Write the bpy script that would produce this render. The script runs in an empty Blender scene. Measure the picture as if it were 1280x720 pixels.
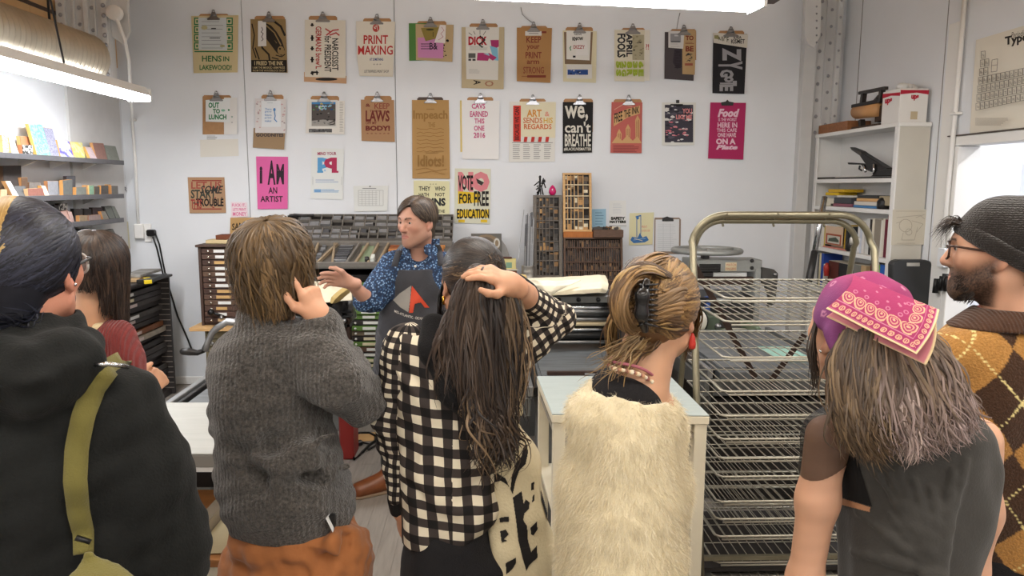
import bpy,bmesh,math,random
import numpy as np
from mathutils import Vector,Matrix,Euler
# ------------------------------------------------------------------ camera, world, lights, exposure
SC=bpy.context.scene
COL=SC.collection
F_PX,CAM_Z=930.0,1.8
PITCH,YAW,ROLL=math.radians(7.84),math.radians(2.16),math.radians(0.25)
R_CAM=Matrix.Rotation(-YAW,3,'Z')@Matrix.Rotation(math.pi/2-PITCH,3,'X')@Matrix.Rotation(ROLL,3,'Z')
cam_data=bpy.data.cameras.new('camera');cam=bpy.data.objects.new('camera',cam_data);COL.objects.link(cam)
cam_data.sensor_width=36.0;cam_data.lens=F_PX/1280*36.0;cam_data.clip_start=0.05
cam.matrix_world=Matrix.Translation((0,0,CAM_Z))@R_CAM.to_4x4()
SC.camera=cam
world=bpy.data.worlds.new('world');SC.world=world;world.use_nodes=True
world.node_tree.nodes['Background'].inputs[0].default_value=(0.9,0.95,1.0,1)
world.node_tree.nodes['Background'].inputs[1].default_value=0.10
SC.view_settings.view_transform='Standard';SC.view_settings.look='None'
SC.view_settings.exposure=0.84;SC.view_settings.gamma=1.0;SC.view_settings.use_curve_mapping=False
LAMP_POWER=1.0
# ------------------------------------------------------------------ helpers
rnd=random.Random(7)
NP=np.array
D=6.7
XL,XR=-3.13,3.18
ZC=3.75
def ray(x,y):
 return R_CAM@Vector(((x-640)/F_PX,-(y-360)/F_PX,-1.0))
def wy(x,y,Y):
 d=ray(x,y);t=Y/d.y;return Vector((d.x*t,Y,CAM_Z+d.z*t))
def wx(x,y,X):
 d=ray(x,y);t=X/d.x;return Vector((X,d.y*t,CAM_Z+d.z*t))
def wz(x,y,Z):
 d=ray(x,y);t=(Z-CAM_Z)/d.z;return Vector((d.x*t,d.y*t,Z))
def lin(h):
 h=h.lstrip('#');c=[int(h[i:i+2],16)/255 for i in(0,2,4)]
 return tuple(v/12.92 if v<=0.04045 else((v+0.055)/1.055)**2.4 for v in c)
MATS={}
def mat(key,hexc='#808080',rough=0.6,metal=0.0,var=0.0,scale=40.0,bump=0.0,bscale=None,spec=0.4,attr=None,emit=None,stretch=None,sheen=0.0,coat=0.0,trans=0.0):
 if key in MATS:return MATS[key]
 m=bpy.data.materials.new(key);MATS[key]=m;m.use_nodes=True
 nt=m.node_tree;N=nt.nodes;L=nt.links;b=N['Principled BSDF']
 c=lin(hexc)
 b.inputs['Base Color'].default_value=(*c,1);b.inputs['Roughness'].default_value=rough
 b.inputs['Metallic'].default_value=metal;b.inputs['Specular IOR Level'].default_value=spec
 if sheen:b.inputs['Sheen Weight'].default_value=sheen
 if coat:b.inputs['Coat Weight'].default_value=coat
 if trans:b.inputs['Transmission Weight'].default_value=trans
 vec=None
 if var or bump:
  tc=N.new('ShaderNodeTexCoord');mp=N.new('ShaderNodeMapping');L.new(tc.outputs['Object'],mp.inputs[0])
  if stretch:mp.inputs['Scale'].default_value=stretch
  vec=mp.outputs[0]
 src=None
 if attr:
  a=N.new('ShaderNodeAttribute');a.attribute_name=attr;src=a.outputs['Color'];L.new(src,b.inputs['Base Color'])
 if var:
  nz=N.new('ShaderNodeTexNoise');nz.inputs['Scale'].default_value=scale;nz.inputs['Detail'].default_value=5
  L.new(vec,nz.inputs['Vector'])
  mr=N.new('ShaderNodeMapRange');mr.inputs['From Min'].default_value=0.25;mr.inputs['From Max'].default_value=0.75
  mr.inputs['To Min'].default_value=1-var;mr.inputs['To Max'].default_value=1+var
  L.new(nz.outputs['Fac'],mr.inputs['Value'])
  mx=N.new('ShaderNodeMix');mx.data_type='RGBA';mx.blend_type='MULTIPLY';mx.inputs[0].default_value=1
  if src:L.new(src,mx.inputs[6])
  else:mx.inputs[6].default_value=(*c,1)
  L.new(mr.outputs[0],mx.inputs[7]);L.new(mx.outputs[2],b.inputs['Base Color'])
 if bump:
  nb=N.new('ShaderNodeTexNoise');nb.inputs['Scale'].default_value=bscale or scale;nb.inputs['Detail'].default_value=4
  L.new(vec,nb.inputs['Vector'])
  bp=N.new('ShaderNodeBump');bp.inputs['Strength'].default_value=bump;bp.inputs['Distance'].default_value=0.01
  L.new(nb.outputs['Fac'],bp.inputs['Height']);L.new(bp.outputs[0],b.inputs['Normal'])
 if emit:
  b.inputs['Emission Color'].default_value=(*lin(emit[0]),1);b.inputs['Emission Strength'].default_value=emit[1]
 return m
def flat(hexc,rough=0.7):
 return mat('ink_'+hexc.lstrip('#')+('' if rough==0.7 else str(rough)),hexc,rough,spec=0.25)
OBJM={}
def set_props(o,label=None,cat=None,group=None,kind=None):
 if label:o['label']=label
 if cat:o['category']=cat
 if group:o['group']=group
 if kind:o['kind']=kind
 return o
def thing(name,label,cat,loc,rz=0.0,group=None,kind=None,parent=None):
 o=bpy.data.objects.new(name,None);COL.objects.link(o);o.empty_display_size=0.05
 M=Matrix.Translation(Vector(loc))@Matrix.Rotation(rz,4,'Z')
 o.location=loc;o.rotation_euler=(0,0,rz);OBJM[o]=M
 return set_props(o,label,cat,group,kind)
class MB:
 def __init__(s):s.v=[];s.f=[];s.m=[];s.mats=[];s.n=0;s.sm=[];s.cols=[];s.hascol=False
 def mi(s,m):
  if m not in s.mats:s.mats.append(m)
  return s.mats.index(m)
 def add(s,v,f,m=None,smooth=False,col=None):
  v=np.asarray(v,float).reshape(-1,3);k=s.n
  s.v.append(v);s.n+=len(v)
  mi=s.mi(m)if m is not None else 0
  for q in f:s.f.append(tuple(i+k for i in q));s.m.append(mi);s.sm.append(smooth)
  if col is not None:s.hascol=True
  s.cols.append(np.tile(NP(col if col is not None else(1,1,1),float),(len(v),1))if col is None or np.ndim(col)==1 else np.asarray(col,float))
  return s
 def hexa(s,p,m=None):
  return s.add(p,[(3,2,1,0),(4,5,6,7),(0,1,5,4),(1,2,6,5),(2,3,7,6),(3,0,4,7)],m)
 def box(s,lo,hi,m=None):
  (a,b,c),(d,e,g)=lo,hi
  return s.hexa([(a,b,c),(d,b,c),(d,e,c),(a,e,c),(a,b,g),(d,b,g),(d,e,g),(a,e,g)],m)
 def obox(s,c,size,rot=(0,0,0),m=None):
  h=NP(size)/2;M=NP(Euler(rot).to_matrix());c=NP(c,float)
  p=[c+M@(h*NP(q))for q in((-1,-1,-1),(1,-1,-1),(1,1,-1),(-1,1,-1),(-1,-1,1),(1,-1,1),(1,1,1),(-1,1,1))]
  return s.hexa(p,m)
 def beam(s,a,b,w,h,up=(0,0,1),m=None):
  a,b,up=NP(a,float),NP(b,float),NP(up,float);t=(b-a)/np.linalg.norm(b-a)
  x=np.cross(t,up);x/=np.linalg.norm(x);z=np.cross(x,t)
  x=x*w/2;z=z*h/2
  return s.hexa([a-x-z,a+x-z,b+x-z,b-x-z,a-x+z,a+x+z,b+x+z,b-x+z],m)
 def tube(s,path,r,n=8,m=None,caps=True,smooth=True,col=None,squash=None):
  P=np.asarray([tuple(p)for p in path],float);K=len(P)
  r=np.broadcast_to(NP(r,float),(K,))
  T=np.gradient(P,axis=0);T/=np.linalg.norm(T,axis=1)[:,None]+1e-12
  up=NP([0,0,1.0])if abs(T[0][2])<0.9 else NP([1.0,0,0])
  x=np.cross(T[0],up);x/=np.linalg.norm(x);V=[]
  a=np.arange(n)*2*math.pi/n
  for i in range(K):
   x=x-T[i]*np.dot(x,T[i]);x/=np.linalg.norm(x)+1e-12;y=np.cross(T[i],x)
   V.append(P[i]+r[i]*(np.cos(a)[:,None]*x+np.sin(a)[:,None]*(squash or 1)*y))
  f=[(i*n+j,i*n+(j+1)%n,(i+1)*n+(j+1)%n,(i+1)*n+j)for i in range(K-1)for j in range(n)]
  if caps:f+=[tuple(range(n-1,-1,-1)),tuple((K-1)*n+j for j in range(n))]
  return s.add(np.concatenate(V),f,m,smooth,col)
 def cyl(s,a,b,r,n=12,m=None,r2=None,smooth=True):
  return s.tube([a,b],[r,r if r2 is None else r2],n,m,True,smooth)
 def lathe(s,c,prof,n=20,m=None,axis='z',smooth=True):
  V=[];c=NP(c,float)
  for r,h in prof:
   for j in range(n):
    a=2*math.pi*j/n;u,w=r*math.cos(a),r*math.sin(a)
    V.append(c+(NP((u,w,h))if axis=='z' else NP((h,u,w))if axis=='x' else NP((w,h,u))))
  K=len(prof)
  f=[(i*n+j,i*n+(j+1)%n,(i+1)*n+(j+1)%n,(i+1)*n+j)for i in range(K-1)for j in range(n)]
  if prof[0][0]>1e-6:f.append(tuple(range(n-1,-1,-1)))
  if prof[-1][0]>1e-6:f.append(tuple((K-1)*n+j for j in range(n)))
  return s.add(V,f,m,smooth)
 def ball(s,c,r,m=None,n=12,k=8,col=None):
  c=NP(c,float);r=NP(r,float)if np.ndim(r)else NP((r,r,r));V=[]
  for i in range(k+1):
   t=math.pi*i/k
   for j in range(n):
    a=2*math.pi*j/n;V.append(c+r*NP((math.sin(t)*math.cos(a),math.sin(t)*math.sin(a),-math.cos(t))))
  f=[(i*n+j,i*n+(j+1)%n,(i+1)*n+(j+1)%n,(i+1)*n+j)for i in range(k)for j in range(n)]
  return s.add(V,f,m,True,col)
 def prism(s,pts,off,m=None):
  p=[NP(tuple(q),float)for q in pts];n=len(p);o=NP(off,float)
  return s.add(p+[q+o for q in p],[tuple(range(n-1,-1,-1)),tuple(range(n,2*n))]+[(i,(i+1)%n,n+(i+1)%n,n+i)for i in range(n)],m)
 def poly(s,pts,m=None):
  return s.add([tuple(q)for q in pts],[tuple(range(len(pts)))],m)
 def grid(s,P,m=None,smooth=True,col=None):
  a,b,_=P.shape
  f=[(i*b+j,i*b+j+1,(i+1)*b+j+1,(i+1)*b+j)for i in range(a-1)for j in range(b-1)]
  return s.add(P.reshape(-1,3),f,m,smooth,None if col is None else col.reshape(-1,3))
 def mesh(s,name,M=None):
  V=np.concatenate(s.v)if s.v else np.zeros((0,3))
  if M is not None:
   Mi=NP(M.inverted());V=V@Mi[:3,:3].T+Mi[:3,3]
  me=bpy.data.meshes.new(name);me.from_pydata(V.tolist(),[],s.f)
  for m in s.mats:me.materials.append(m)
  if len(s.mats)>1:me.polygons.foreach_set('material_index',s.m)
  me.polygons.foreach_set('use_smooth',s.sm)
  if s.hascol:
   ca=me.color_attributes.new('col','FLOAT_COLOR','POINT')
   C=np.concatenate(s.cols);ca.data.foreach_set('color',np.hstack([C,np.ones((len(C),1))]).astype(np.float32).ravel())
  me.update();return me
 def build(s,name,parent=None,m=None,bevel=0.0,kind=None,label=None,cat=None,group=None,seg=1,local=False):
  """verts are in world space; a child takes its parent's frame, a top-level mesh gets its origin at its base"""
  if m is not None and not s.mats:s.mats=[m];
  if parent is not None:M=OBJM[parent]
  else:
   V=np.concatenate(s.v);lo,hi=V.min(0),V.max(0)
   M=Matrix.Translation(((lo[0]+hi[0])/2,(lo[1]+hi[1])/2,lo[2]))
  me=s.mesh(name,None if local else M);o=bpy.data.objects.new(name,me);COL.objects.link(o)
  if parent is not None:o.parent=parent
  else:o.matrix_world=M
  OBJM[o]=M if parent is None else M
  if bevel:
   bv=o.modifiers.new('bevel','BEVEL');bv.width=bevel;bv.segments=seg;bv.limit_method='ANGLE';bv.angle_limit=0.7
  return set_props(o,label,cat,group,kind)
def copy_thing(o,loc,rz=None,label=None):
 c=o.copy();COL.objects.link(c);c.location=loc
 if rz is not None:c.rotation_euler=(0,0,rz)
 if label:c['label']=label
 for ch in o.children:
  d=ch.copy();COL.objects.link(d);d.parent=c
  for g in ch.children:
   e=g.copy();COL.objects.link(e);e.parent=d
 return c
TXT={}
def text_mesh(t,bold=0.0,shear=0.0,space=1.0):
 k=(t,bold,shear,space)
 if k not in TXT:
  cu=bpy.data.curves.new('txt','FONT');cu.body=t;cu.size=1;cu.offset=bold;cu.shear=shear;cu.resolution_u=2
  cu.space_character=space;cu.fill_mode='FRONT'
  ob=bpy.data.objects.new('txt',cu);COL.objects.link(ob)
  me=bpy.data.meshes.new_from_object(ob)
  V=NP([tuple(v.co)for v in me.vertices]);Fc=[tuple(p.vertices)for p in me.polygons]
  bpy.data.objects.remove(ob);bpy.data.curves.remove(cu);bpy.data.meshes.remove(me)
  V=V[:,:2];V=V-V.min(0);V=V/np.maximum(V.max(0),1e-6);TXT[k]=(V,Fc)
 return TXT[k]
# ------------------------------------------------------------------ materials
M_WALL=mat('wall_paint','#dde0e4',0.55,bump=0.06,bscale=9,var=0.02,scale=3)
M_WHITE=mat('white_paint','#e6e5e2',0.45,bump=0.05,bscale=60)
M_COLUMN=mat('column_paint','#c9c9c8',0.5,bump=0.1,bscale=30,var=0.04,scale=8)
M_PLY=mat('plywood','#d3ac7c',0.6,var=0.08,scale=6,stretch=(1,1,0.15))
M_FLOOR=mat('floor_board','#8f8880',0.5,var=0.16,scale=14,bump=0.05,stretch=(4,0.35,1))
M_STEEL=mat('steel','#9a9a9a',0.35,0.9,var=0.1,scale=30)
M_DSTEEL=mat('dark_steel','#3c3b3b',0.45,0.6,var=0.15,scale=30)
M_BLACK=mat('black_metal','#1c1b1b',0.4,0.3)
M_CHROME=mat('chrome','#c9cbce',0.18,1.0)
M_GALV=mat('galvanised','#b9b4aa',0.4,0.7,var=0.12,scale=12)
M_BRASS=mat('bronze_tube','#857f6b',0.36,0.75,var=0.1,scale=20)
M_CANVAS=mat('canvas','#d9d0b6',0.85,bump=0.2,bscale=14,var=0.06,scale=20)
M_DKWOOD=mat('dark_case_wood','#4b3c34',0.55,var=0.25,scale=14,stretch=(1,1,6))
M_MIDWOOD=mat('mid_wood','#9a6638',0.5,var=0.2,scale=14,stretch=(1,1,5))
M_LTWOOD=mat('light_wood','#c8a06c',0.55,var=0.15,scale=14,stretch=(1,1,5))
M_CREAM=mat('cream_paint','#d9d0b8',0.5,var=0.04,scale=8)
def struct(name,mb,parent=None,m=None,bevel=0.0):
 return mb.build(name,parent,m,bevel,kind='structure' if parent is None else None)
# ------------------------------------------------------------------ room shell
fl=struct('floor',MB().box((XL-.1,-3.2,-.1),(XR+.1,D+.1,-0.004),M_FLOOR))
x=-1.7
while x<0.75:
 y0=1.4+rnd.random()*0.5
 while y0<D-.02:
  y1=min(D-.02,y0+rnd.uniform(1.4,2.2))
  MB().box((x+.001,y0+.001,-.0045),(x+.087,y1-.001,rnd.uniform(-.0008,0)),M_FLOOR).build('plank',fl)
  y0=y1
 x+=.09
struct('ceiling',MB().box((XL-.1,-3.2,ZC),(XR+.1,D+.1,ZC+.1),M_PLY))
wb=struct('wall_back',MB().box((XL-.1,D,0),(XR+.1,D+.12,ZC),mat('wall_seam','#8d8d8f',.7)))
seams=[XL-.1]+[wy(x,150,D).x for x in(308,495)]+[XR+.1]
for a,b in zip(seams,seams[1:]):
 MB().box((a+.003,D-.01,0),(b-.003,D+.01,ZC),M_WALL).build('panel',wb,bevel=.002)
wl=struct('wall_left',MB().box((XL-.12,-3.2,0),(XL,D,2.78),M_WALL))
for i in range(8):
 MB().box((XL-.1,-3.2+i*1.24,2.78),(XL-.005,-3.2+(i+1)*1.24-.006,ZC),M_PLY).build('panel',wl)
MB().box((XL-.005,3.0,3.02),(XL+.006,D-.9,3.045),M_DKWOOD).build('batten',wl)
wr=struct('wall_right',MB().box((XR,-3.2,0),(XR+.14,3.9,ZC),M_WALL).box((XR,5.0,0),(XR+.14,D,ZC),M_WALL).box((XR,3.9,2.08),(XR+.14,5.0,ZC),M_WALL))
MB().box((XR-.008,5.0,0),(XR-.001,5.16,2.9),M_WHITE).build('panel',wr,bevel=.003)
struct('wall_front',MB().box((XL-.1,-3.3,0),(XR+.1,-3.2,ZC),M_WALL))
struct('baseboard_back',MB().box((XL,D-.022,0),(XR-.4,D,.07),M_WHITE),bevel=.004)
MB().box((XR-.004,6.395,0),(XR+.001,6.40,ZC),flat('#7d7a78')).build('seam',wr)
MB().box((XR-.004,5.19,0),(XR+.001,5.194,ZC),flat('#8d8a88')).build('seam',wr)
dr=struct('door_1',MB().box((XR-.012,4.94,0),(XR+.15,4.998,2.075),M_WHITE),bevel=.004)
MB().box((XR-.012,3.82,2.077),(XR+.15,5.03,2.14),M_WHITE).build('door_head',dr,bevel=.004)
MB().box((XR-.012,3.82,0),(XR+.15,3.9,2.06),M_WHITE).build('door_jamb',dr,bevel=.004)
MB().box((XR-.02,3.85,2.141),(XR-.002,5.06,2.149),mat('door_gap','#5a5048')).build('head_gap',dr)
M_ROOM2=mat('beyond_paint','#e9eaee',.6)
struct('wall_beyond',MB().box((5.2,2.6,0),(5.3,7.2,3),M_ROOM2).box((XR+.14,7.1,0),(5.3,7.2,3),M_ROOM2).box((XR+.14,2.5,0),(5.3,2.6,3),M_ROOM2))
struct('floor_beyond',MB().box((XR+.1,2.5,-.1),(5.3,7.2,0),M_FLOOR))
struct('ceiling_beyond',MB().box((XR+.1,2.5,3),(5.3,7.2,3.1),M_ROOM2))
# ------------------------------------------------------------------ lamps
M_LENS=mat('lamp_lens','#ffffff',.4,emit=('#fbfcff',17.0*LAMP_POWER))
M_LENS2=mat('lamp_lens_row','#ffffff',.4,emit=('#fffaf2',19.0*LAMP_POWER))
M_LENS3=mat('lamp_lens_beyond','#ffffff',.4,emit=('#fbfcff',24.0*LAMP_POWER))
def lamp(label,a,b,w=.16,h=.07,lens=None,group=None,rods=(),shade=0.0):
 """strip lamp from a to b (bottom centre line of the lens)"""
 a,b=Vector(a),Vector(b);lens=lens or M_LENS
 t=thing('strip_lamp',label,'lamp',(a+b)/2+Vector((0,0,h)),group=group)
 d=(b-a).normalized();s=d.cross(Vector((0,0,1))).normalized()
 up=Vector((0,0,1))
 def sec(k,p):return[tuple(p+s*u*w+up*z)for u,z in k]
 prof=[(-.5,.035),(-.33,.075+h*.3),(.33,.075+h*.3),(.5,.035)]
 mb=MB();A=sec(prof,a);B=sec(prof,b)
 mb.add(A+B,[(0,1,5,4),(1,2,6,5),(2,3,7,6),(3,0,4,7),(3,2,1,0),(4,5,6,7)],M_WHITE)
 mb.build('housing',t)
 pl=[(-.5,.035),(-.46,.006),(-.25,-.004),(.25,-.004),(.46,.006),(.5,.035)]
 mb=MB();A=sec(pl,a+d*.012);B=sec(pl,b-d*.012);n=len(pl)
 mb.add(A+B,[(i,i+1,n+i+1,n+i)for i in range(n-1)]+[tuple(range(n)),tuple(range(2*n-1,n-1,-1))],lens);mb.build('lens',t)
 for e,q in((a,-1),(b,1)):
  MB().beam(e+d*q*.0-up*.0+up*.04,e+d*q*.02+up*.04,w*1.02,.09,m=M_WHITE).build('end_cap',t)
 for p0,p1 in rods:MB().tube([p0,p1],.006,6,M_DSTEEL).build('hanger_rod',t)
 return t
zl=2.43
P1=wx(174,126,-2.5);P0=Vector((-2.5,3.0,P1.z))
lamp('long white strip lamp hanging above the block shelves by the left wall',P0,P1,.16,lens=mat('lamp_lens_left','#ffffff',.4,emit=('#fbfcff',25.0*LAMP_POWER)),rods=[(wy(82,88,wx(82,88,-2.5).y),(-2.5,wx(82,88,-2.5).y-.35,ZC))])
R1=wy(944,12,4.45);L1=Vector((wy(520,4,4.25).x-.1,4.18,R1.z))
lamp('white strip lamp hung high across the room in front of the clipboards',L1,R1,.2,rods=[((R1.x-.2,R1.y,R1.z+.05),(R1.x-.2,R1.y,ZC)),((L1.x+.2,L1.y,L1.z+.05),(L1.x+.2,L1.y,ZC))])
k=0
for Y in(2.3,0.4,-1.5):
 for X in(-1.75,.25,2.1):
  lamp('ceiling strip lamp overhead, out of the picture, '+{2.3:'front',.4:'middle',-1.5:'rear'}[Y]+' row, '+{-1.75:'left',.25:'centre',2.1:'right'}[X],(X-.6,Y,2.95),(X+.6,Y,2.95),.2,lens=M_LENS2,group='overhead strip lamps',rods=[((X-.4,Y,3.0),(X-.4,Y,ZC)),((X+.4,Y,3.0),(X+.4,Y,ZC))])
lamp('ceiling strip lamp in the room beyond the doorway',(4.2,3.4,2.85),(4.2,6.2,2.85),.2,lens=M_LENS3,rods=[((4.2,4.8,2.9),(4.2,4.8,3.0))])
mb=MB();mb.box((R1.x+.03,R1.y-.1,R1.z+.05),(R1.x+.14,R1.y+.08,R1.z+.13),M_DKWOOD)
mb.build('wood_bracket',None,label='dark wooden bracket at the end of the high strip lamp',cat='bracket',bevel=.004)
# ------------------------------------------------------------------ duct, columns, conduits
p0,p1=wx(-90,26,-2.85),wx(124,92,-2.85)
dy0,dy1=3.2,6.1;zc=2.60;rr=.17
d0=wx(0,42,-2.86);d1=wx(106,73,-2.86)
mb=MB();n=28;prof=[]
T=(d1-d0).normalized();start=d0-T*1.2;Ln=(d1-start).length+.02
seg=int(Ln/.013)
path=[start+T*(i*Ln/seg)for i in range(seg+1)]
mb.tube(path,[rr+(.008 if i%4<2 else-.006)for i in range(seg+1)],n,mat('duct_metal','#c4bba9',.4,.7,var=.1,scale=10))
dm=mb.build('air_duct',None,label='ribbed round metal air duct high along the left wall',cat='duct')
for q,p in enumerate((.35,.8)):
 c=start+T*Ln*p
 MB().tube([c+Vector((0,0,rr)),(c.x,c.y,ZC)],.008,6,M_DSTEEL).build('hanger_strap',dm)
def rivet(mb,p,nrm,r=.012):
 n=Vector(nrm);mb.cyl(Vector(p)-n*.002,Vector(p)+n*.006,r,8,flat('#98979a'),r*.6)  # grey darker than the column paint, puts rivet shadows into the colour
c=thing('trim_1',None,None,(XL+.04,6.15,0),kind='structure')
MB().box((XL,5.82,0),(XL+.02,6.62,ZC),M_COLUMN).build('web',c)
MB().box((XL+.01,5.80,2.53),(XL+.37,5.86,ZC),M_COLUMN).build('face_plate',c)
for x0,x1,d in((.01,.075,.035),(.115,.135,.02),(.20,.235,.03),(.27,.285,.018),(.33,.37,.03)):MB().box((XL+x0,5.80-d,2.53),(XL+x1,5.80,ZC),M_COLUMN).build('flange',c,bevel=.003)
mb=MB()
for x,n,dz in((.043,9,.07),(.16,9,.12),(.252,6,.16),(.35,9,.07)):
 for i in range(n):rivet(mb,(XL+x,5.80-(.035 if x in(.043,.35)else 0),2.6+i*dz),(0,-1,0),.017)
mb.build('rivet',c,kind='stuff')
MB().prism([(XL+.37,5.83,3.75),(XL+.37,5.83,2.88),(XL+.45,5.83,2.82),(XL+.50,5.83,2.92),(XL+.51,5.83,3.75)],(0,.03,0),M_COLUMN).build('gusset',c,bevel=.004)
c=thing('trim_2',None,None,(2.95,6.5,0),kind='structure')
MB().box((2.79,6.65,0),(3.13,6.688,ZC),M_COLUMN).build('web',c)
MB().box((2.79,6.605,0),(2.90,6.65,ZC),M_COLUMN).build('flange',c,bevel=.004)
MB().box((2.985,6.63,0),(3.0,6.65,ZC),M_COLUMN).build('web_plate',c)
MB().box((3.07,6.61,0),(3.12,6.65,ZC),M_COLUMN).build('flange',c,bevel=.004)
mb=MB()
for i in range(11):
 z=2.28+i*.14
 rivet(mb,(2.945,6.65,z),(0,-1,0),.018);rivet(mb,(3.035,6.65,z+.07),(0,-1,0),.016);rivet(mb,(3.095,6.61,z),(0,-1,0),.013)
mb.build('rivet',c,kind='stuff')
a=wy(1006,0,6.3);
MB().prism([wy(1007,-20,6.3),wy(1006,44,6.3),wy(1010,55,6.3),wy(1018,60,6.3),wy(1026,45,6.3),wy(1027,-20,6.3)],(0,.04,0),M_COLUMN).build('gusset',c,bevel=.004)
mb=MB()
for i in range(6):rivet(mb,wy(1021,8+i*9,6.298),(0,-1,0),.009)
mb.build('rivet',c,kind='stuff')
def conduit(label,pts,r,extra=()):
 mb=MB();mb.tube(pts,r,8,M_WHITE);o=mb.build('conduit',None,label=label,cat='conduit')
 for nm,e in extra:e.build(nm,o,bevel=.004)
 return o
j=wy(143,16,5.74);jm=MB().lathe(tuple(j+Vector((0,-.02,0))),[(.055,0),(.055,.05),(.04,.06)],16,M_WHITE,'y')
x0=wy(172,290,D-.04)
conduit('thin white conduit running down the left corner to the outlet',[j,j+Vector((.03,-.01,-.08)),wy(156,50,5.74),wy(161,75,5.78),wy(163,110,6.0),wy(165,150,D-.03),wy(169,200,D-.03),wy(173,284,D-.03)],.013,[('junction_box',jm),('clip',MB().obox(wy(166,150,D-.03),(.05,.03,.02),m=M_WHITE))])
mb=MB();xs=[(1206,0),(1195,130),(1184,250),(1178,318)]
conduit('grey painted conduit running down the right wall beside the doorway',[wx(x,y,XR-.03)for x,y in xs],.016,[('switch_box',MB().obox(wx(1180,322,XR-.03),(.05,.075,.13),m=M_WALL)),('clip',MB().obox(wx(1195,142,XR-.03),(.05,.07,.02),m=M_WHITE))])
o=thing('outlet','white wall outlet boxes with a black plug near the left corner','outlet',wy(178,290,D-.02))
MB().obox(wy(174.5,289,D-.035),(.08,.05,.13),m=M_WHITE).build('box',o,bevel=.008)
MB().obox(wy(185,291,D-.02),(.06,.02,.16),m=M_WHITE).build('face_plate',o,bevel=.004)
mb=MB().obox(wy(189,291,D-.05),(.07,.06,.055),m=M_BLACK)
mb.build('power_plug',None,label='black power plug pushed into the outlet by the left corner',cat='plug',bevel=.01)
for lab,pts in(('black cable hanging from the plug over the case cabinet',[(194,292,D-.06),(199,305,D-.03),(203,325,D-.02),(207,345,D-.02),(213,365,D-.03),(222,395,D-.05),(235,425,D-.06),(240,438,D-.06)]),('black cable hanging from the outlet, inner of the two',[(191,296,D-.06),(196,310,D-.03),(202,335,D-.02),(206,352,D-.02),(210,372,D-.03)])):
 MB().tube([wy(*p)for p in pts],.007,6,M_BLACK).build('cable',None,label=lab,cat='cable')
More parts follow.
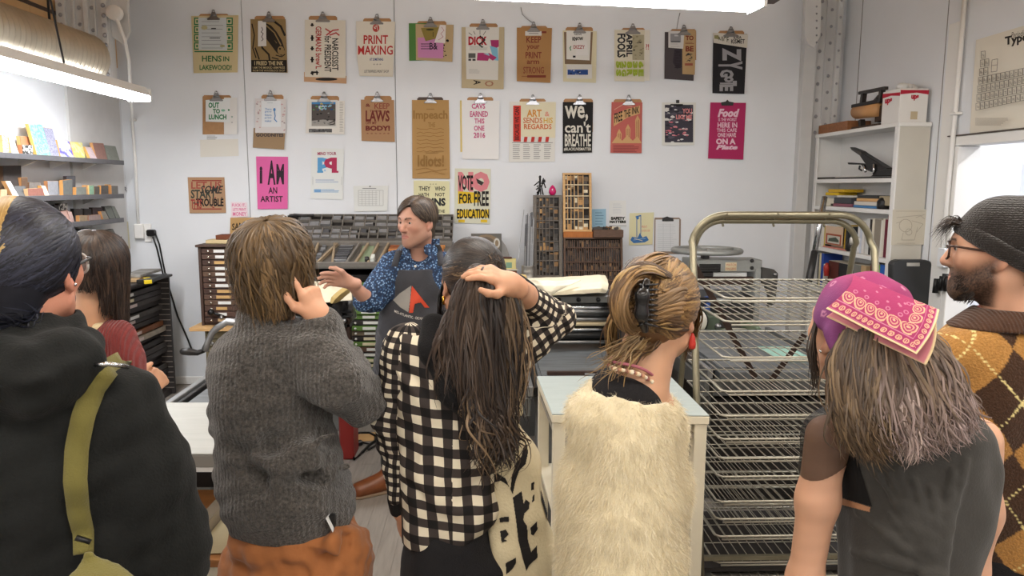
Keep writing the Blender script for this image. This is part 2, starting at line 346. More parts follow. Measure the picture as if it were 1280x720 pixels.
# ------------------------------------------------------------------ prints on the back wall
M_BOARD=mat('hardboard','#a97f55',.6,var=.1,scale=30)
M_CLIP=mat('clip_steel','#8a8a8c',.3,.9)
def W(x,y,off):return wy(x,y,D-.012-off)
class Sheet:
 def __init__(s,name,label,quad,off,col,group=None,cat='print',th=.0015,plane=None,backs=True):
  s.off=off;s.P=plane or W
  if len(quad)==4:x0,y0,x1,y1=quad;quad=(x0,y0,x1,y0,x1,y1,x0,y1)
  c=[(quad[i],quad[i+1])for i in range(0,8,2)];s.c=c
  m=flat(col)if isinstance(col,str)else col
  N=7;rows=[]
  bow=.004+.004*rnd.random();lift=rnd.uniform(.002,.009)
  def P3(u,v,e):
   xx=(c[0][0]*(1-u)+c[1][0]*u)*(1-v)+(c[3][0]*(1-u)+c[2][0]*u)*v
   yy=(c[0][1]*(1-u)+c[1][1]*u)*(1-v)+(c[3][1]*(1-u)+c[2][1]*u)*v
   return NP(tuple(s.P(xx,yy,off+lift*v*v*(1 if plane is None else 0)+e)))
  s.lift=lift if plane is None else 0
  mb=MB();us=np.linspace(0,1,3);vs=np.linspace(0,1,N)
  A=NP([[P3(u,v,th)for u in us]for v in vs]);B=NP([[P3(u,v,0)for u in us]for v in vs])
  mb.grid(A[:,::-1],m);mb.grid(B,m)
  rim=[(i,0)for i in range(N)]+[(N-1,j)for j in range(1,3)]+[(i,2)for i in range(N-2,-1,-1)]+[(0,1)]
  k=mb.n;mb.add([A[i,j]for i,j in rim]+[B[i,j]for i,j in rim],[(q,(q+1)%len(rim),len(rim)+(q+1)%len(rim),len(rim)+q)for q in range(len(rim))],m)
  s.o=mb.build(name,None,label=label,cat=cat,group=group);s.th=th
  s.lo=min(p[1]for p in c);s.hi=max(p[1]for p in c);s.t=MB();s.g=MB();s.e=.0006
 def at(s,x,y):
  v=min(1,max(0,(y-s.lo)/(s.hi-s.lo+1e-6)));return s.P(x,y,s.off+s.th+s.e+s.lift*v*v)
 def T(s,t,x0,y0,x1,y1,col,rot=0,bold=.02,shear=0.0,space=1.0,slant=0.0):
  V,Fc=text_mesh(t,bold,shear,space);pts=[];s.e+=.00025
  for u,v in V:
   if rot==0:x,y=x0+u*(x1-x0),y1-v*(y1-y0)
   elif rot==-90:x,y=x0+v*(x1-x0),y0+u*(y1-y0)
   else:x,y=x1-v*(x1-x0),y1-u*(y1-y0)
   y+=slant*(x-x0)
   pts.append(tuple(s.at(x,y)))
  s.t.add(pts,Fc,flat(col));return s
 def G(s,col,*pts):
  s.e+=.00012;s.g.poly([s.at(*p)for p in pts],flat(col));return s
 def Rc(s,col,x0,y0,x1,y1):return s.G(col,(x0,y0),(x0,y1),(x1,y1),(x1,y0))
 def C(s,col,cx,cy,rx,ry=None,n=14):
  ry=ry or rx;return s.G(col,*[(cx+rx*math.cos(-2*math.pi*i/n),cy+ry*math.sin(-2*math.pi*i/n))for i in range(n)])
 def Ln(s,col,w,*pts):
  for(a,b),(c,d)in zip(pts,pts[1:]):
   l=math.hypot(c-a,d-b)+1e-6;nx,ny=-(d-b)/l*w/2,(c-a)/l*w/2;tx,ty=(c-a)/l*w*.3,(d-b)/l*w*.3
   s.G(col,(a-tx+nx,b-ty+ny),(c+tx+nx,d+ty+ny),(c+tx-nx,d+ty-ny),(a-tx-nx,b-ty-ny))
  return s
 def rows(s,col,x0,y0,x1,y1,n,th=.5,seed=1):
  r=random.Random(seed)
  for i in range(n):
   y=y0+(y1-y0)*i/max(1,n-1);s.Rc(col,x0,y-th/2,x0+(x1-x0)*r.uniform(.75,1),y+th/2)
  return s
 def blot(s,cols,x0,y0,x1,y1,n,seed,rmin=.6,rmax=3,el=1.6):
  r=random.Random(seed)
  for i in range(n):
   cx,cy=r.uniform(x0,x1),r.uniform(y0,y1);a=r.uniform(rmin,rmax);k=r.randint(5,8);ph=r.random()*6
   s.G(r.choice(cols),*[(min(x1,max(x0,cx+a*el*r.uniform(.5,1)*math.cos(ph-6.283*j/k))),min(y1,max(y0,cy+a*r.uniform(.5,1)*math.sin(ph-6.283*j/k))))for j in range(k)])
  return s
 def done(s):
  if s.g.n:s.g.build('printed_image',s.o,kind='stuff')
  if s.t.n:s.t.build('lettering',s.o,kind='stuff')
  return s
def clipboard(x0,y0,x1,y1,label,cx=None,off=.0,w=15,board=M_BOARD,clip=M_CLIP,h=9):
 cx=cx or(x0+x1)/2;t=thing('clipboard',label,'clipboard',wy(cx,y1,D-.02),group='clipboards on the back wall')
 pts=[(x0+2,y0),(x0,y0+2),(x0,y1),(x1,y1),(x1,y0+2),(x1-2,y0)]
 MB().prism([W(a,b,off)for a,b in pts],(0,-.004,0),board).build('board',t)
 k=w/15
 MB().prism([W(cx+a*k,y0+b,off+.012)for a,b in((-8,6),(-7.6,7.6),(7.6,7.6),(8,6),(5,4),(3,0),(2.2,-2.5),(-2.2,-2.5),(-3,0),(-5,4))],(0,-.007,0),clip).build('clip',t,bevel=.002)
 MB().tube([W(cx-3.4*k,y0+1.5,off+.022),W(cx+3.4*k,y0+1.5,off+.022)],.008,8,clip).build('spring',t)
 p=W(cx,y0-2.6,off+.014);MB().tube([p+Vector((.012*math.cos(a),-.003,.012*math.sin(a)+.006))for a in np.linspace(0,6.283,9)],.0025,5,clip).build('hang_loop',t)
 MB().cyl(wy(cx,y0-4.5,D-.012),wy(cx,y0-4.5,D-.045),.004,6,M_DSTEEL).build('nail',t)
 return t
K,CR,WH,TAN='#1e1b1a','#ded8c8','#e4e2de','#b58f5c'
RB,GN='#7c3a2c','#2e7a4c'
clipboard(249,17.5,286,70,'brown clipboard, first of the top row, under the green hens print',267)
s=Sheet('poster','cream poster with green square border reading hens in lakewood',(239,20,298,19,297,90.5,242,91.5),.006,'#cdbd93')
for i in range(4):
 for x0,x1 in((242.5,250),(282,291)):
  y=22+i*10.3;s.Rc(GN,x0,y,x1,y+9.3);s.Rc('#cfc59f',x0+1.5,y+1.5,x1-1.5,y+7.8);s.Rc(GN,x0+2.8,y+3,x1-2.8,y+6.3)
s.Rc(GN,243,63.8,291,65.2)
s.T('HENS',252.5,69.5,277,77,'#2f6b3f').T('IN',279,70.5,286.5,76.5,'#2f6b3f').T('LAKEWOOD!',249.5,81,289.5,87.5,'#2f6b3f').done()
s=Sheet('note','small pale sheet clipped over the green hens poster',(248,22,283,22,284,63,248.5,62.5),.009,'#c9cfd0')
s.rows('#7d8488',252,27,280,60,8,.5).C('#b9b48c',255.5,34.5,4,2.8).C('#a9a57b',278,57.5,3.2,1.6).Rc('#3b3b3b',264,35,270,36.5).Rc('#4b4b4b',262,47,275,48).done()
clipboard(318.5,20,356,70,'brown clipboard, second of the top row, under the black horse print',336)
s=Sheet('poster','kraft poster with black woodcut horse reading i freed the ink',(313,24,357,24,359.5,91,314,90),.006,'#8e774f')
s.Rc('#221d18',314,75,358.5,90.3)
for p in([(324,30),(331,28),(339,32),(346,40),(352,50),(356,62),(352,70),(346,66),(340,58),(334,50),(327,42)],):
 s.G('#2a241d',*p[::-1])
s.Ln('#8e774f',2.2,(329,33),(338,40),(346,53)).Ln('#8e774f',1.6,(333,32),(343,41),(351,56)).C('#8e774f',351,63,4.2,5.5).Ln('#221d18',1.4,(315,30),(318,44),(316,60),(320,72)).Ln('#221d18',2.6,(343,27),(351,33),(356,44)).Ln('#221d18',2.2,(324,48),(328,60),(336,68),(337,75)).Ln('#221d18',1.6,(319,60),(324,74)).Ln('#221d18',1.3,(340,72),(348,74)).C('#221d18',350,61,1.3).Ln('#221d18',1.2,(345,69),(352,71),(356,68))
s.T('I FREED THE INK',318,76.5,354,81.5,'#c9b78e').T('I AM THE MASKED ARM PRESS',316,83,356,86,'#b7a67f',bold=.01).T('FROM THE WOODBLOCK SHOP',316,87,356,89.5,'#b7a67f',bold=.01).done()
s=Sheet('note','narrow white card clipped on the black horse poster',(322.5,26,332.5,26,333,57.5,322.5,58),.009,'#d9d7d4')
s.Ln('#4a4a4a',.9,(327,34),(328.5,37),(326.5,40),(329,42),(327,46),(329,49),(327,51)).done()
clipboard(386,20,421.5,80,'brown clipboard, third of the top row, under the sideways lettering',403.5,w=17)
Sheet('poster','peach under sheet below the sideways lettered print',(380,90,433,95,433,104.5,380,102),.005,'#c79f7c').C('#2a2624',408,99,14,2).done()
s=Sheet('poster','cream print with sideways red and black words for president',(381,24.5,432,25.5,432,97.5,381,96),.009,'#d8d2c4')
s.T('NARCISSIST',415,48,423,88,K,-90).T('for PRESIDENT',405.5,45,414,90,K,-90).T("GERMANS brew'L",394.5,33,402,86,'#a8332c',-90)
for y,h in((29,4),(44,7),(58,5),(71,7),(89,4)):s.Rc(K,389,y,391.5,y+h).Rc(K,388,y+h*.4,392.5,y+h*.4+1.6)
s.T('t',389.5,88,399,94,K,-90).Ln('#b03a3a',1.6,(407,36),(413,40),(408,44),(416,38),(423,37)).Ln('#b03a3a',1.6,(412,44),(420,41),(424,44)).done()
clipboard(454,23,489,70,'brown clipboard, fourth of the top row, under the red printmaking sheet',471,w=16)
Sheet('poster','cream under sheet below the red printmaking sheet',(449,70,492,70,491,96,449.5,95),.006,'#d5cdbb').rows('#b5ab97',451,73,452,92,5).T('LETTERPRESS AND PRINT',455,88,486,90.5,'#55504a',bold=0).done()
s=Sheet('poster','cream sheet with big red words print making',(445,26.5,494,27,493,70,446,69.5),.009,'#dcd6c8')
s.T('PRINT',454.5,44,485,55,'#b23230').T('MAKING',447.5,57,491,68.5,'#b23230').C('#b8473f',470,35,4.3,5).C('#dcd6c8',469,34,1.6,2).Ln('#b8473f',1.2,(467,32),(473,37)).Ln('#dcd6c8',.7,(471,31),(472,38)).done()
s=Sheet('note','cream sheet with small blue words under print making',(446,69,492,69,490.5,94.5,449,94),.0095,'#d8d2c3')
s.T('AT SOMETHING',462,72.5,479,76,'#3c4a83').T('* * *',466.5,79.5,476.5,82,'#444444').T('LETTERPRESS PRINT SHOP',455.5,87.5,486,91,'#444444',bold=0).done()
clipboard(521.5,26.5,558,60,'brown clipboard, fifth of the top row, holding small pink print',538,w=16)
Sheet('poster','green sheet edge showing behind the small pink print',(511,29,540,29,540,75.5,511.5,76),.006,'#4f7c3e').done()
s=Sheet('poster','tan square sheet behind the small pink print',(519.5,30,567,31,565.5,77.5,520,75),.0085,'#b49d77')
s.blot([K,'#3a332c'],553,38,561,72,9,3,.8,2.2).done()
s=Sheet('print','small pink print with black lines on the tan sheet',(522,47,554.5,46,554,73,522.5,72),.011,'#c283ae')
for y in(54.5,57.5,60.5):s.Rc('#2a2230',526,y,537,y+.9)
s.T('B&',537,53.5,547,62,'#2a2230').done()
Sheet('print','small olive print clipped above the pink print',(526,35,550,34,550,47,532,51.5),.0125,'#8b7b3e').C('#3d3a22',537.5,37,5,1.2).Rc('#514a2a',541,40,541.8,46).done()
Sheet('note','small white sheet with thin red drawing beside the pink print',(550,31,557.5,31.5,556.5,54,543,53),.0137,'#ddd6d3').Ln('#b05a64',.5,(552,34),(555,38),(551,42),(554,46),(548,50)).done()
clipboard(587,29.5,622,80,'brown clipboard, sixth of the top row, on the large tan sheet',603.5,w=16)
s=Sheet('poster','large tan sheet behind the white print with red and blue shapes',(577,34,630.5,34,629.5,111.5,577,110),.006,'#bdae8e')
s.T('A',592,100,601,106,K,-90).T('O',606,101,617,108,'#9d6f58').done()
s=Sheet('poster','white print with red headline over magenta and blue shapes',(582,33.5,624,34,622.5,100,583,99),.009,'#d8d6cf')
s.T('DICK',585.5,45.5,609,56.5,'#ab2430',bold=.05).G('#a8376c',(613,50),(623.5,50),(623.5,58),(615,64)).G('#a8376c',(597,66),(604,66),(613,68),(610,76),(596,75.5)).G('#7fb6cf',(612,57),(622,60),(623,76),(617,75)).G('#a8376c',(607,70),(611,66),(621,72),(616,75.8)).G('#8fb9cf',(604,67),(611,67),(612,70))
s.Rc('#5a5a56',585.5,66.5,594.5,72.5).Rc('#4a4a48',585.5,73.5,589,76).Rc('#4a4a48',590.5,73.5,594.5,76).rows('#8a8a86',587,58,610,62,3,.5).rows('#a9a9a4',586,87,600,91,3,.5).Ln(K,.6,(586,41),(590,44)).Ln(K,.6,(592,39),(594,43)).Ln(K,.6,(600,38),(600,43)).Ln(K,.6,(607,39),(604,44)).Ln('#222222',1.6,(600,45),(606,50),(599,56),(603,59)).done()
clipboard(651,32.5,684,80,'brown clipboard, seventh of the top row, under the kraft keep your print sheet',667)
s=Sheet('poster','kraft poster reading keep your print arm strong',(646,34.5,690,35,688,103.5,646,101.5),.007,'#a97f50')
s.T('KEEP',658,45.5,676.5,53.5,RB).T('your',658.5,56.5,674.5,63,RB).T('PRINT',657,65,677,73,RB).T('arm',658.5,75.5,674,80,RB).T('STRONG',654,83.5,680,92,'#8b4d38').Rc(RB,659,94,682.5,97).Rc('#8e5a3c',652,95,659,96).Rc(RB,672,39,683,41.5).done()
Sheet('note','white label clipped at the top of the kraft print arm poster',(656.5,39,677,39,677,44.5,656.5,44.5),.0095,'#d3d0cc').Rc('#666666',661,41.5,673,42.3).done()
clipboard(707,34,741,80,'brown clipboard, eighth of the top row, with several small sheets',724.5)
Sheet('poster','cream under sheet beneath the white sheets with blue picture',(703.5,38,746,39,745,103.5,704,102),.006,'#d8d0b0').done()
Sheet('print','brown board showing between the white sheets on the eighth clipboard',(705,40,741,40,739,80.5,706,80),.0085,'#7d6852').done()
s=Sheet('print','white sheet with blue picture at the foot of the eighth clipboard',(708,80.5,740,80.5,740,98.5,708.5,98),.0098,'#d9d7d2')
s.Rc('#2f4f8f',709.5,87,735,93.5).blot(['#d9d7d2','#1b2c55'],710,87.5,727,93,9,4,.6,1.6).done()
s=Sheet('note','white sheet with black lettering on the eighth clipboard',(708,38,738.5,39,737,75.5,708,74),.0105,'#dcdad4')
s.T('KNOW',715.5,46,729,51,K,bold=.05).T('NEWS',718,42,727,44,'#444444').Ln(GN,1.2,(713.5,58),(712.5,60),(713.5,63)).Rc(K,716,69.5,719.5,72).done()
Sheet('note','tilted small white card with red word on the eighth clipboard',(721,50,733.5,50.5,735.5,69,720,69),.012,'#e0dedb').T('DIZZY',716.8,56.5,731,61,'#a94545').done()
clipboard(777,35,806,75,'brown clipboard, ninth of the top row, under the green lettered sheet',791,w=18)
Sheet('print','white under sheet with red mark right of the green lettered sheet',(795,37,812.5,37.5,812,101,800,101),.006,'#dedad0').T('?!',807.3,55,811,62,'#a8333a').done()
s=Sheet('poster','cream sheet with sideways april fools above lime green lettering',(768,37,806,38,805.5,102,768,101.5),.009,'#d6d0bc')
s.T('FOOLS',771.5,42,782,72,'#26242a',-90,.04).T('APRIL',783,42,790.5,71,'#26242a',-90,.04).Rc('#aaa287',790.5,43.5,805,75)
s.blot(['#55503f','#8d8568'],791,44,804.5,74.5,26,5,.5,1.6)
for i,(x,w_)in enumerate(((770,6.5),(777,6),(783.5,7),(791,6),(798,6.5))):
 for q,y in enumerate((76.5,86.5)):
  s.T('5S2G8R3B6E'[(i*2+q)%10],x,y,x+w_,y+9,'#9fb33a',-90,.07)
s.done()
clipboard(838,36.5,870,75,'brown clipboard, tenth of the top row, on the dark grey sheet',855,w=16)
s=Sheet('poster','dark grey sheet with faint black shape on the tenth clipboard',(831,40,869,40,867,101,830.5,98.5),.006,'#4b4548')
s.G('#37323a',(843,62),(852,60),(852,84),(846,86),(841,78)).T('ATRIUM',843,63,851,85,'#2f2a30',-90).done()
s=Sheet('print','narrow tan sheet with brown words to be over the grey sheet',(853,37,870,38,868.5,93.5,853,92.5),.0088,'#b79a70')
s.T('TO',857,44.5,867,50.5,RB,bold=.04).rows(RB,856.5,53,868,54.5,2,.6).T('BE',857,57.5,867,64.5,RB,bold=.04).blot(['#3c3a38','#6b5c49'],857,66,865.5,77,16,8,.5,1.5).Rc('#9a5a48',856,79,866,82).done()
s=Sheet('note','small white sheet with grey building photo on the grey sheet',(835.5,38.5,855.5,39,854,61,835.5,59.5),.0104,'#d0cfce')
s.Rc('#8c8c90',838,42,851,53).Rc('#5b5b60',839,48,850,53).Rc('#c0c0c4',843,43.5,848,47.5).rows('#9a9a9a',838,55,850,58,2,.5).done()
clipboard(898,38.5,930,75,'brown clipboard, last of the top row, on the tall black sheet',913.5,w=18)
s=Sheet('poster','tall black poster with large silver letters running down',(891.5,42.5,934,42.5,930.5,117.5,890.5,116.5),.007,'#232226')
SV='#98979b'
s.T('Z',903,60,926.5,76.5,SV,-90,.05).T('Y',898,76.5,928,87,SV,-90,.05).T('G',900,87,917,96.5,SV,-90,.05).T('o',905,95.5,917,103,SV,-90,.05).T('T',900,101,921,107.5,SV,-90,.05).T('E',899.5,105.5,916.5,114,SV,-90,.05).done()
s=Sheet('note','white strip with lettering across the top of the black poster',(891,41,935,43,934,60,892,53.5),.0095,'#cfcbc2')
s.G('#8d8a62',(893,44),(898,44),(900,52),(893,52)).T('NICE',898.5,45.5,911,54,'#5c5b4a').T('IDEA',917,45,927,48.5,K).T('KISMET',914,49,931,54.5,K).done()
clipboard(253.5,119,289,168,'brown clipboard with the green out to lunch card',270.5,w=16)
Sheet('poster','cream sheet hanging below the out to lunch clipboard',(249,130,296,130,298.5,195,250.5,196.5),-.006,'#dbd8cf').rows('#8a8a88',258.5,170,272,174,4,.5).done()
Sheet('print','white sheet behind the out to lunch card',(280,122,296.5,122,296.5,168,280,168),.007,'#dfdedb').C('#9db3ab',290,146,1.2).C('#b4b4b4',290,153,1).done()
s=Sheet('note','white card with green words out to lunch',(257,125,287.5,123.5,287,153,257,152),.0095,'#e0e3e2')
s.T('OUT',260.5,128,274,135,GN,bold=.04).T('TO',266,136,275,142,GN,bold=.04).T('LUNCH',261,143,283,149.5,GN,bold=.04).C('#7fb39b',279,138,2.6,1.5).C(GN,286,137.5,1.2).done()
clipboard(327,118.5,354.5,166,'brown clipboard with the white card with blue figure',338,w=15)
s=Sheet('poster','kraft sheet with dark letters under the blue figure card',(317,160,357,160,355,187,316,184.5),.005,'#9a8163')
s.T('GOODNITES',320,166.5,354.5,171,'#4a4242',bold=.05).done()
s=Sheet('print','white sheet with faint red border behind the blue figure card',(319,123,358,124,357,166.5,319,166),.007,'#d9d6d6')
s.blot(['#c9a7a8','#9b8a8e'],320,126,326,164,14,9,.5,1.3).blot(['#8e7f84','#c9a7a8'],351,127,356.5,164,16,10,.5,1.3).done()
s=Sheet('note','white card with small blue figure and blue words',(327,126,351,126,351,158.5,327,158.5),.0095,'#e2e6ea')
for i,t in enumerate(('There','goes my','future','print','maker')):s.T(t,331,135+i*3.7,339.5,137.6+i*3.7,'#5a8fc4',bold=.01)
s.C('#4e86c0',343,137,1.6,2).Ln('#4e86c0',1.2,(343,139),(344,145),(343,149),(346,152)).rows('#a8b3ba',334,128.7,343,129,1,.5).done()
clipboard(388.5,120,424,165,'brown clipboard with the colourful landscape print',405,w=16)
s=Sheet('print','white text sheet behind the colourful landscape print',(384,124,431,126,430.5,168,382,166.5),.005,'#dfdcd5')
s.rows('#a49f98',424.5,128,429.5,164,18,.7).Rc('#5b5b5b',386,161,415,165.5).blot(['#2d2d2d','#8f8f8f'],386,161,415,165.5,14,11,.5,1.2).done()
s=Sheet('print','colourful landscape print with blue sky and yellow sun',(386.5,125,422,125,421,160,386.5,158.5),.009,'#d9d8d2')
s.Rc('#56514f',389.5,127.5,419.5,157.5).Rc('#4a86b8',389.5,127.5,419.5,139).Rc('#6f3f52',389.5,144,414,149).Rc('#3a3a3c',389.5,138.5,413,144).C('#c9a93c',411,144,3.5).C('#b3c6d6',402,134,4,3).G('#a09d98',(389.5,157.5),(419.5,157.5),(419.5,151),(404,149.5),(389.5,151))
s.blot(['#5b9a5a','#c7b04a','#2f4f80','#7fb3cf'],390,128,419,138,24,12,.6,1.7).blot(['#2a2a2a','#8a8a88'],391,139,419,157,16,13,.5,1.6).Ln('#1c1c1c',1,(412,154),(418,151),(418,155),(412,156)).done()
clipboard(455.5,120,489.5,165,'brown clipboard with the red brown laws print',471.5,w=15)
s=Sheet('poster','kraft poster reading keep those laws off my body',(451,124.5,492.5,125,493.5,177.5,452,176),.007,'#a98360')
R2='#6e2d28'
s.T('&',457,129.5,463,133.5,R2).T('KEEP',468,129,487,136,'#8a4a3c').T('THOSE',462,137.5,476,140,R2).T('LAWS',457,138,487,152,R2,bold=.03).T('OFF MY',457,152,471,155.5,R2).T('BODY!',457,157,487.5,163.5,R2,bold=.05).T('* * * * * *',458,166,487,168.5,R2).done()
clipboard(521.5,121.5,554,165,'dark clipboard with the tall embossed kraft poster',538,w=15,board=M_DKWOOD)
s=Sheet('poster','tall kraft poster with embossed brown word impeach',(515,125,561,125,562.5,223.5,515.5,223),.007,'#b08b58')
E1='#94703f'
s.T('Impeach',516.5,138,559.5,152,E1,bold=.03).T('THE',535,153,544,159,E1)
for i in range(7):s.Ln(E1,.7,*[(521+q*4.2,161+i*4.7+rnd.uniform(-1,1))for q in range(9)])
s.T('Idiots!',522,193.5,555,208.5,E1,bold=.03).Rc(E1,532,191,548,191.6).Rc('#8a6a3e',533,136,543,136.7).Ln(E1,.8,(520,212),(532,210),(545,214),(558,211)).Ln(E1,.8,(522,217),(540,214),(556,218)).done()
clipboard(584,121.5,616.5,165,'dark edged clipboard with the white cavs poster',600.5,w=15)
Sheet('poster','yellow edged under sheet behind the white cavs poster',(575,125.5,600,125.5,600,190,575.5,190),.004,'#d9c27a').done()
s=Sheet('poster','white poster with pink words cavs earned this one 2016',(577,125,624.5,126,623.5,199.5,578,198.5),.007,'#e4e3e2')
PK='#c14f7e'
for t,x0,y0,x1,y1 in(('CAVS',589.5,129.5,606.5,136),('EARNED',587.5,139,610,146),('THIS',593,148,605.5,154.5),('ONE',592.5,157,605.5,163.5),('2016',592,165.5,606.5,172.5)):s.T(t,x0,y0,x1,y1,PK,bold=.03)
s.done()
clipboard(649.5,123.5,682,170,'brown clipboard with the yellow and orange art print',666,w=16)
s=Sheet('poster','white sheet with columns of small text below the art print',(637,127,694.5,127,693.5,202,636,202.5),.004,'#dcdad4')
for i,x in enumerate((641,654,667,680)):s.rows('#9a9894',x,181,x+9,198,8,.9,20+i)
s.Rc('#8d8b88',640,178,691,178.8)
for i in range(8):s.G('#b9362f' if i%2 else '#dcdad4',(651+i*4.5,171),(650+i*4.5,177.5),(654+i*4.5,177.5),(655+i*4.5,171))
s.Rc('#c5392f',641.5,132,651,177).T('BECAUSE WE CAN',643.5,134,649,175,'#5b1f20',90,.04).done()
s=Sheet('poster','cream sheet with orange words art sends his regards',(649.5,127,695,128,694,172.5,648.5,170.5),.0075,'#ddd5b8')
s.T('ART',658.5,137,677,146,'#cf8b3a',bold=.03).T('&',681,139.5,687,145.5,'#d98f7c').T('SENDS',654,147,678,154,'#c7724a',bold=.02).T('HIS',679.5,147,691,154,'#d2a63f',bold=.02).T('REGARDS',655,155,689.5,161.5,'#c9683a',bold=.02).done()
clipboard(704.5,123.5,741,165,'brown clipboard with the black and white breathe poster',724.5,w=15)
s=Sheet('poster','black poster with large white words we can\'t breathe',(703.5,127.5,741.5,127.5,740,190.5,703.5,191.5),.007,'#1d1c1c')
WT='#d6d2c6'
s.T('we,',706,132,735,152,WT,bold=.02).T("can't",706,152,738.5,166,WT,bold=.02).T('BREATHE',706,167.5,738.5,183,WT,bold=.02).T('#BLACKLIVESMATTER',705,184.5,739,188.5,WT,bold=.02).done()
clipboard(767,124,802,165,'brown clipboard with the salmon pink ink poster',786,w=15)
s=Sheet('poster','salmon poster with pencils and black words free the ink',(764.5,127.5,803,128,802,191.5,763,191),.007,'#b9625a')
s.G('#c8a06f',(767,144),(767,158),(784,147),(800,142),(800,132),(784,136)).T('FREE',768,142,778,154,K,slant=-.35).T('THE',780,138,788,147.5,K,slant=-.25).T('INK',790,134.5,799,143,K,slant=-.2)
for i,(x,y,h)in enumerate(((774,163,15),(785,157,18),(797,146,28))):
 s.G('#c8a06f',(x-2.5,y+h),(x+2.5,y+h),(x+3,y+4),(x,y-2),(x-3,y+4)).Ln('#8e443e',.7,(x-1,y+4),(x-1,y+h)).Ln('#8e443e',.7,(x+1.2,y+4),(x+1.2,y+h))
s.G('#c8a06f',(764.5,179),(802,179),(797,170),(791,176),(784,169),(778,176),(771,170)).rows('#7e3a36',766.5,182,800,189.5,5,.7).Ln('#cf9a86',.9,(768,137),(778,131),(790,133)).done()
s=Sheet('poster','white poster with dark and pink torn landscape image',(827.5,128,870,128,868,181.5,827.5,182),.004,'#d8d8d2')
s.Rc('#3f3d47',831,131,866.5,178).blot(['#2a2932','#55525e','#d4d3d0'],831,131,866,178,60,14,.8,2.6,2.2).blot(['#cf8a90','#c96b78'],832,150,860,170,22,15,.6,1.6,2.4).T('YOU',853,135.5,865,142,'#d98c8c',bold=.03).T('LIKE ME',845,143.5,865,149,'#d98c8c',bold=.03).rows(K,838,130.5,858,131.5,2,1).done()
MB().prism([W(847-2,125,.01),W(847-2,129,.01),W(847+2,129,.01),W(847+2,125,.01)],(0,-.01,0),M_DSTEEL).build('bulldog_clip',None,label='small dark clip at the top of the torn landscape poster',cat='clip',bevel=.002)
s=Sheet('poster','magenta poster with white hand lettering, rightmost on the wall',(888,128,932.5,128.5,929,199.5,885,198),.006,'#a92a5c')
PW='#e0bccb'
s.T('Food',897,136,924.5,146.5,PW,shear=.3,bold=.05).T('IS THE WORST',898,147.5,921,151.5,PW).T('HERE IN',897,153,921.5,159.5,PW,bold=.03).T('THIS CAFE',896,160.5,921,165,PW).T('ONE HAVE',897,166,920,171.5,PW,bold=.03).T('ON A',895,173,919.5,180.5,PW,bold=.05).T('Plate',895,181,922,187,PW,shear=.3,bold=.05).done()
MB().prism([W(909-8,128,.009),W(909-7,132,.009),W(909+7,132,.009),W(909+8,128,.009),W(909+2,127,.009),W(909,124.5,.009),W(909-2,127,.009)],(0,-.008,0),M_DSTEEL).build('bulldog_clip',None,label='small dark clip at the top of the magenta poster',cat='clip',bevel=.002)
s=Sheet('poster','kraft poster with overlapping black and red words start trouble',(234.5,221.5,280.5,221.5,282.5,266,237,266.5),.003,'#ad8a6a')
s.Rc('#8e3b33',240,225,277,226.5).Rc('#8e3b33',241,260.5,277,262)
s.T('LET US',239,227,277,236,'#9a4a40').T('START',238.5,237,270,248,'#3b4038',bold=.03).T('SOME',250,232,279,242,'#33322f',shear=.3).T('TROUBLE',245,248,279.5,258,K,bold=.04).T('THIS',238.5,249,252,261,'#9a3a34',bold=.02).blot(['#8e3b33','#463c38'],240,240,278,260,14,16,.5,1.5).done()
s=Sheet('poster','bright pink poster reading i am an artist',(320,195.5,360,196,359.5,261,322,261.5),.003,'#d964a0')
s.T('i',324.5,208,328,229.5,'#30222c',bold=.05).T('A',334.5,200.5,344.5,231,'#30222c',bold=.03).T('M',345.5,205,355,230.5,'#30222c',bold=.03).T('AN',335.5,234,346.5,242,'#30222c').T('ARTIST',325.5,245,353.5,252.5,'#30222c').done()
s=Sheet('poster','white poster with big blue and red letters mind your',(389.5,185,430,186,428.5,249.5,388,248),.003,'#dcdfdd')
s.T('MIND YOUR',397,190,420.5,194,'#a13a5a',bold=.03).T('p',397,197,412,216,'#5c9ccb',bold=.06).T('q',405,197,421,216,'#b0375a',bold=.06).Rc('#5c9ccb',396.5,213.5,404,216).Rc('#b0375a',415,213.5,423,216).C('#9fc2da',406,213,1.4).rows('#a3b2cc',394.5,225,424,227.5,2,1).rows('#8fb2d2',392,237,425,240,3,.8).Ln('#b0b4b8',.5,(391,221),(391,231)).Ln('#b0b4b8',.5,(427,221),(427,231)).Rc('#7aa5cf',393,236.5,401,240.5).done()
s=Sheet('print','white calendar sheet pinned above the sloping type cases',(441.5,232.5,485.5,232,484,263.5,443,264.5),.003,'#d9dbd8')
s.Ln('#9a9a9a',.4,(448,238),(479,238),(479,257),(448,257),(448,238))
for i in range(1,7):s.Ln('#a9a9a9',.35,(448+i*4.4,238),(448+i*4.4,257)).rows('#a0a0a0',449,238+i*2.8,478,238+i*2.8,1,.35)
s.rows('#777777',453,235.5,475,236,1,.8).done()
MB().ball(wy(462.5,233,D-.02),.006,M_DSTEEL).build('push_pin',None,label='dark pin at the top of the white calendar sheet',cat='pin')
s=Sheet('poster','cream poster with black and teal words behind the man',(517,225.5,562,226.5,562,291,518,291),.002,'#dbd7ae')
s.T('THEY',523.5,233,538,238.5,'#2d2f2c').T('WHO',543.5,233,556.5,238.5,'#2d2f2c').T('HATH',523.5,241,536,245.5,'#2d2f2c').T('NOT',544,241,556,245.5,'#2d2f2c').T('PAINS',526,247.5,557,257.5,'#2a2c30',bold=.05).T('TO THE',540,262,556,266,'#2d2f2c').T('IN UP',543,268,557,275,'#2d2f2c',bold=.04).T('* * *',537,229.5,546,231.5,'#2d2f2c').Ln('#3f8a8f',2,(547,281),(551,278.5),(556,282)).done()
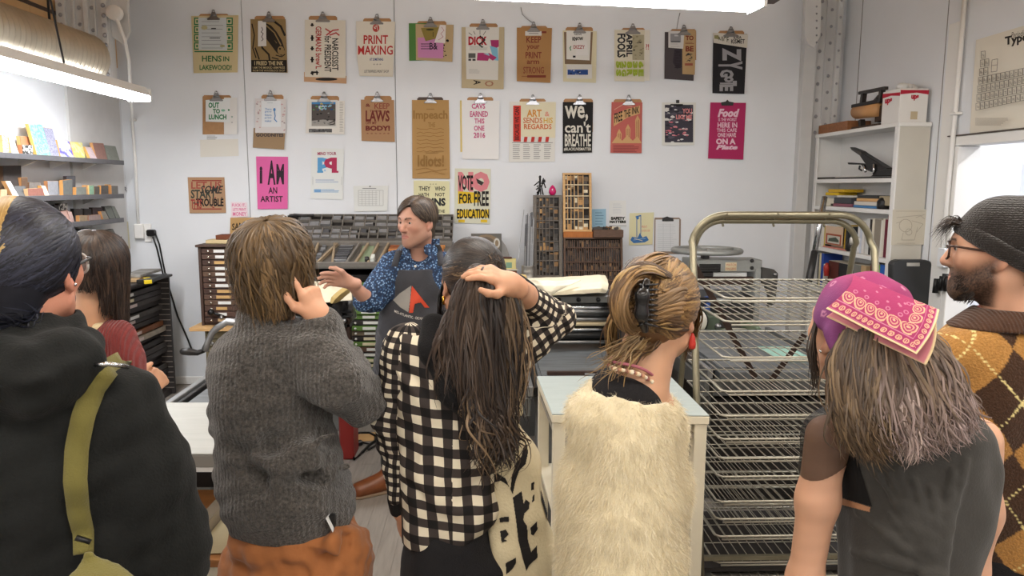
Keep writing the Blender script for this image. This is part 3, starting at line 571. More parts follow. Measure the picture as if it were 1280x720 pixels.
s=Sheet('poster','poster with pink and yellow blocks reading vote for free education',(568.5,210.5,613.5,211,612.5,280,568,278.5),.003,'#d3d2be')
YL='#ddb92f'
s.T('NO',572.5,214.5,612,240,'#d6848a',bold=.09).G(YL,(572.5,239),(572.5,255),(600,253),(600,241)).Rc(YL,571.5,262,611,272).Rc(YL,573,274.5,581,278).Rc(YL,601,274.5,609,278)
s.T('VOTE',572.5,219,591.5,238,K,bold=.03).T('FOR',574,242,590,254.5,K,bold=.03).T('FREE',592.5,239,611,257.5,K,bold=.03).T('EDUCATION',571,261,611.5,273.5,K,bold=.03).G('#3a3430',(595,223),(605,228),(602,232),(597,229)).done()
s=Sheet('note','small pink and white note pinned left of the pink poster',(288.5,252.5,309,253,310,271,289,272),.003,'#e3d3d8')
s.T('FUCK IT,',290,254.5,307,259,'#d06a92').T('LETS PRINT',291,260,307.5,263.5,'#d06a92').T('MONEY',291,265,308,270,'#d06a92').done()
s=Sheet('poster','brown lettered sign board leaning on top of the drawer cabinet',(288,272,328,272,328,306,287,306),.004,'#b7925f',cat='sign',th=.012)
s.T('SAMUEL',290,279.5,318,288,'#33291f',slant=-.12).T('FRANKLIN',292,292,326,298,'#33291f',slant=-.08).done()
Sheet('print','pale blue sheet on the wall behind the tall case',(739,261.5,757.5,261,757.5,284,739,284),.003,'#9cc0d3').rows('#5d7f95',744,266,755,280,5,.7).done()
s=Sheet('print','white notice with black words safety matters',(761.5,250.5,782.5,250.5,783,284,761,283),.003,'#dfe0de')
s.T('SAFETY',763.5,271,781.5,275,'#26261f',bold=.08).T('MATTERS',762,275.5,782.5,279,'#26261f',bold=.08).rows('#c3c6cc',766,255,778,266,6,.5).Rc('#b9bbbd',761.5,281.5,783,283).done()
s=Sheet('poster','pale yellow print of a tall blue hand press',(787,266.5,817.5,265.5,815.5,305.5,786,306.5),.003,'#d9d3ab')
B1='#3f6fa8'
s.Ln(B1,1,(796,272),(796,296)).Ln(B1,.9,(801,270),(801,292)).Ln(B1,1.6,(795,271),(801,269.5)).C(B1,797,272.5,1.8).G(B1,(788,300),(790,296),(797,297),(800,291),(803,297),(808,295),(811,300),(806,303),(792,304)).Ln('#9db8cf',.7,(792,300),(807,298)).Ln('#d9d3ab',.7,(793,298),(803,301)).T('PRINT',802,282,809,285,'#d08f7a',bold=.01).T('EXERCISE',802,287,812.5,289.5,'#d08f7a',bold=.01).done()
t=thing('clipboard','silver edged clipboard with a lined log sheet right of the blue press print','clipboard',wy(834,317,D-.02))
MB().prism([W(x,y,0)for x,y in((818.5,272),(818,274),(817.5,315),(819,317),(849,317.5),(850.5,315.5),(851,274.5),(849,272))],(0,-.005,0),mat('board_brown2','#8c7867',.5)).build('board',t,bevel=.002)
MB().prism([W(x,y,.012)for x,y in((828,272.5),(827.5,276.5),(842,276.5),(841.5,272.5),(836,271.5),(834,270.5))],(0,-.006,0),M_DSTEEL).build('clip',t,bevel=.002)
s=Sheet('note','lined log sheet on the low clipboard',(819.5,274.5,849,274,848.5,314.5,819,314),.007,'#d6d8da')
s.rows('#b4b8bc',822,281,847,312,13,.35,3);s.Ln('#b4b8bc',.35,(829,279),(829,313)).Ln('#b4b8bc',.35,(838,279),(838,313)).done()
for lab,p in(('thin wire loop hanging above the kraft print arm clipboard',[(651,9),(653,18),(659,24),(665,28)]),('thin wire hanging from the strip lamp above the tenth clipboard',[(850,16),(848,24),(846.5,32),(846,36)])):
 MB().tube([wy(x,y,D-.02)for x,y in p],.003,5,M_STEEL).build('wire',None,label=lab,cat='wire')
PL=lambda x,y,off:wx(x,y,XL+.006+off)
s=Sheet('print','yellowed newspaper sheet on the left wall beside the shelf ends',(143.5,277,160,277,163,311,146,307),.001,'#cfc8a8',plane=PL)
s.rows('#a8a189',147,282,160,306,10,.7).done()
s=Sheet('print','white strip with dark letters on the left wall by the second shelf',(138,231,159,231.5,159,241,138,241),.001,'#d5d6d8',plane=PL)
s.T('DANGER',139,233.5,158.5,239.5,'#4a4a50',bold=.03).done()
PRW=lambda x,y,off:wx(x,y,XR-.006-off)
s=Sheet('poster','large cream chart of type faces on the right wall',(1220,50,1300,26,1292,158,1212,166.5),.001,'#dcd6c8',plane=PRW)
GY='#6b6660'
s.T('Periodic Table of',1264,40.5,1302,47.5,'#4a4540',shear=.25,bold=0,slant=-.18).T('Typefaces',1256,46,1312,60,'#2b2724',bold=.04,slant=-.22)
def cell(x,y,t):
 k=-.18*(x-1226)
 s.Ln(GY,.5,(x,y),(x,y+8.5),(x+5,y+7.6),(x+5,y-.9),(x,y));s.T(t,x+1.2,y+2.5,x+4,y+6.2,GY,bold=0)
names='He Ga Fu Bo Di Mi Ro Ak Un Sa Gi Ba Ca Ti Ve Tr Lu Cl Ta Op Pa Ro'.split();k=0
for r_,n_ in enumerate((1,2,2,12,12,12,12)):
 for c_ in range(n_):
  x=1226.5+c_*5.55-r_*1.1;y=64.5+r_*10.8-c_*1.15
  if x<1290:cell(x,y,names[k%22]);k+=1
s.Ln(GY,.6,(1240,75),(1239,90),(1246,89),(1247,73.5),(1240,75)).Ln(GY,.5,(1239.5,82),(1246.5,81))
s.rows('#a39d92',1219,148,1262,156,5,.7,6).done()
# ------------------------------------------------------------------ shelves of printing blocks on the left wall
M_SHELF=mat('shelf_grey','#5b5b5e',.5,var=.08,scale=20)
XF=-2.95
shelf_z=[]
for i,(yp,lab)in enumerate(((201,'top grey wall shelf holding painted printing blocks'),(242.5,'second grey wall shelf crowded with small wood blocks'),(272.5,'third grey wall shelf holding dark blocks'),(301,'lowest grey wall shelf behind the dark haired woman'))):
 p=wx(155,yp,XF);z=p.z;shelf_z.append(z);y1=p.y;y0=3.3
 o=MB().box((XL+.002,y0,z-.022),(XF-.012,y1,z),M_SHELF).build('wall_shelf',None,label=lab,cat='shelf',bevel=.002)
 MB().box((XF-.012,y0,z-.034),(XF,y1,z+.002),M_SHELF).build('fascia',o,bevel=.002)
 for px in(29,67,105,135):
  yb=wx(px,yp+10,XL+.03).y
  if yb<y1:
   MB().prism([(XL+.002,yb,z-.022),(XL+.002,yb,z-.085),(XL+.03,yb,z-.075),(XF-.03,yb,z-.022)],(0,.012,0),M_WHITE).build('bracket',o)
def fmat(key,a,b,scale=60,thr=.5):
 if key in MATS:return MATS[key]
 m=mat(key,a,.7);nt=m.node_tree;N=nt.nodes;L=nt.links
 tc=N.new('ShaderNodeTexCoord');nz=N.new('ShaderNodeTexNoise');nz.inputs['Scale'].default_value=scale;nz.inputs['Detail'].default_value=3
 L.new(tc.outputs['Object'],nz.inputs['Vector']);cr=N.new('ShaderNodeValToRGB')
 cr.color_ramp.elements[0].position=thr-.06;cr.color_ramp.elements[1].position=thr+.06
 cr.color_ramp.elements[0].color=(*lin(a),1);cr.color_ramp.elements[1].color=(*lin(b),1)
 L.new(nz.outputs['Fac'],cr.inputs[0]);L.new(cr.outputs[0],N['Principled BSDF'].inputs['Base Color'])
 return m
def block(label,si,q,face,edge='#c29a62',th=.022,lean=.07,name='printing_block',d=0.0):
 """quad in the picture: top-left, top-right, bottom-right, bottom-left; the foot stands on the shelf"""
 z=shelf_z[si];xb=XF-.03-d;xt=xb-lean
 bl=wx(q[6],q[7],xb);br=wx(q[4],q[5],xb);tl=wx(q[0],q[1],xt);tr=wx(q[2],q[3],xt)
 hl,hr=tl.z-bl.z,tr.z-br.z
 for p in(bl,br):p.z=z+.001
 tl.z=bl.z+hl;tr.z=br.z+hr
 m=face if not isinstance(face,str)else mat('blk_'+face,face,.6,var=.15,scale=50)
 o=MB().prism([bl,br,tr,tl],(-th,0,.0),flat(edge)).build(name,None,label=label,cat='block',group='printing blocks on the wall shelves')
 k=Vector((.003,0,.0004))
 c=(bl+br+tr+tl)/4
 MB().prism([p+(c-p)*.03+k for p in(bl,br,tr,tl)],(-.003,0,0),m).build('printing_face',o)
 return o
T1=fmat('turq','#8fc9bb','#5fae9f',70);B2=fmat('bluewhite','#c7c9d6','#5a53b5',14,.56);Y2=fmat('yellowgreen','#bcbf9c','#c9c069',30);P2=fmat('pattern_tan','#cfc8ba','#8d8069',60)
G2=fmat('grey_text','#8f8fa0','#74748a',90);BW=fmat('blackwhite','#d0cec8','#2b2b2b',50)
block('turquoise speckled block, tallest on the top shelf',0,(35,153,52,154,63,194,46,192),T1,'#d2a55c')
block('grey lettered block right of the turquoise block',0,(53,158,65,160,74,195,63,194),G2)
block('white block with blue brush mark on the top shelf',0,(71,174,86,176,92,196,76,195),B2)
block('pale yellow green block on the top shelf',0,(87,176,102,177.5,107,197.5,93,196),Y2)
block('pale pink block with orange edge on the top shelf',0,(106,183,115,184,124,199,113,198),'#cdb9bd','#d2a55c')
block('red brown block near the end of the top shelf',0,(115,178,129,178.5,134,199,121,198.5),'#8c6a61','#b98a58')
block('grey green block at the end of the top shelf',0,(131,181,144,182,149.5,200,136,199.5),'#7c8078','#7c8078')
block('tan patterned block at the left of the top shelf',0,(2,168,9,168,11,190,4,190),P2)
block('white curved block at the left of the top shelf',0,(10,168,15,168,23,190,14,190),'#cdd0d2')
block('small brown block stacked upright on the top shelf',0,(24,168,37,169,41,192,27,191),'#a9714e',lean=.03,d=.05)
block('small black and white patterned block on the top shelf',0,(27,179,40,179,41,191,28,190.5),BW,'#a9714e',lean=.01,th=.03)
L2=[('tall dark plate standing at the back of the second shelf',(3,205,26,205,27,243,4,243),'#3a3533','#5b4636',.02,.07),('white slanting bar on the second shelf',(6,224,12,224,23,243,16,243),'#c9c7c4','#b98a58',.03,0),('small tan block at the left of the second shelf',(0,234,8,234,8,243,0,243),'#b9a583','#b98a58',.0,0),('dark grey lettered block leaning on the second shelf',(17,230.5,31,230.5,32,243,22,243),'#5a5b5c','#5a4a3c',.03,.02),('upright wood block beside the tall dark plate',(26,220,34,220,34,243,27,243),'#5f4a3a','#a9794b',.0,.06),('low red brown block on the second shelf',(34,234,53,233.5,55,243,35,243),'#96665a','#d0ae82',.0,0),('small grey block behind the red brown block',(36,226,50,227,50,243,36,243),'#77736f','#7c5a42',.0,.06),('cream edged block tilted beside the red brown block',(51,230.5,56,230.5,61,242.5,56,243),'#d6cfbc','#c08c4c',.03,0),('square blue grey block on the second shelf',(59,224.5,72,224.5,73,242.5,60,242.5),'#87888d','#a3724a',.01,.02),('dark grey carved block with orange side',(78,224,90,223,90,242.5,79,242.5),'#616360','#c08a50',.01,.0),('dark metal block behind the carved block',(83,219,94,219,94,242.5,83,242.5),'#4c4c50','#3a3433',.0,.06),('low grey green block right of the carved block',(95,233,107,233,108,242.5,95,242.5),'#7c8079','#c08a50',.0,0),('small mint green block on the second shelf',(111,231,117,231,117,242.5,111.5,242.5),'#7fa38a','#d0a468',.0,0),('small orange wood block left of the mint green block',(106.5,230.5,110.5,231,110.5,242.5,107,242.5),'#c09462','#c09462',.0,.01),('small dark type block right of the mint green block',(118,232,124,232,124,242,118,242),'#55504b','#8a6242',.0,0),('small dark block with tan edge on the second shelf',(126,231,135,231,135,242,126,242),'#57524e','#c08a50',.0,0),('small tan block near the end of the second shelf',(134.5,230,138,230,138.5,242,135,242),'#bb8e5a','#bb8e5a',.0,.03),('grey block at the end of the second shelf',(139,231.5,147,232,147.5,242,139.5,242),'#6f6d69','#b9824c',.0,0)]
for lab,q,c,e,ln,d in L2:block(lab,1,q,c,e,.025,ln,d=d)
L3=[('dark plate at the left of the third shelf',(54,258,67,258,71,279,58,281),'#4d453f','#3a3230',.03,.03),('black rounded block on the third shelf',(67,256,73,256,75,278,70,279),'#2a2a2b','#2a2a2b',.02,.03),('dark speckled block stacked high on the third shelf',(73,254,84,254,84,277.5,73,278),BW,'#3b2a26',.0,.05),('pinkish stone coloured block on the third shelf',(73,264,84,262,92,277,74,278),'#a5867c','#7d5a4c',.02,0),('tilted pink edged block on the third shelf',(84,262,89,262,92.5,275,88,276),'#a98f88','#7d5a4c',.01,0),('dark grey block in the middle of the third shelf',(92,261,103,261.5,103,276,93,277),'#48484a','#2c2a2a',.0,.05),('small wood type block on the third shelf',(99,269,109,269,109,276,99,276.5),'#8c7a62','#a9794b',.0,0),('small black block behind the small wood type',(105,261,115,261.5,115,275,105,276),'#3e3d3f','#2c2a2a',.0,.05),('dark brown block on the third shelf',(115,259.5,128,259.5,128,274,116,275),'#3c3236','#3a2c26',.0,.04),('low pinkish block on the third shelf',(111,269,125,268,126,274.5,111,275.5),'#8d7b76','#8d6b58',.0,0),('orange edged grey block on the third shelf',(126,264,131,264,136,273.5,129,274),'#7b766c','#b07c4a',.01,0),('grey green slanting plate near the end of the third shelf',(130,258,138,257.5,144,273,137,273.5),'#5d615b','#444444',.03,0),('grey green slanting plate at the end of the third shelf',(138.5,257.5,143,258,150,272.5,145,273),'#6d716a','#444444',.03,0)]
for lab,q,c,e,ln,d in L3:block(lab,2,q,c,e,.025,ln,d=d)
for lab,q,c in(('dark block on the lowest shelf behind the dark haired woman',(88,287,109,284,110,305,88,308),'#3a3a3b'),('dark square block on the lowest shelf',(98,283,110,283,110,305,98,306),'#2f2e2f'),('grey slanting plate on the lowest shelf',(124,288,141,286.5,149,301.5,126,303),'#6f706c')):block(lab,3,q,c,'#3c3a38',.025,.03)
block('small black metal gadget at the end of the lowest shelf',3,(143,297,152,297,152,302,144,302),'#222224','#222224',.02,.0,name='metal_gadget')
# ------------------------------------------------------------------ drawer cabinets
def cabinet(name,label,loc,rz,w,d,h,rows,inset=.0,face=None,body=None,knob=.1,lab=(.3,.62),top=.02,faces=None,knobm=None,labc=None,z0=.05,rail=True,pull=.02,seed=1,labh=.5,group=None):
 """front faces -y in its own frame; w along x, d along +y, drawers stacked from z0 to h"""
 r=random.Random(seed);t=thing(name,label,'cabinet',loc,rz,group=group);body=body or M_DKWOOD;th=.022
 mb=MB();mb.box((0,0,0),(th,d,h),body);mb.build('side_panel',t,local=True,bevel=.002)
 MB().box((w-th,0,0),(w,d,h),body).build('side_panel',t,local=True,bevel=.002)
 MB().box((th,d-.015,0),(w-th,d,h),body).build('back_panel',t,local=True)
 MB().box((th,.03,0),(w-th,d-.015,z0),body).build('plinth',t,local=True)
 if top:MB().box((-.015,-.02,h),(w+.015,d,h+top),body).build('top',t,local=True,bevel=.004)
 ph=(h-z0-.01)/rows
 for i in range(rows):
  z=h-.008-(i+1)*ph;p=r.choice((0,0,0,pull*.6,pull));y=inset-p
  f=faces[i%len(faces)]if faces else(face or body)
  dw=MB().box((th+.004,y,z+.003),(w-th-.004,y+.02,z+ph-.003),f).box((th+.012,y+.02,z+.005),(w-th-.012,d*.8,z+.012),f).build('drawer',t,local=True,bevel=.0015)
  kx=th+w*knob;km=knobm or M_STEEL
  MB().lathe((kx,y,z+ph/2),[(.004,0),(.004,-.006),(ph*.2,-.009),(ph*.22,-.013),(ph*.1,-.018),(0,-.019)],8,km,'y').build('knob',dw,local=True)
  a=lab[0]*w+r.uniform(-.02,.02)*w;b=a+(lab[1]-lab[0])*w*r.uniform(.6,1.1)
  lc=r.choice(labc or('#e0ded4','#d9cfae','#cfd0ce'))
  MB().box((a,y-.003,z+ph*(.5-labh/2)),(b,y,z+ph*(.5+labh/2)),flat(lc)).build('label_card',dw,local=True)
  if rail and inset>.05:
   MB().box((w-th-.006,.005,z),(w-th,inset,z+.005),flat('#8a8178')).build('runner',t,local=True)
 return t
LW=[mat('case_'+c,c,.55,var=.15,scale=20)for c in('#3b3736','#403b39','#383433','#44403d','#7a4c30','#9a9082','#3b3736','#41393a')]
cabinet('case_cabinet','dark case cabinet with white labels against the left wall',(-2.68,5.05,0),math.pi/2,1.35,.44,1.02,21,.095,faces=[LW[0],LW[1],LW[0],LW[1],LW[2],LW[3],LW[0],LW[2],LW[4],LW[5],LW[1]],body=mat('case_body','#332f2e',.5,.0,var=.15,scale=16),knob=.45,lab=(.50,.66),labc=('#d9d9d9','#c9b9b4','#d9cfae'),seed=3,pull=.05)
def slab(name,label,cat,q,z,th,m,bevel=.003,group=None):
 p=[wz(x,y,z)for x,y in zip(q[::2],q[1::2])]
 return MB().prism(p,(0,0,-th),m).build(name,None,label=label,cat=cat,bevel=bevel,group=group)
ZT=1.042
slab('board','grey topped wooden board lying on the dark case cabinet','board',(150,344,176,336,202,335.5,175,343.5),ZT+.052,.022,fmat('grey_board','#8f8d88','#7d7a74',9))
slab('tray','dark flat tray lying on the dark case cabinet beside the yellow box','tray',(170,350,193,346,209,341,188,349.5),ZT+.03,.03,M_BLACK)
slab('box','small yellow box on the dark case cabinet','box',(178.5,347,188,346,190,350,180,351),ZT+.028,.028,flat('#d8bf2c'))
slab('folder','flat brown folder under the wooden board on the cabinet','folder',(150,349,164,344.5,182,344.5,172,349),ZT+.027,.025,flat('#a98e6a'))
Y1=6.15
p=wy(247,309,Y1);zt=p.z;xl_=p.x;xr_=wy(322,309,Y1).x;zb=wy(250,407,Y1).z
BRN=[mat('drw_'+c,c,.5,var=.2,scale=18,stretch=(1,1,5))for c in('#4f3a32','#553f36','#47342d','#5a4439','#604a3c')]
LBL=('#dcdcd8','#c6a06a','#c9b08a','#dcdcd8')
cabinet('drawer_cabinet','brown drawer cabinet with round knobs on the back left bench',(xl_,Y1,zb),0,xr_-xl_,.5,zt-zb,13,.012,faces=BRN,body=mat('cab_brown','#4a3830',.5,var=.2,scale=14,stretch=(1,1,5)),knob=.13,lab=(.27,.5),labc=LBL,knobm=mat('knob_nickel','#cfcabc',.25,.9),z0=.02,seed=5,pull=.01)
OLV=[mat('olv_'+c,c,.55,var=.12,scale=20)for c in('#6c634b','#665d46','#70674f')]
b=cabinet('bench_cabinet','olive bench cabinet carrying the brown drawer cabinet',(wy(256,415,6.1).x,6.1,0),0,xr_-wy(256,415,6.1).x,.55,zb-.03,8,.012,faces=OLV,body=OLV[1],knob=.08,lab=(.07,.16),labc=('#d9d6c9',),seed=8,top=0)
MB().box((wy(236,410,6.05).x,6.05,zb-.03),(xr_+.02,6.66,zb-.001),M_LTWOOD).build('worktop',None,label='light wooden worktop under the brown drawer cabinet',cat='worktop',bevel=.003)
def book_box(name,label,cat,q,th,m,Yp,zbot,parts=None):
 x0,x1=wy(q[0],q[1],Yp).x,wy(q[2],q[1],Yp).x
 return MB().box((x0,Yp,zbot),(x1,Yp+.16,zbot+th),m).build(name,None,label=label,cat=cat,bevel=.003)
z_=zt+.021
book_box('book','cream book lying flat on the brown drawer cabinet','book',(257,305,288),.03,flat('#c9b48a'),6.25,z_)
book_box('book','brown leather book on top of the cream book','book',(269.5,299,291),.038,flat('#6a3c26'),6.28,z_+.031)
MB().ball(wy(264,390.5,Y1-.05),.028,M_BLACK).tube([wy(264,390.5,Y1-.05),wy(272,393,Y1-.04),wy(280,396,Y1-.05)],.012,8,M_BLACK).ball(wy(277,397,Y1-.06),.018,M_STEEL).build('lever_knob',None,label='black ball lever in front of the brown drawers',cat='lever')
# ------------------------------------------------------------------ type bank: sloping cases above green drawers
YG=5.95
gx0,gx1=wy(400,400,YG).x,wy(566,400,YG).x
gz=wy(450,351,YG).z
G_=[mat('grn_'+c,c,.5,var=.1,scale=20)for c in('#5c7a3c','#2f2c2a','#332f2d','#7d7460','#837a66','#5f7d3e','#607f40','#35312e','#5a7a3a','#7a6c58','#2f2b29','#5e7c3e','#5d4638','#33302d','#627f43','#2d2a28')]
cabinet('type_cabinet','type cabinet with green and dark drawers behind the man',(gx0,YG,0),0,gx1-gx0,.6,gz,22,.012,faces=G_,body=M_BLACK,knob=.245,lab=(.33,.46),labc=('#dfe0d8','#d9cfae'),seed=11,knobm=flat('#d6d6d0'),top=.03)
bt=thing('type_case_stand','sloping stand of type cases on top of the green type cabinet','stand',(wy(430,300,6.3).x,6.3,gz+.031))
bx0,bx1=wy(356,270,6.5).x,wy(566,270,6.5).x
class Slope:
 def __init__(s,px,py,bx):
  s.o=wy(px[0],py[0],bx[0]);s.o2=wy(px[0],py[1],bx[1])
 pass
def slope_case(nm,zf,yf,zb_,yb_,x0,x1,th,m):
 """a shallow case on a slope from (yf,zf) front to (yb,zb) back; returns a mapper u in 0..1 across, v 0..1 up the slope, h out of it"""
 a,b=NP((yf,zf)),NP((yb_,zb_));t_=(b-a);n_=NP((-t_[1],t_[0]));n_=n_/np.linalg.norm(n_);
 if n_[1]<0:n_=-n_
 def S(u,v,h):q=a+t_*v+n_*h;return(x0+(x1-x0)*u,q[0],q[1])
 def bar(u0,v0,u1,v1,h0,h1,mm):return MB().hexa([S(u0,v0,h0),S(u1,v0,h0),S(u1,v1,h0),S(u0,v1,h0),S(u0,v0,h1),S(u1,v0,h1),S(u1,v1,h1),S(u0,v1,h1)],mm)
 return S,bar
M_CG=mat('case_grey','#7b766f',.5,var=.15,scale=20);M_LEAD=mat('lead','#9b9c9e',.4,.5,var=.15,scale=30);M_LEADD=mat('lead_dark','#5d5d60',.45,.4,var=.15,scale=30)
M_TINY=flat('#2a2725')
MB().box((bx0,6.36,gz+.03),(bx1,6.66,1.30),M_BLACK).build('support',bt)
MB().box((bx0,5.97,gz+.03),(bx1,6.36,wy(450,336,5.97).z-.05),M_BLACK).build('shelf_box',bt)
def tier(nm,yp0,Y0,yp1,Y1_,rows,cols,cell,seed,lead=(.0,.9)):
 r=random.Random(seed);z0,z1=wy(450,yp0,Y0).z,wy(450,yp1,Y1_).z
 S,bar=slope_case(nm,z0,Y0,z1,Y1_,bx0,bx1,.03,M_CG)
 base=bar(0,0,1,1,-.012,-.004,M_TINY).build(nm,bt)
 for v in np.linspace(0,1,rows+1):bar(0,max(0,v-.02),1,min(1,v+.02),-.004,.022,M_CG).build('slat',base)
 for i in range(rows):
  v0,v1=i/rows,(i+1)/rows
  us=np.linspace(0,1,cols+1)
  for u in us:bar(max(0,u-.003),v0,min(1,u+.003),v1,-.004,.02,M_CG).build('slat',base)
  for a,b_ in zip(us,us[1:]):
   k=r.random();lo=r.uniform(.05,.25)if k>.25 else.05;hi=r.uniform(.45,.8)
   if r.random()<.12:continue
   bar(a+.006,v0+(v1-v0)*lo,b_-.006-r.choice((0,0,.01)),v0+(v1-v0)*hi,-.003,r.uniform(.012,.03),r.choice((M_LEAD,M_LEAD,M_LEADD,M_LEAD))).build('lead_slug',base)
 return S,bar,base
tier('upper_case',285,6.53,270,6.66,2,15,1,21)
tier('middle_case',300.5,6.40,286.5,6.52,2,18,1,22)
MB().box((bx0,6.37,wy(450,302,6.4).z-.02),(bx1,6.41,wy(450,300.8,6.4).z),M_CG).build('front_rail',bt)
z0,z1=wy(450,333,YG-.01).z,wy(450,306,6.38).z
S,bar=slope_case('lower',z0,YG-.01,z1,6.38,bx0,bx1,.03,M_CG)
base=bar(0,0,1,1,-.02,-.004,flat('#6d6a64')).build('lower_case',bt)
uu=lambda px:(px-356)/210
for a,b_ in((0,.05),(.95,1)):bar(0,a,1,b_,-.004,.03,M_CG).build('slat',base)
def dv(u0,u1,m=mat('divider_wood','#9c8a70',.6,var=.12,scale=20)):
 S_=[S(u0-.006,.05,0),S(u0+.006,.05,0),S(u1+.006,.95,0),S(u1-.006,.95,0)];T_=[S(u0-.006,.05,.028),S(u0+.006,.05,.028),S(u1+.006,.95,.028),S(u1-.006,.95,.028)]
 MB().hexa(S_+T_,m).build('slat',base)
for a,b_ in((.01,.01),(.235,.215),(.265,.325),(.35,.31),(.425,.455),(.475,.505),(.545,.565),(.60,.625),(.80,.80)):dv(a,b_,M_CG if a==.425 else MATS['divider_wood'])
r=random.Random(5)
def fill(u0,u1,n,cols,v0=.08,v1=.93,m=1):
 for i in range(n):
  v=v0+(v1-v0)*i/n;h=(v1-v0)/n;a=u0+(u1-u0)*v*.0
  MB_=bar(u0+r.uniform(0,.004),v+.1*h,u1-r.uniform(0,.012),v+.8*h,-.003,r.uniform(.012,.024),cols[r.randrange(len(cols))]);MB_.build('lead_slug',base)
LC=[M_LEAD,M_LEADD,M_LEADD,mat('lead_mid','#78797b',.45,.4)]
ORG=[mat('brass_sp','#b4703a',.45,.2,var=.2,scale=40),mat('brass_sp2','#c98a4e',.45,.2,var=.2,scale=40),mat('brass_sp3','#8f4f28',.5,.1)]
fill(.02,.2,9,LC+ORG);fill(.24,.27,8,LC);fill(.345,.425,12,LC,.08,.95);fill(.36,.42,3,[M_LEAD],.05,.2)
bar(.475,.08,.545,.93,-.003,.004,flat('#8a9a7d')).build('tray_liner',base)
for u0,u1 in((.635,.71),(.715,.795),(.805,.88),(.885,.96)):fill(u0,u1,8,ORG)
MB().cyl(S(.535,.16,.0),S(.535,.16,.05),.018,10,M_DSTEEL).build('small_tin',None,label='small dark tin standing in the sloping case',cat='tin')
bar(.556,.1,.575,.3,0,.05,flat('#d9dcd4')).build('jar',None,label='small pale jar in the sloping case beside the spacers',cat='jar')
MB().tube([wy(360,271,6.6),wy(368,268.5,6.6),wy(380,269.5,6.62),wy(392,269,6.6)],.012,7,M_DSTEEL).build('tool',None,label='dark bent tool lying on top of the type case stand',cat='tool')
# ------------------------------------------------------------------ counter behind the presses, with upright type cases
ZK=.98
kx0,kx1=wy(578,350,6.1).x,wy(792,350,6.1).x
t=thing('bench','dark bench along the back wall carrying the upright type cases','bench',((kx0+kx1)/2,6.35,0))
MB().box((kx0,6.1,ZK-.04),(kx1,6.68,ZK),M_DKWOOD).build('worktop',t,bevel=.003)
for i in range(3):
 a=kx0+.02+(kx1-kx0-.04)*i/3;b=kx0+.02+(kx1-kx0-.04)*(i+1)/3
 c=MB().box((a,6.15,.05),(b-.01,6.66,ZK-.04),M_DKWOOD).build('cupboard',t,bevel=.003)
 MB().ball(((a+b)/2,6.14,.6),.02,M_STEEL).build('knob',c)
WOODT=[mat('wt_'+c,c,.6,var=.2,scale=60)for c in('#3a3531','#4a443e','#332f2d','#55483a','#8e6b45','#b98f5c','#57534f','#6e5a44','#2c2928','#d8cdb2')]
def type_case(label,q,Yf,frame,rows,seed,depth=.045,lean=.03,pal=None,cols=None,thick=4.0,inner=None,gap=.0,rowm=None):
 """upright case: q=(x0,y0,x1,y1) picture box of its front; rows = list of (y0,y1,n)"""
 x0,y0,x1,y1=q;r=random.Random(seed);ctr=wy((x0+x1)/2,y1,Yf)
 t=thing('type_case',label,'type case',(ctr.x,Yf+.03,ctr.z));zb,zt=wy(x0,y1,Yf).z,wy(x0,y0,Yf).z
 def P(x,y,dpt):
  v=(y1-y)/(y1-y0);a=wy(x,y,Yf);return NP((a.x,Yf+dpt+lean*v,a.z))
 def slabp(xa,ya,xb,yb,d0,d1,m):return MB().hexa([P(xa,yb,d0),P(xb,yb,d0),P(xb,yb,d1),P(xa,yb,d1),P(xa,ya,d0),P(xb,ya,d0),P(xb,ya,d1),P(xa,ya,d1)],m)
 slabp(x0,y0,x1,y1,depth*.75,depth,inner or flat('#2b241f')).build('back_board',t)
 for a in((x0,y0,x0+thick,y1),(x1-thick,y0,x1,y1),(x0+thick,y0,x1-thick,y0+thick*.8),(x0+thick,y1-thick,x1-thick,y1)):slabp(*a,0,depth*.75,frame).build('frame_bar',t,bevel=.002)
 ty=MB()
 for(a,b,n)in rows:
  slabp(x0+thick,b-.6,x1-thick,b+.6,.004,depth*.75,rowm or frame).build('slat',t)
  xs=[x0+thick+(x1-x0-2*thick)*i/n for i in range(n+1)]if not cols else[x0+thick+(x1-x0-2*thick)*c for c in cols]
  for i in range(1,len(xs)-1):slabp(xs[i]-.45,a+.6,xs[i]+.45,b-.6,.006,depth*.75,frame).build('slat',t)
  for xa,xb in zip(xs,xs[1:]):
   y=b-.8
   while y>a+1.6+r.random()*3*gap:
    h=min(r.uniform(2,7),y-a-1.2)
    if h<.8:break
    if r.random()>.1:
     ww=r.uniform(.75,1)
     k=r.random();m=r.choice(pal or WOODT)
     V=slabp(xa+.5,y-h,xa+.5+(xb-xa-1)*ww,y-.25,r.uniform(.008,.02),depth*.74,m);ty.add(np.concatenate(V.v),V.f,m)
    y-=h
 ty.build('wood_type',t,kind='stuff')
 return t,P
GREYF=mat('case_frame_grey','#6d655c',.6,var=.15,scale=30,stretch=(1,1,5));BRF=mat('case_frame_brown','#5d4638',.6,var=.2,scale=30,stretch=(1,1,5))
type_case('tall grey framed type case filled with small dark wood type',(667,244,703,349),6.42,GREYF,[(247,259,6),(259.5,276,6),(276.5,286,6),(286.5,302,6),(302.5,314,6),(314.5,326,6),(326.5,345,6)],31,cols=(0,.13,.28,.42,.58,.77,1),pal=WOODT[:9]*1)
type_case('dark framed case of narrow cells, widest of the upright cases',(705,297,779,352),6.40,BRF,[(300,310,24),(310.5,328,24),(328.5,338.5,24),(339,350,24)],33,thick=2.6,gap=2.2,pal=[WOODT[i]for i in(0,1,2,3,8,8,0,4,7)])
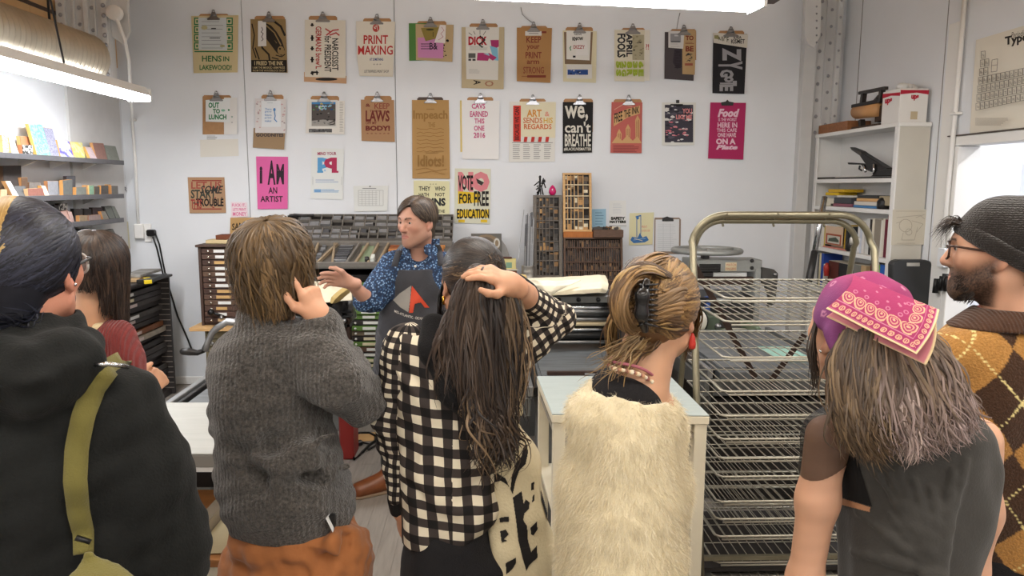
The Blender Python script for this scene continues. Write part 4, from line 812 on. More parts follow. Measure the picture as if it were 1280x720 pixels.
type_case('narrow pale framed type case standing on top of the wide case',(704,216,740,290),6.44,M_LTWOOD,[(218.5,231,6),(231.5,245,6),(245.5,260,6),(260.5,274,6),(274.5,288,6)],35,thick=3.0,cols=(0,.1,.24,.38,.54,.75,1),rowm=mat('pale_slat','#d8c6a4',.6))
def wall_box(name,label,cat,q,Yf,dp,m,parent=None,bevel=.003):
 x0,y0,x1,y1=q;a=wy(x0,y1,Yf);b=wy(x1,y0,Yf)
 mb=MB().box((a.x,Yf,a.z),(b.x,Yf+dp,b.z),m)
 return mb.build(name,parent,bevel=bevel,label=label if parent is None else None,cat=cat if parent is None else None)
wall_box('wood_strip','orange brown wooden strip under the narrow pale case','board',(704.5,289.5,741,297),6.43,.08,mat('orange_wood','#a9652c',.45,var=.15,scale=20,stretch=(4,1,1)))
o=wall_box('box','open brown wooden box of type pieces on the wide case','box',(742,287.5,779.5,297),6.40,.12,BRF)
r=random.Random(3)
for i in range(14):
 x=r.uniform(745,774);z=wy(x,287,6.43)
 MB().obox(z+Vector((0,r.uniform(0,.06),.01)),(r.uniform(.03,.07),.02,.022),(0,r.uniform(-.5,.5),r.uniform(-.5,.5)),r.choice(WOODT)).build('type_piece',o)
tp=wy(660,347,6.35);tin=thing('tin','metal tin can holding the bundle of grey strips','tin',tp)
tr_=.056;th_=wy(660,332,6.35).z-tp.z
MB().lathe((tp.x,tp.y,tp.z),[(tr_,0),(tr_*1.03,.004),(tr_,.01),(tr_,th_*.45),(tr_*1.02,th_*.5),(tr_,th_*.55),(tr_,th_-.004),(tr_*1.04,th_),(tr_*.92,th_),(tr_*.92,.03)],20,M_GALV).build('can',tin)
r=random.Random(9)
for i in range(30):
 gx,gy=i%6,i//6;b=tp+Vector(((gx-2.5)*.0125+(gy%2)*.003,(gy-2)*.014,.012));ht=wy(660,r.uniform(262,286)if i%5 else r.uniform(298,318),6.36).z-b.z
 MB().beam(b,b+Vector((.02*ht,.03*ht,ht)),.0112,.003,(0,1,0),r.choice((M_LEAD,M_LEADD,M_STEEL,LC[3]))).build('metal_strip',None,label='grey metal strip standing in the bundle in the tin can',cat='strip',group='metal strips in the tin')
MB().beam(wy(647,330,6.5),wy(655,262,6.62),.003,.003,m=M_STEEL).build('wire',None,label='thin wire standing beside the metal strips',cat='wire')
fz=wy(675,243.5,6.45);fg=MB()
def st(*pts,r=.006):fg.tube([wy(x,y,6.45)for x,y in pts],r,6,M_BLACK)
st((672,243.6),(674.5,236),(675,228),(675,223),r=.010);st((676,243.6),(675.5,236));st((679,243.6),(677,234),(678,230),(680,228));st((675,226),(670,230),(667.5,232));st((677,232),(673,235),(670,237));st((677,230),(679.5,222.5));st((680,229),(682,235));st((680,228),(680.5,226),r=.012);st((673,232),(671,233.5));st((671,241),(674,238))
fg.ball(wy(675,221.3,6.45),(.011,.011,.014),M_BLACK).ball(wy(680.3,225.6,6.45),.010,M_BLACK)
MB_=fg.build('figurine',None,label='thin black figures of wire standing on the tall type case',cat='figurine')
pz=wy(690.5,244,6.45);e=MB().lathe((pz.x,pz.y,pz.z),[(0,0),(.018,0),(.030,.018),(.033,.034),(.026,.058),(.014,.076),(.004,.086),(0,.088)],16,mat('pink_gloss','#c21f63',.3))
o=e.build('ornament',None,label='pink pear shaped ornament on the tall type case',cat='ornament');MB().ball(wy(690.5,237,6.417),(.006,.004,.008),flat('#e9c6d5')).build('flower_dot',o)
o=wall_box('engraving_plate','grey engraved metal plate leaning on the back bench','plate',(589,292,627,352),6.55,.015,mat('plate_grey','#6d6b66',.4,.5))
C1,C2=flat('#8d7a62'),flat('#c6c3bb')
for(cx,cy,rx,ry,m,k)in((608,306,17,13,C1,0),(607,306,12,10,flat('#6f6355'),1),(604.5,305,4.2,6,C2,2),(621,304,4,6.5,C2,2),(604.5,305,2.6,4,C1,3),(621,304,2.2,4,C1,3)):
 MB().poly([wy(cx+rx*math.cos(-6.283*i/16),cy+ry*math.sin(-6.283*i/16),6.549-k*.0006)for i in range(16)],m).build('etched_figure',o)
MB().prism([wy(x,y,6.6)for x,y in((620,352),(627,300),(632,307),(634,311),(637,320),(638,352))],(0,.03,0),mat('stone_grey','#9c9a97',.6)).build('stone_block',None,label='rounded grey shape standing behind the engraved plate',cat='stone',bevel=.004)
o=wall_box('box','small brown box on the back bench left of the tin','box',(622,338.5,646,349),6.4,.1,flat('#6e4433'));wall_box('lid','','',(621,336.5,647,338.5),6.39,.12,flat('#cfc6ae'),o)
o=wall_box('box','small yellow box with dark top on the brown box','box',(624,323.5,645,336.3),6.42,.06,flat('#d5c88a'));wall_box('lid','','',(620,321.8,640,323.3),6.41,.08,flat('#5b3a30'),o);wall_box('label_patch','','',(632.5,328,640,335),6.417,.004,flat('#7d9c86'),o)
wall_box('box','small pale blue box in front of the engraved plate','box',(608,311,622,318),6.5,.05,flat('#9fc3c9'));
# ------------------------------------------------------------------ cloth covers: draped sheets with folded edge
def cloth(label,rows,m,name='cloth_cover',th=.006):
 """rows of world points, each row the same count"""
 P=NP([[tuple(p)for p in r_]for r_ in rows],float)
 def up(P,k):
  n=P.shape[0];t_=np.linspace(0,n-1,(n-1)*k+1);i=np.minimum(t_.astype(int),n-2);f=(t_-i);f=f*f*(3-2*f);f=f.reshape(-1,*([1]*(P.ndim-1)))
  return P[i]*(1-f)+P[i+1]*f
 P=up(P,4);P=np.swapaxes(up(np.swapaxes(P,0,1),4),0,1)
 rg=np.random.RandomState(4);P[:,:,2]+=(rg.rand(*P.shape[:2])-.5)*.006
 mb=MB().grid(P,m);o=mb.build(name,None,label=label,cat='cloth');sd=o.modifiers.new('s','SOLIDIFY');sd.thickness=th;sd.offset=1
 sb=o.modifiers.new('ss','SUBSURF');sb.levels=sb.render_levels=1
 return o
# ------------------------------------------------------------------ proof presses
M_PRESS=mat('press_grey','#6c6d6b',.4,.5,var=.1,scale=20);M_BED=mat('bed_steel','#75797b',.38,.55,var=.3,scale=7,stretch=(1,6,1));M_RAIL=mat('rail_steel','#9fa1a2',.3,.8,var=.1,scale=20)
M_IRON=mat('iron_brown','#3a2b25',.5,.4,var=.2,scale=20);M_RUB=mat('roller_black','#1d1d1d',.35,var=.1)
def press(label,x0,x1,y0,y1,zb,base=M_PRESS):
 t=thing('proof_press',label,'press',((x0+x1)/2,(y0+y1)/2,0))
 MB().box((x0+.06,y0+.1,.62),(x1-.06,y1,zb-.05),base).build('bed_frame',t,bevel=.006)
 MB().box((x0+.075,y0+.02,zb-.06),(x1-.075,y1,zb-.02),M_BED).build('bed',t,bevel=.003)
 for x in(x0,x1-.06):
  MB().box((x,y0,zb-.05),(x+.03,y1,zb),M_RAIL).box((x+.036,y0+.04,zb-.06),(x+.056,y1,zb-.012),M_BLACK).build('rail',t,bevel=.003)
  MB().box((x-.012,y0+.02,zb-.16),(x+.02,y1,zb-.06),base).build('side_beam',t,bevel=.005)
 for x in(x0+.07,x1-.15):
  for y in(y0+.2,y1-.35):MB().prism([(x-.03,y-.06,0),(x+.11,y-.06,0),(x+.08,y-.03,.62),(x,y-.03,.62)],(0,.18,0),base).build('leg',t,bevel=.006)
 return t
pl=press('long left proof press with a crank, its bed pointing at the camera',-1.42,-.99,3.15,5.75,.84)
cx0,cx1=-1.42,-.90
for x in(cx0-.03,):MB().prism([(x,4.78,.84),(x,5.42,.84),(x,5.40,1.02),(x,5.25,1.12),(x,4.95,1.12),(x,4.80,1.0)],(.07,0,0),M_PRESS).build('carriage_cheek',pl,bevel=.006)
MB().cyl((cx0,5.1,1.0),(cx1,5.1,1.0),.1,24,M_STEEL).build('cylinder',pl)
for z,y,rr_ in((.93,4.86,.03),(1.03,4.88,.028),(1.08,5.28,.03)):MB().cyl((cx0,y,z),(cx1,y,z),rr_,12,M_RUB).build('roller',pl)
ck=wy(256,438,4.75);c2=wy(270,411,4.75);c3=wy(284,402,4.75)
arm=MB().tube([ck,wy(260,428,4.75),wy(265,416,4.75),c2,c3,(cx0,4.75,c3.z-.02)],[.022,.02,.02,.022,.024,.026],10,M_STEEL).build('crank_arm',pl)
h0=wy(225.5,440,4.72);MB().tube([h0,wy(228,439.5,4.72),wy(236,439.5,4.73),wy(247,441,4.74),ck],[.012,.022,.026,.018,.013],12,mat('crank_wood','#1f1d1c',.35)).build('crank_handle',arm)
mx=lambda x,y:wy(x,y,4.85)
mech=[(('cyl',(388,384),(413,387),.035),M_GALV,'shaft'),(('cyl',(417,383),(423,383),.07),M_DSTEEL,'gear'),(('box',(422,385,428,408)),M_DSTEEL,'lever'),(('box',(408,397,436,404)),M_IRON,'bracket'),(('box',(426,388,440,391)),M_BLACK,'pin_rod'),(('box',(430,394,440,396.5)),M_DSTEEL,'pin_rod'),(('box',(416,400,424,425)),M_IRON,'link_bar'),(('box',(427,404,433,445)),M_IRON,'link_bar'),(('box',(434,398,438,430)),M_IRON,'link_bar'),(('box',(410,404,440,409)),M_DSTEEL,'bracket')]
for sp,m,nm in mech:
 if sp[0]=='cyl':MB().cyl(mx(*sp[1]),mx(*sp[2])+Vector((0,.06,0)),sp[3],14,m).build(nm,pl)
 else:
  a,b=mx(sp[1][0],sp[1][3]),mx(sp[1][2],sp[1][1]);MB().box((a.x,4.83,a.z),(b.x,4.9,b.z),m).build(nm,pl,bevel=.004)
for i,x in enumerate((419,425,431)):MB().cyl(mx(x,400)+Vector((0,-.05,0)),mx(x,400),.016,8,M_STEEL).build('bolt',pl)
a=wy(424,560,4.75);b=wy(441,522,4.75)
MB().box((a.x,4.75,0),(b.x,4.95,.34),mat('red_enamel','#8e2a26',.4)).build('red_pedestal',None,label='red metal pedestal box on the floor under the left press',cat='pedestal',bevel=.01)
MB().tube([wz(x,y,.012)for x,y in((434,540),(436,560),(443,574),(452,566),(462,556),(469,551),(470,545),(462,541),(450,541),(443,543))],.009,6,M_BLACK).build('cable',None,label='black power cable looping over the floor by the red pedestal',cat='cable')
MB().tube([wz(x,y,.014)for x,y in((443,548),(452,553),(462,555),(470,551),(471,556),(460,562))],.007,6,M_BLACK).build('cable',None,label='thin second black cable under the looping floor cable',cat='cable')
MB().obox(wz(447,554,.022),(.07,.04,.035),(0,0,.5),M_BLACK).build('power_plug',None,label='black plug lying on the floor among the cables',cat='plug',bevel=.008)
slab('board','pale flat board on the floor behind the cables','board',(440,552,440,540,474,540,474,550),.006,.005,M_LTWOOD)
q=lambda x,y,Y:wy(x,y,Y)
cloth('cream canvas cover folded over the left press',[[q(345,352,5.45),q(372,350,5.45),q(396,351,5.4),q(418,352,5.35),q(436,353,5.3)],[q(343,355,5.2),q(370,352,5.2),q(394,357,5.15),q(416,353,5.15),q(438,354,5.1)],[q(342,366,4.9),q(368,362,4.88),q(392,367,4.85),q(414,362,4.84),q(440,366,4.86)],[q(342,372,4.72),q(368,370,4.72),q(390,371,4.70),q(406,378,4.66),q(441,375,4.72)]],M_CANVAS)
cloth('turned back tan flap of the left canvas cover',[[q(412,379,4.66),q(414,371,4.64),q(425,361,4.64),q(436,356,4.66)],[q(415,380,4.63),q(419,374,4.60),q(428,366,4.6),q(437,360,4.63)],[q(420,379,4.65),q(425,377,4.63),q(431,371,4.63),q(438,366,4.65)]],mat('canvas_tan','#b39a62',.85,bump=.2,bscale=14),name='cloth_flap')
X0,X1=wy(648,440,4.5).x,wy(772,440,4.5).x
pm=press('wide middle proof press with stacked rollers under a canvas cover',X0,X1,3.55,5.6,.82)
for x in(X0-.02,X1-.05):MB().prism([(x,4.48,.82),(x,5.2,.82),(x,5.15,1.1),(x,4.6,1.12),(x,4.5,1.0)],(.07,0,0),M_BLACK).build('carriage_cheek',pm,bevel=.006)
for i,(y,r_,m)in enumerate(((376,.011,M_CHROME),(380,.012,M_RUB),(384.5,.018,M_CHROME),(389.5,.016,M_STEEL),(394,.018,M_RUB),(399,.014,M_STEEL),(405,.013,mat('roller_tan','#c6b795',.35,.3)),(412,.013,M_CHROME),(419,.022,M_RUB),(427.5,.012,M_STEEL))):
 p=wy(700,y,4.47);MB().cyl((X0+.04,4.47,p.z),(X1-.04,4.47,p.z),r_,14,m).build('roller',pm)
 MB().lathe((X1-.055,4.45,p.z),[(.012,0),(.02,.006),(.02,.02),(.01,.028)],10,M_DSTEEL,'x').build('roller_end',pm)
MB().box((X0+.03,4.52,.83),(X1-.03,4.56,1.1),M_BLACK).build('back_guard',pm)
MB().box((X0+.02,4.44,1.095),(X1-.02,5.1,1.14),M_PRESS).build('carriage_top',pm,bevel=.005)
for i in range(6):MB().cyl((X0+.12+i*.12,4.43,1.117),(X0+.12+i*.12,4.45,1.117),.014,8,M_BLACK).build('bolt',pm)
MB().box((X0+.09,3.62,.80),(X1-.09,4.4,.812),M_BED).build('tympan_plate',pm)
MB().box((X0+.12,3.80,.812),(X0+.5,3.83,.83),M_IRON).build('gauge_bar',pm);MB().beam((X0+.32,3.8,.82),(X0+.42,3.72,.83),.012,.01,m=M_RAIL).build('gauge_pin',pm)
zt_=1.145
cloth('cream canvas cover folded over the rollers of the middle press',[[q(640,349,5.05),q(668,347,5.05),q(700,346,5.05),q(730,344.5,5.05),q(748,343,5.0),q(757,344,5.0)],[q(640,352,4.8),q(668,349,4.8),q(702,348,4.8),q(728,346,4.78),q(750,345,4.75),q(760,350,4.75)],[q(640,362,4.5),q(664,360,4.46),q(692,357,4.44),q(722,355,4.44),q(752,352,4.44),q(761,356,4.46)],[q(642,368,4.42),q(664,368,4.39),q(694,365,4.36),q(724,362,4.36),q(752,360,4.37),q(760,363,4.42)],[q(644,371,4.41),q(666,372,4.38),q(696,369,4.35),q(726,367.5,4.36),q(750,366,4.37),q(757,367,4.42)]],M_CANVAS)
cloth('pointed flap of cream canvas hanging over the middle press front',[[q(648,349,4.50),q(672,350,4.36),q(698,351,4.35),q(728,349,4.40)],[q(662,356,4.38),q(678,357,4.33),q(694,358,4.33),q(714,356,4.35)],[q(674,363,4.36),q(682,364,4.32),q(690,364,4.32),q(702,362,4.34)],[q(683,370,4.35),q(685,370.5,4.325),q(686,370.5,4.325),q(688,369.5,4.33)]],mat('canvas_light','#e0d9c3',.85,bump=.2,bscale=14),name='cloth_flap')
MB().tube([q(646,351,4.44),q(650,347,4.40),q(655,347.5,4.38),q(658,352,4.38)],[.012,.022,.022,.01],10,MATS['canvas_tan']).build('cloth_roll',None,label='rolled tan hem of canvas at the left of the middle cover',cat='cloth')
# ------------------------------------------------------------------ work tables in front
M_TTOP=mat('table_top_zinc','#9fa8a5',.4,var=.06,scale=12,bump=.08,bscale=25,stretch=(.4,3,1))
def work_table(label,pts,z,shelf=True,rim=.04,m=M_CREAM,legs=True,topm=None):
 """pts: near-left, near-right, far-right, far-left world xy"""
 a,b,c,d=[NP((p[0],p[1],0))for p in pts];t=thing('work_table',label,'table',((a+c)/2))
 Z=lambda p,zz:NP((p[0],p[1],zz))
 MB().hexa([Z(p,z-.006)for p in(a,b,c,d)]+[Z(p,z)for p in(a,b,c,d)],topm or M_TTOP).build('top_sheet',t,bevel=.002)
 MB().hexa([Z(p,z-rim)for p in(a,b,c,d)]+[Z(p,z-.006)for p in(a,b,c,d)],m).build('table_top',t,bevel=.003)
 ctr=(a+b+c+d)/4
 if legs:
  for p in(a,b,c,d):
   k=(ctr-p);s=np.sign(k);p0=p+s*.006;p1=p0+s*.05
   MB().box((min(p0[0],p1[0]),min(p0[1],p1[1]),0),(max(p0[0],p1[0]),max(p0[1],p1[1]),z-rim),m).build('leg',t,bevel=.003)
 return t,Z,(a,b,c,d)
ZTB=.9
pp=[wz(x,y,ZTB)for x,y in((690,517),(887,519),(838,470),(671,470))]
tm,Z,(a,b,c,d)=work_table('cream steel work table with a zinc top behind the fuzzy sweater',pp,ZTB)
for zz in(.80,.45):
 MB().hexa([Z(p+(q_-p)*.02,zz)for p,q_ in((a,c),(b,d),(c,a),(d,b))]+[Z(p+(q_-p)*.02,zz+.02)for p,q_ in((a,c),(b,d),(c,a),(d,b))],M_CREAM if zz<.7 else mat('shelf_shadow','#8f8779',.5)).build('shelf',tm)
MB().beam(Z(b+NP((-.09,.02,0)),.86),Z(b+NP((-.09,.02,0)),.79),.03,.05,(0,1,0),M_CREAM).build('corner_brace',tm,bevel=.003)
MB().obox(Z(b+NP((-.075,.01,0)),.5),(.02,.02,.06),m=M_CREAM).build('latch',tm,bevel=.002)
pp2=[wz(x,y,ZTB)for x,y in((150,567),(330,567),(318,503),(168,503))]
tl,Z,(a,b,c,d)=work_table('white topped work table at the left holding folded cloths below',pp2,ZTB,rim=.05,m=mat('table_grey_edge','#8f8c86',.5),topm=mat('table_top_pale','#a6a7a2',.45,var=.05,scale=12,bump=.1,bscale=25,stretch=(.4,3,1)))
MB().hexa([Z(p,.835)for p in(a,b,c,d)]+[Z(p,.85)for p in(a,b,c,d)],M_WHITE).build('lower_rim',tl)
for zz,m in((.52,M_MIDWOOD),(.25,M_CREAM)):MB().hexa([Z(p,zz-.03)for p in(a,b,c,d)]+[Z(p,zz)for p in(a,b,c,d)],m).build('shelf',tl,bevel=.003)
MB().hexa([Z(p,.53)for p in(d,c,c+NP((0,.02,0)),d+NP((0,.02,0)))]+[Z(p,.83)for p in(d,c,c+NP((0,.02,0)),d+NP((0,.02,0)))],flat('#262321')).build('back_panel',tl)
yy=a[1]+.03
def fold(label,x0,x1,y0,y1,z0,h,m,seed):
 r=np.random.RandomState(seed);n=9;P=np.zeros((n,n,3))
 for i in range(n):
  for j in range(n):
   u,v=i/(n-1),j/(n-1);e=min(u,1-u,v,1-v)
   P[i,j]=(x0+(x1-x0)*u,y0+(y1-y0)*v,z0+h*min(1,e*5)**.5*(.8+.3*math.sin(3*u+seed))+.004*r.rand())
 mb=MB().grid(P[:,::1],m)
 o=mb.build('folded_cloth',None,label=label,cat='cloth');sb=o.modifiers.new('s','SUBSURF');sb.levels=sb.render_levels=1
x_=lambda px:wy(px,650,yy+.05).x
fold('grey folded cloth at the back of the table shelf',x_(255),x_(322),yy+.12,yy+.45,.522,.10,flat('#a9a9a6'),3)
fold('cream folded canvas bag on the table shelf',x_(248),x_(306),yy+.0,yy+.3,.522,.075,mat('cloth_cream','#cfc3a0',.85,bump=.25,bscale=12),4)
MB().hexa([(x_(232),yy+.05,.522),(x_(250),yy+.05,.522),(x_(250),yy+.3,.522),(x_(232),yy+.3,.522),(x_(238),yy+.08,.60),(x_(262),yy+.05,.62),(x_(258),yy+.3,.62),(x_(240),yy+.3,.6)],flat('#a79a86')).build('carton',None,label='brown grey carton flap beside the folded cloths',cat='carton')
# ------------------------------------------------------------------ drying rack: two hinged tube frames and wire shelves
rk=thing('drying_rack','tall wire print drying rack with a bronze tube frame','rack',(1.4,3.45,0))
YT=3.5
def uframe(xa,xb,ztop,ytop,yfoot,r_,nm,rc=.16):
 pts=[]
 y=lambda z:yfoot+(ytop-yfoot)*(z/ztop)
 pts+=[(xa,y(0),0),(xa,y(.6),.6),(xa,y(ztop-rc),ztop-rc)]
 for i in range(1,8):
  a=math.pi/2*i/8;pts.append((xa+rc-rc*math.cos(a),ytop,ztop-rc+rc*math.sin(a)))
 pts+=[(xa+rc,ytop,ztop),((xa+xb)/2,ytop,ztop),(xb-rc,ytop,ztop)]
 for i in range(1,8):
  a=math.pi/2*i/8;pts.append((xb-rc+rc*math.sin(a),ytop,ztop-rc+rc*math.cos(a)))
 pts+=[(xb,y(ztop-rc),ztop-rc),(xb,y(.6),.6),(xb,y(0),0)]
 MB().tube(pts,r_,14,M_BRASS).build(nm,rk)
p_l=wy(863,330,YT).x;p_r=wy(1087,330,YT).x;z_o=wy(960,267.5,YT).z-.004;z_i=wy(960,276,YT+.03).z
uframe(p_l,p_r,z_o,YT,3.13,.0165,'front_frame')
uframe(p_l+.03,p_r-.05,z_i,YT+.038,3.86,.0145,'rear_frame',.13)
for px in(907,971,1035):
 x=wy(px,270,YT).x;MB().tube([(x,YT-.017,z_o+.004),(x,YT+.02,z_o-.006),(x,YT+.04,z_i-.014),(x,YT+.03,z_i-.026)],.006,6,M_BRASS).build('clamp',rk)
for x in(p_l,p_r):
 MB().lathe((x,3.13,0),[(.022,0),(.022,.03),(.017,.035)],12,M_BLACK).build('foot',rk)
MB().lathe((p_r-.05,3.56,1.52),[(.02,0),(.024,.01),(.024,.03),(.019,.04)],12,M_GALV).build('coupling',rk)
MB().box((p_l,3.17,.10),(p_r,3.19,.12),M_BRASS).build('bottom_rail',rk)
MB().box((p_l+.03,3.2,.03),(p_r-.03,3.8,.05),mat('floor_shade_dark','#2b2623',.6)).build('shade_sheet',rk)  # added dark sheet, stands for the shadowed floor below the trays
M_WIRE=mat('wire_zinc','#aaa596',.35,.45)
sx0,sx1=p_l+.075,p_r-.06
ys=[373,402,447,489.5,520,549,573,596,627,649,670.5,703,722,741,768,800]
r=random.Random(2)
def tray(yp,tilt,yf,yb):
 z=wy(905,yp,yf).z;zb_=z+tilt
 zz=lambda y:z+(zb_-z)*(y-yf)/(yb-yf)
 mb=MB()
 o=MB().tube([(sx0,yb,zb_),(sx0,yf+.02,zz(yf+.02)),(sx0+.02,yf,z),(sx1-.02,yf,z),(sx1,yf+.02,zz(yf+.02)),(sx1,yb,zb_),(sx0,yb,zb_)],.0052,6,M_WIRE).build('wire_shelf',rk)
 MB().tube([(sx0+.03,yf+.004,z-.016),(sx1-.03,yf+.004,z-.016)],.005,6,M_WIRE).build('front_wire',o)
 n=17;w=MB()
 for i in range(1,n):
  x=sx0+(sx1-sx0)*i/n+r.uniform(-.003,.003);w.tube([(x,yf-.002,zz(yf)+.004),(x,yb,zz(yb)+.004)],.0027,4,M_WIRE,caps=False)
 for f in(.33,.66):w.tube([(sx0,yf+(yb-yf)*f,zz(yf+(yb-yf)*f)),(sx1,yf+(yb-yf)*f,zz(yf+(yb-yf)*f))],.0026,4,M_WIRE,caps=False)
 w.build('cross_wire',o,kind='stuff')
for i,yp in enumerate(ys):
 tilt=r.uniform(-.006,.012);tray(yp,tilt,3.18,3.74)
for a,b in(((868,331),(944,472)),((1006,418),(962,478))):
 A=wy(*a,3.80);B=wy(*b,3.80);MB().beam(A,B,.03,.006,(0,1,0),M_IRON).build('strap',rk)
# ------------------------------------------------------------------ paper cutter with the big handwheel, by the back wall
YC=5.9
M_CUT=mat('cutter_grey','#989a96',.45,.35,var=.08,scale=15);M_GRN=mat('machine_green','#6f7f68',.45,.2,var=.1,scale=12)
pc=wy(915,420,YC);ct=thing('paper_cutter','grey guillotine paper cutter with a large handwheel by the back wall','cutter',(pc.x,YC+.2,0))
def cb(nm,q,y0,y1,m,bevel=.005):
 a=wy(q[0],q[3],y0);b=wy(q[2],q[1],y0);return MB().box((a.x,y0,a.z),(b.x,y1,b.z),m).build(nm,ct,bevel=bevel)
hw=wy(883.5,313,YC+.12);R=wy(924,313,YC+.12).x-hw.x
tor=MB();tor.tube([(hw.x+R*math.cos(a),hw.y+R*math.sin(a),hw.z)for a in np.linspace(0,2*math.pi,41)],.021,10,M_CUT,caps=False)
wh=tor.build('handwheel',ct)
MB().lathe(tuple(hw+Vector((0,0,-.03))),[(.045,0),(.05,.02),(.045,.045),(.02,.05),(0,.05)],16,M_CUT).build('hub',wh)
for k in range(5):
 a=k*2*math.pi/5+.3;MB().tube([hw,(hw.x+R*.5*math.cos(a+.1),hw.y+R*.5*math.sin(a+.1),hw.z-.006),(hw.x+R*math.cos(a),hw.y+R*math.sin(a),hw.z)],[.022,.016,.02],8,M_CUT).build('spoke',wh)
cb('screw_post',(878,318,887,328),YC+.09,YC+.15,M_DSTEEL)
cb('head_beam',(862,325,953,340),YC,YC+.25,M_CUT);cb('louvre_panel',(874,330,901,340),YC-.006,YC,M_BLACK,.001)
for k in range(3):cb('louvre',(875,331.5+k*3,900,333+k*3),YC-.012,YC-.006,M_DSTEEL,.001)
cb('clamp_plate',(872,340,892,346),YC+.01,YC+.2,M_DSTEEL);cb('white_strip',(891,340.3,934,346),YC+.02,YC+.06,flat('#d9dbd9'));
o=cb('label_card',(906.5,328,921,338.5),YC-.003,YC,flat('#d8c9a6'),0)
for nm_,y in(('WATCH',331),('FINGERS',336)):
 V,Fc=text_mesh(nm_);MB().add([tuple(wy(907.5+u*12.5,y+1.4-v*2.8,YC-.0036))for u,v in V],Fc,flat('#b0503f')).build('lettering',o,kind='stuff')
cb('blade',(870,346,944,356),YC+.03,YC+.07,mat('blade_brown','#4c3d35',.45,.4))
cb('side_frame',(940,336,952,430),YC-.01,YC+.3,M_CUT);cb('side_frame',(864,340,872,430),YC-.01,YC+.3,M_CUT)
for y in(326,335):MB().cyl(wy(940,y,YC-.02),wy(940,y,YC),.016,8,M_DSTEEL).build('bolt',ct)
MB().prism([wy(x,y,YC-.02)for x,y in((952,334),(953,356),(972,356),(973,342),(968,337))],(0,.06,0),mat('arm_dark','#4a4844',.5,.3)).build('pivot_arm',ct,bevel=.005)
MB().cyl(wy(969,343,YC-.03),wy(969,343,YC-.02),.016,10,M_STEEL).build('bolt',ct)
MB().prism([wy(x,y,YC-.03)for x,y in((956,356),(972,356),(969,380),(960,384),(962,374))],(0,.04,0),MATS['arm_dark']).build('lever_link',ct,bevel=.004)
A=wy(1031,246,YC-.08);B=wy(1011,353,YC-.2)
C_=B+(A-B)*.36
MB().tube([C_,A],.022,12,M_CHROME).build('lever',ct);MB().tube([B,B+(C_-B)*.1,C_],[.022,.03,.026],12,M_DSTEEL).build('lever_grip',ct)
cb('table',(866,372,945,378),YC-.18,YC+.3,M_BLACK);cb('table_block',(900,376,941,384),YC-.16,YC-.05,M_DSTEEL)
MB().cyl(wy(896,376,YC-.2),wy(913,377.5,YC-.2),.024,10,M_CUT).build('crank',ct);
cb('pedestal',(872,384,945,460),YC+.0,YC+.28,MATS['arm_dark'])
for i,q_ in enumerate(((881,371,888.5,412),)):cb('blue_post',q_,YC-.17,YC-.12,mat('blue_enamel','#34508f',.4))
YP=5.3
pt=thing('platen_press','small green platen press with cream discs behind the drying rack','press',(wy(912,420,YP).x,YP,0))
def disc(cx,cy,rx,m,nm,dy=0):
 c=wy(cx,cy,YP+dy);r_=(wy(cx+rx,cy,YP+dy).x-c.x);MB().lathe((c.x,c.y,c.z),[(r_,0),(r_*1.03,.012),(r_,.024),(0,.024)],28,m,'y').build(nm,pt)
disc(868,402,16,flat('#e0dccd'),'ink_disc',.05);disc(868,402,17.5,M_BLACK,'disc_rim',.06)
c=wy(927,413,YP+.1);
MB().lathe((c.x,c.y,c.z-.02),[(0,.012),(.15,.01),(.16,0),(.15,-.01),(0,-.012)],28,flat('#ddd9c9')).build('feed_plate',pt)
a,b=wy(866,421,YP).x,wy(955,421,YP).x
MB().tube([(a,YP,wy(900,416,YP).z),(b,YP,wy(900,416,YP).z)],.024,12,M_GRN).build('front_tube',pt)
MB().box((a,YP-.02,wy(900,429,YP).z),(b,YP+.34,wy(900,421,YP).z),M_GRN).build('frame_box',pt,bevel=.006)
MB().prism([wy(x,y,YP-.03)for x,y in((950,430),(945,410),(949,408),(956,416),(957,430))],(0,.36,0),M_GRN).build('end_bracket',pt,bevel=.006)
MB().box((wy(884,410,YP).x,YP+.1,wy(900,421,YP).z),(wy(906,410,YP).x,YP+.4,wy(900,398,YP).z),mat('machine_dark_green','#4c5647',.5)).build('gear_housing',pt,bevel=.01)
MB().cyl(wy(897.5,408,YP+.08),wy(897.5,408,YP+.1),.024,12,M_STEEL).build('bolt',pt)
for x in(a+.02,b-.08):MB().box((x,YP+.02,0),(x+.06,YP+.4,wy(900,429,YP).z),M_GRN).build('leg',pt,bevel=.006)
pr=press('long right proof press lying behind the drying rack',wy(846,450,4.6).x,wy(1010,450,4.6).x,3.95,5.2,.80)
MB().box((wy(846,450,4.6).x+.08,3.98,.04),(wy(1010,450,4.6).x-.08,5.15,.6),mat('base_dark','#25211e',.6)).build('base_cabinet',pr,bevel=.006)
MB().box((1.74,4.2,.782),(1.95,4.6,.787),flat('#8fb5a8')).build('sheet',None,label='mint green sheet lying on the right proof press',cat='paper')
wsl=MB().box((1.32,4.02,.782),(1.52,5.1,.797),M_BED);wsl.build('galley',None,label='long grey metal galley on the right proof press',cat='galley')
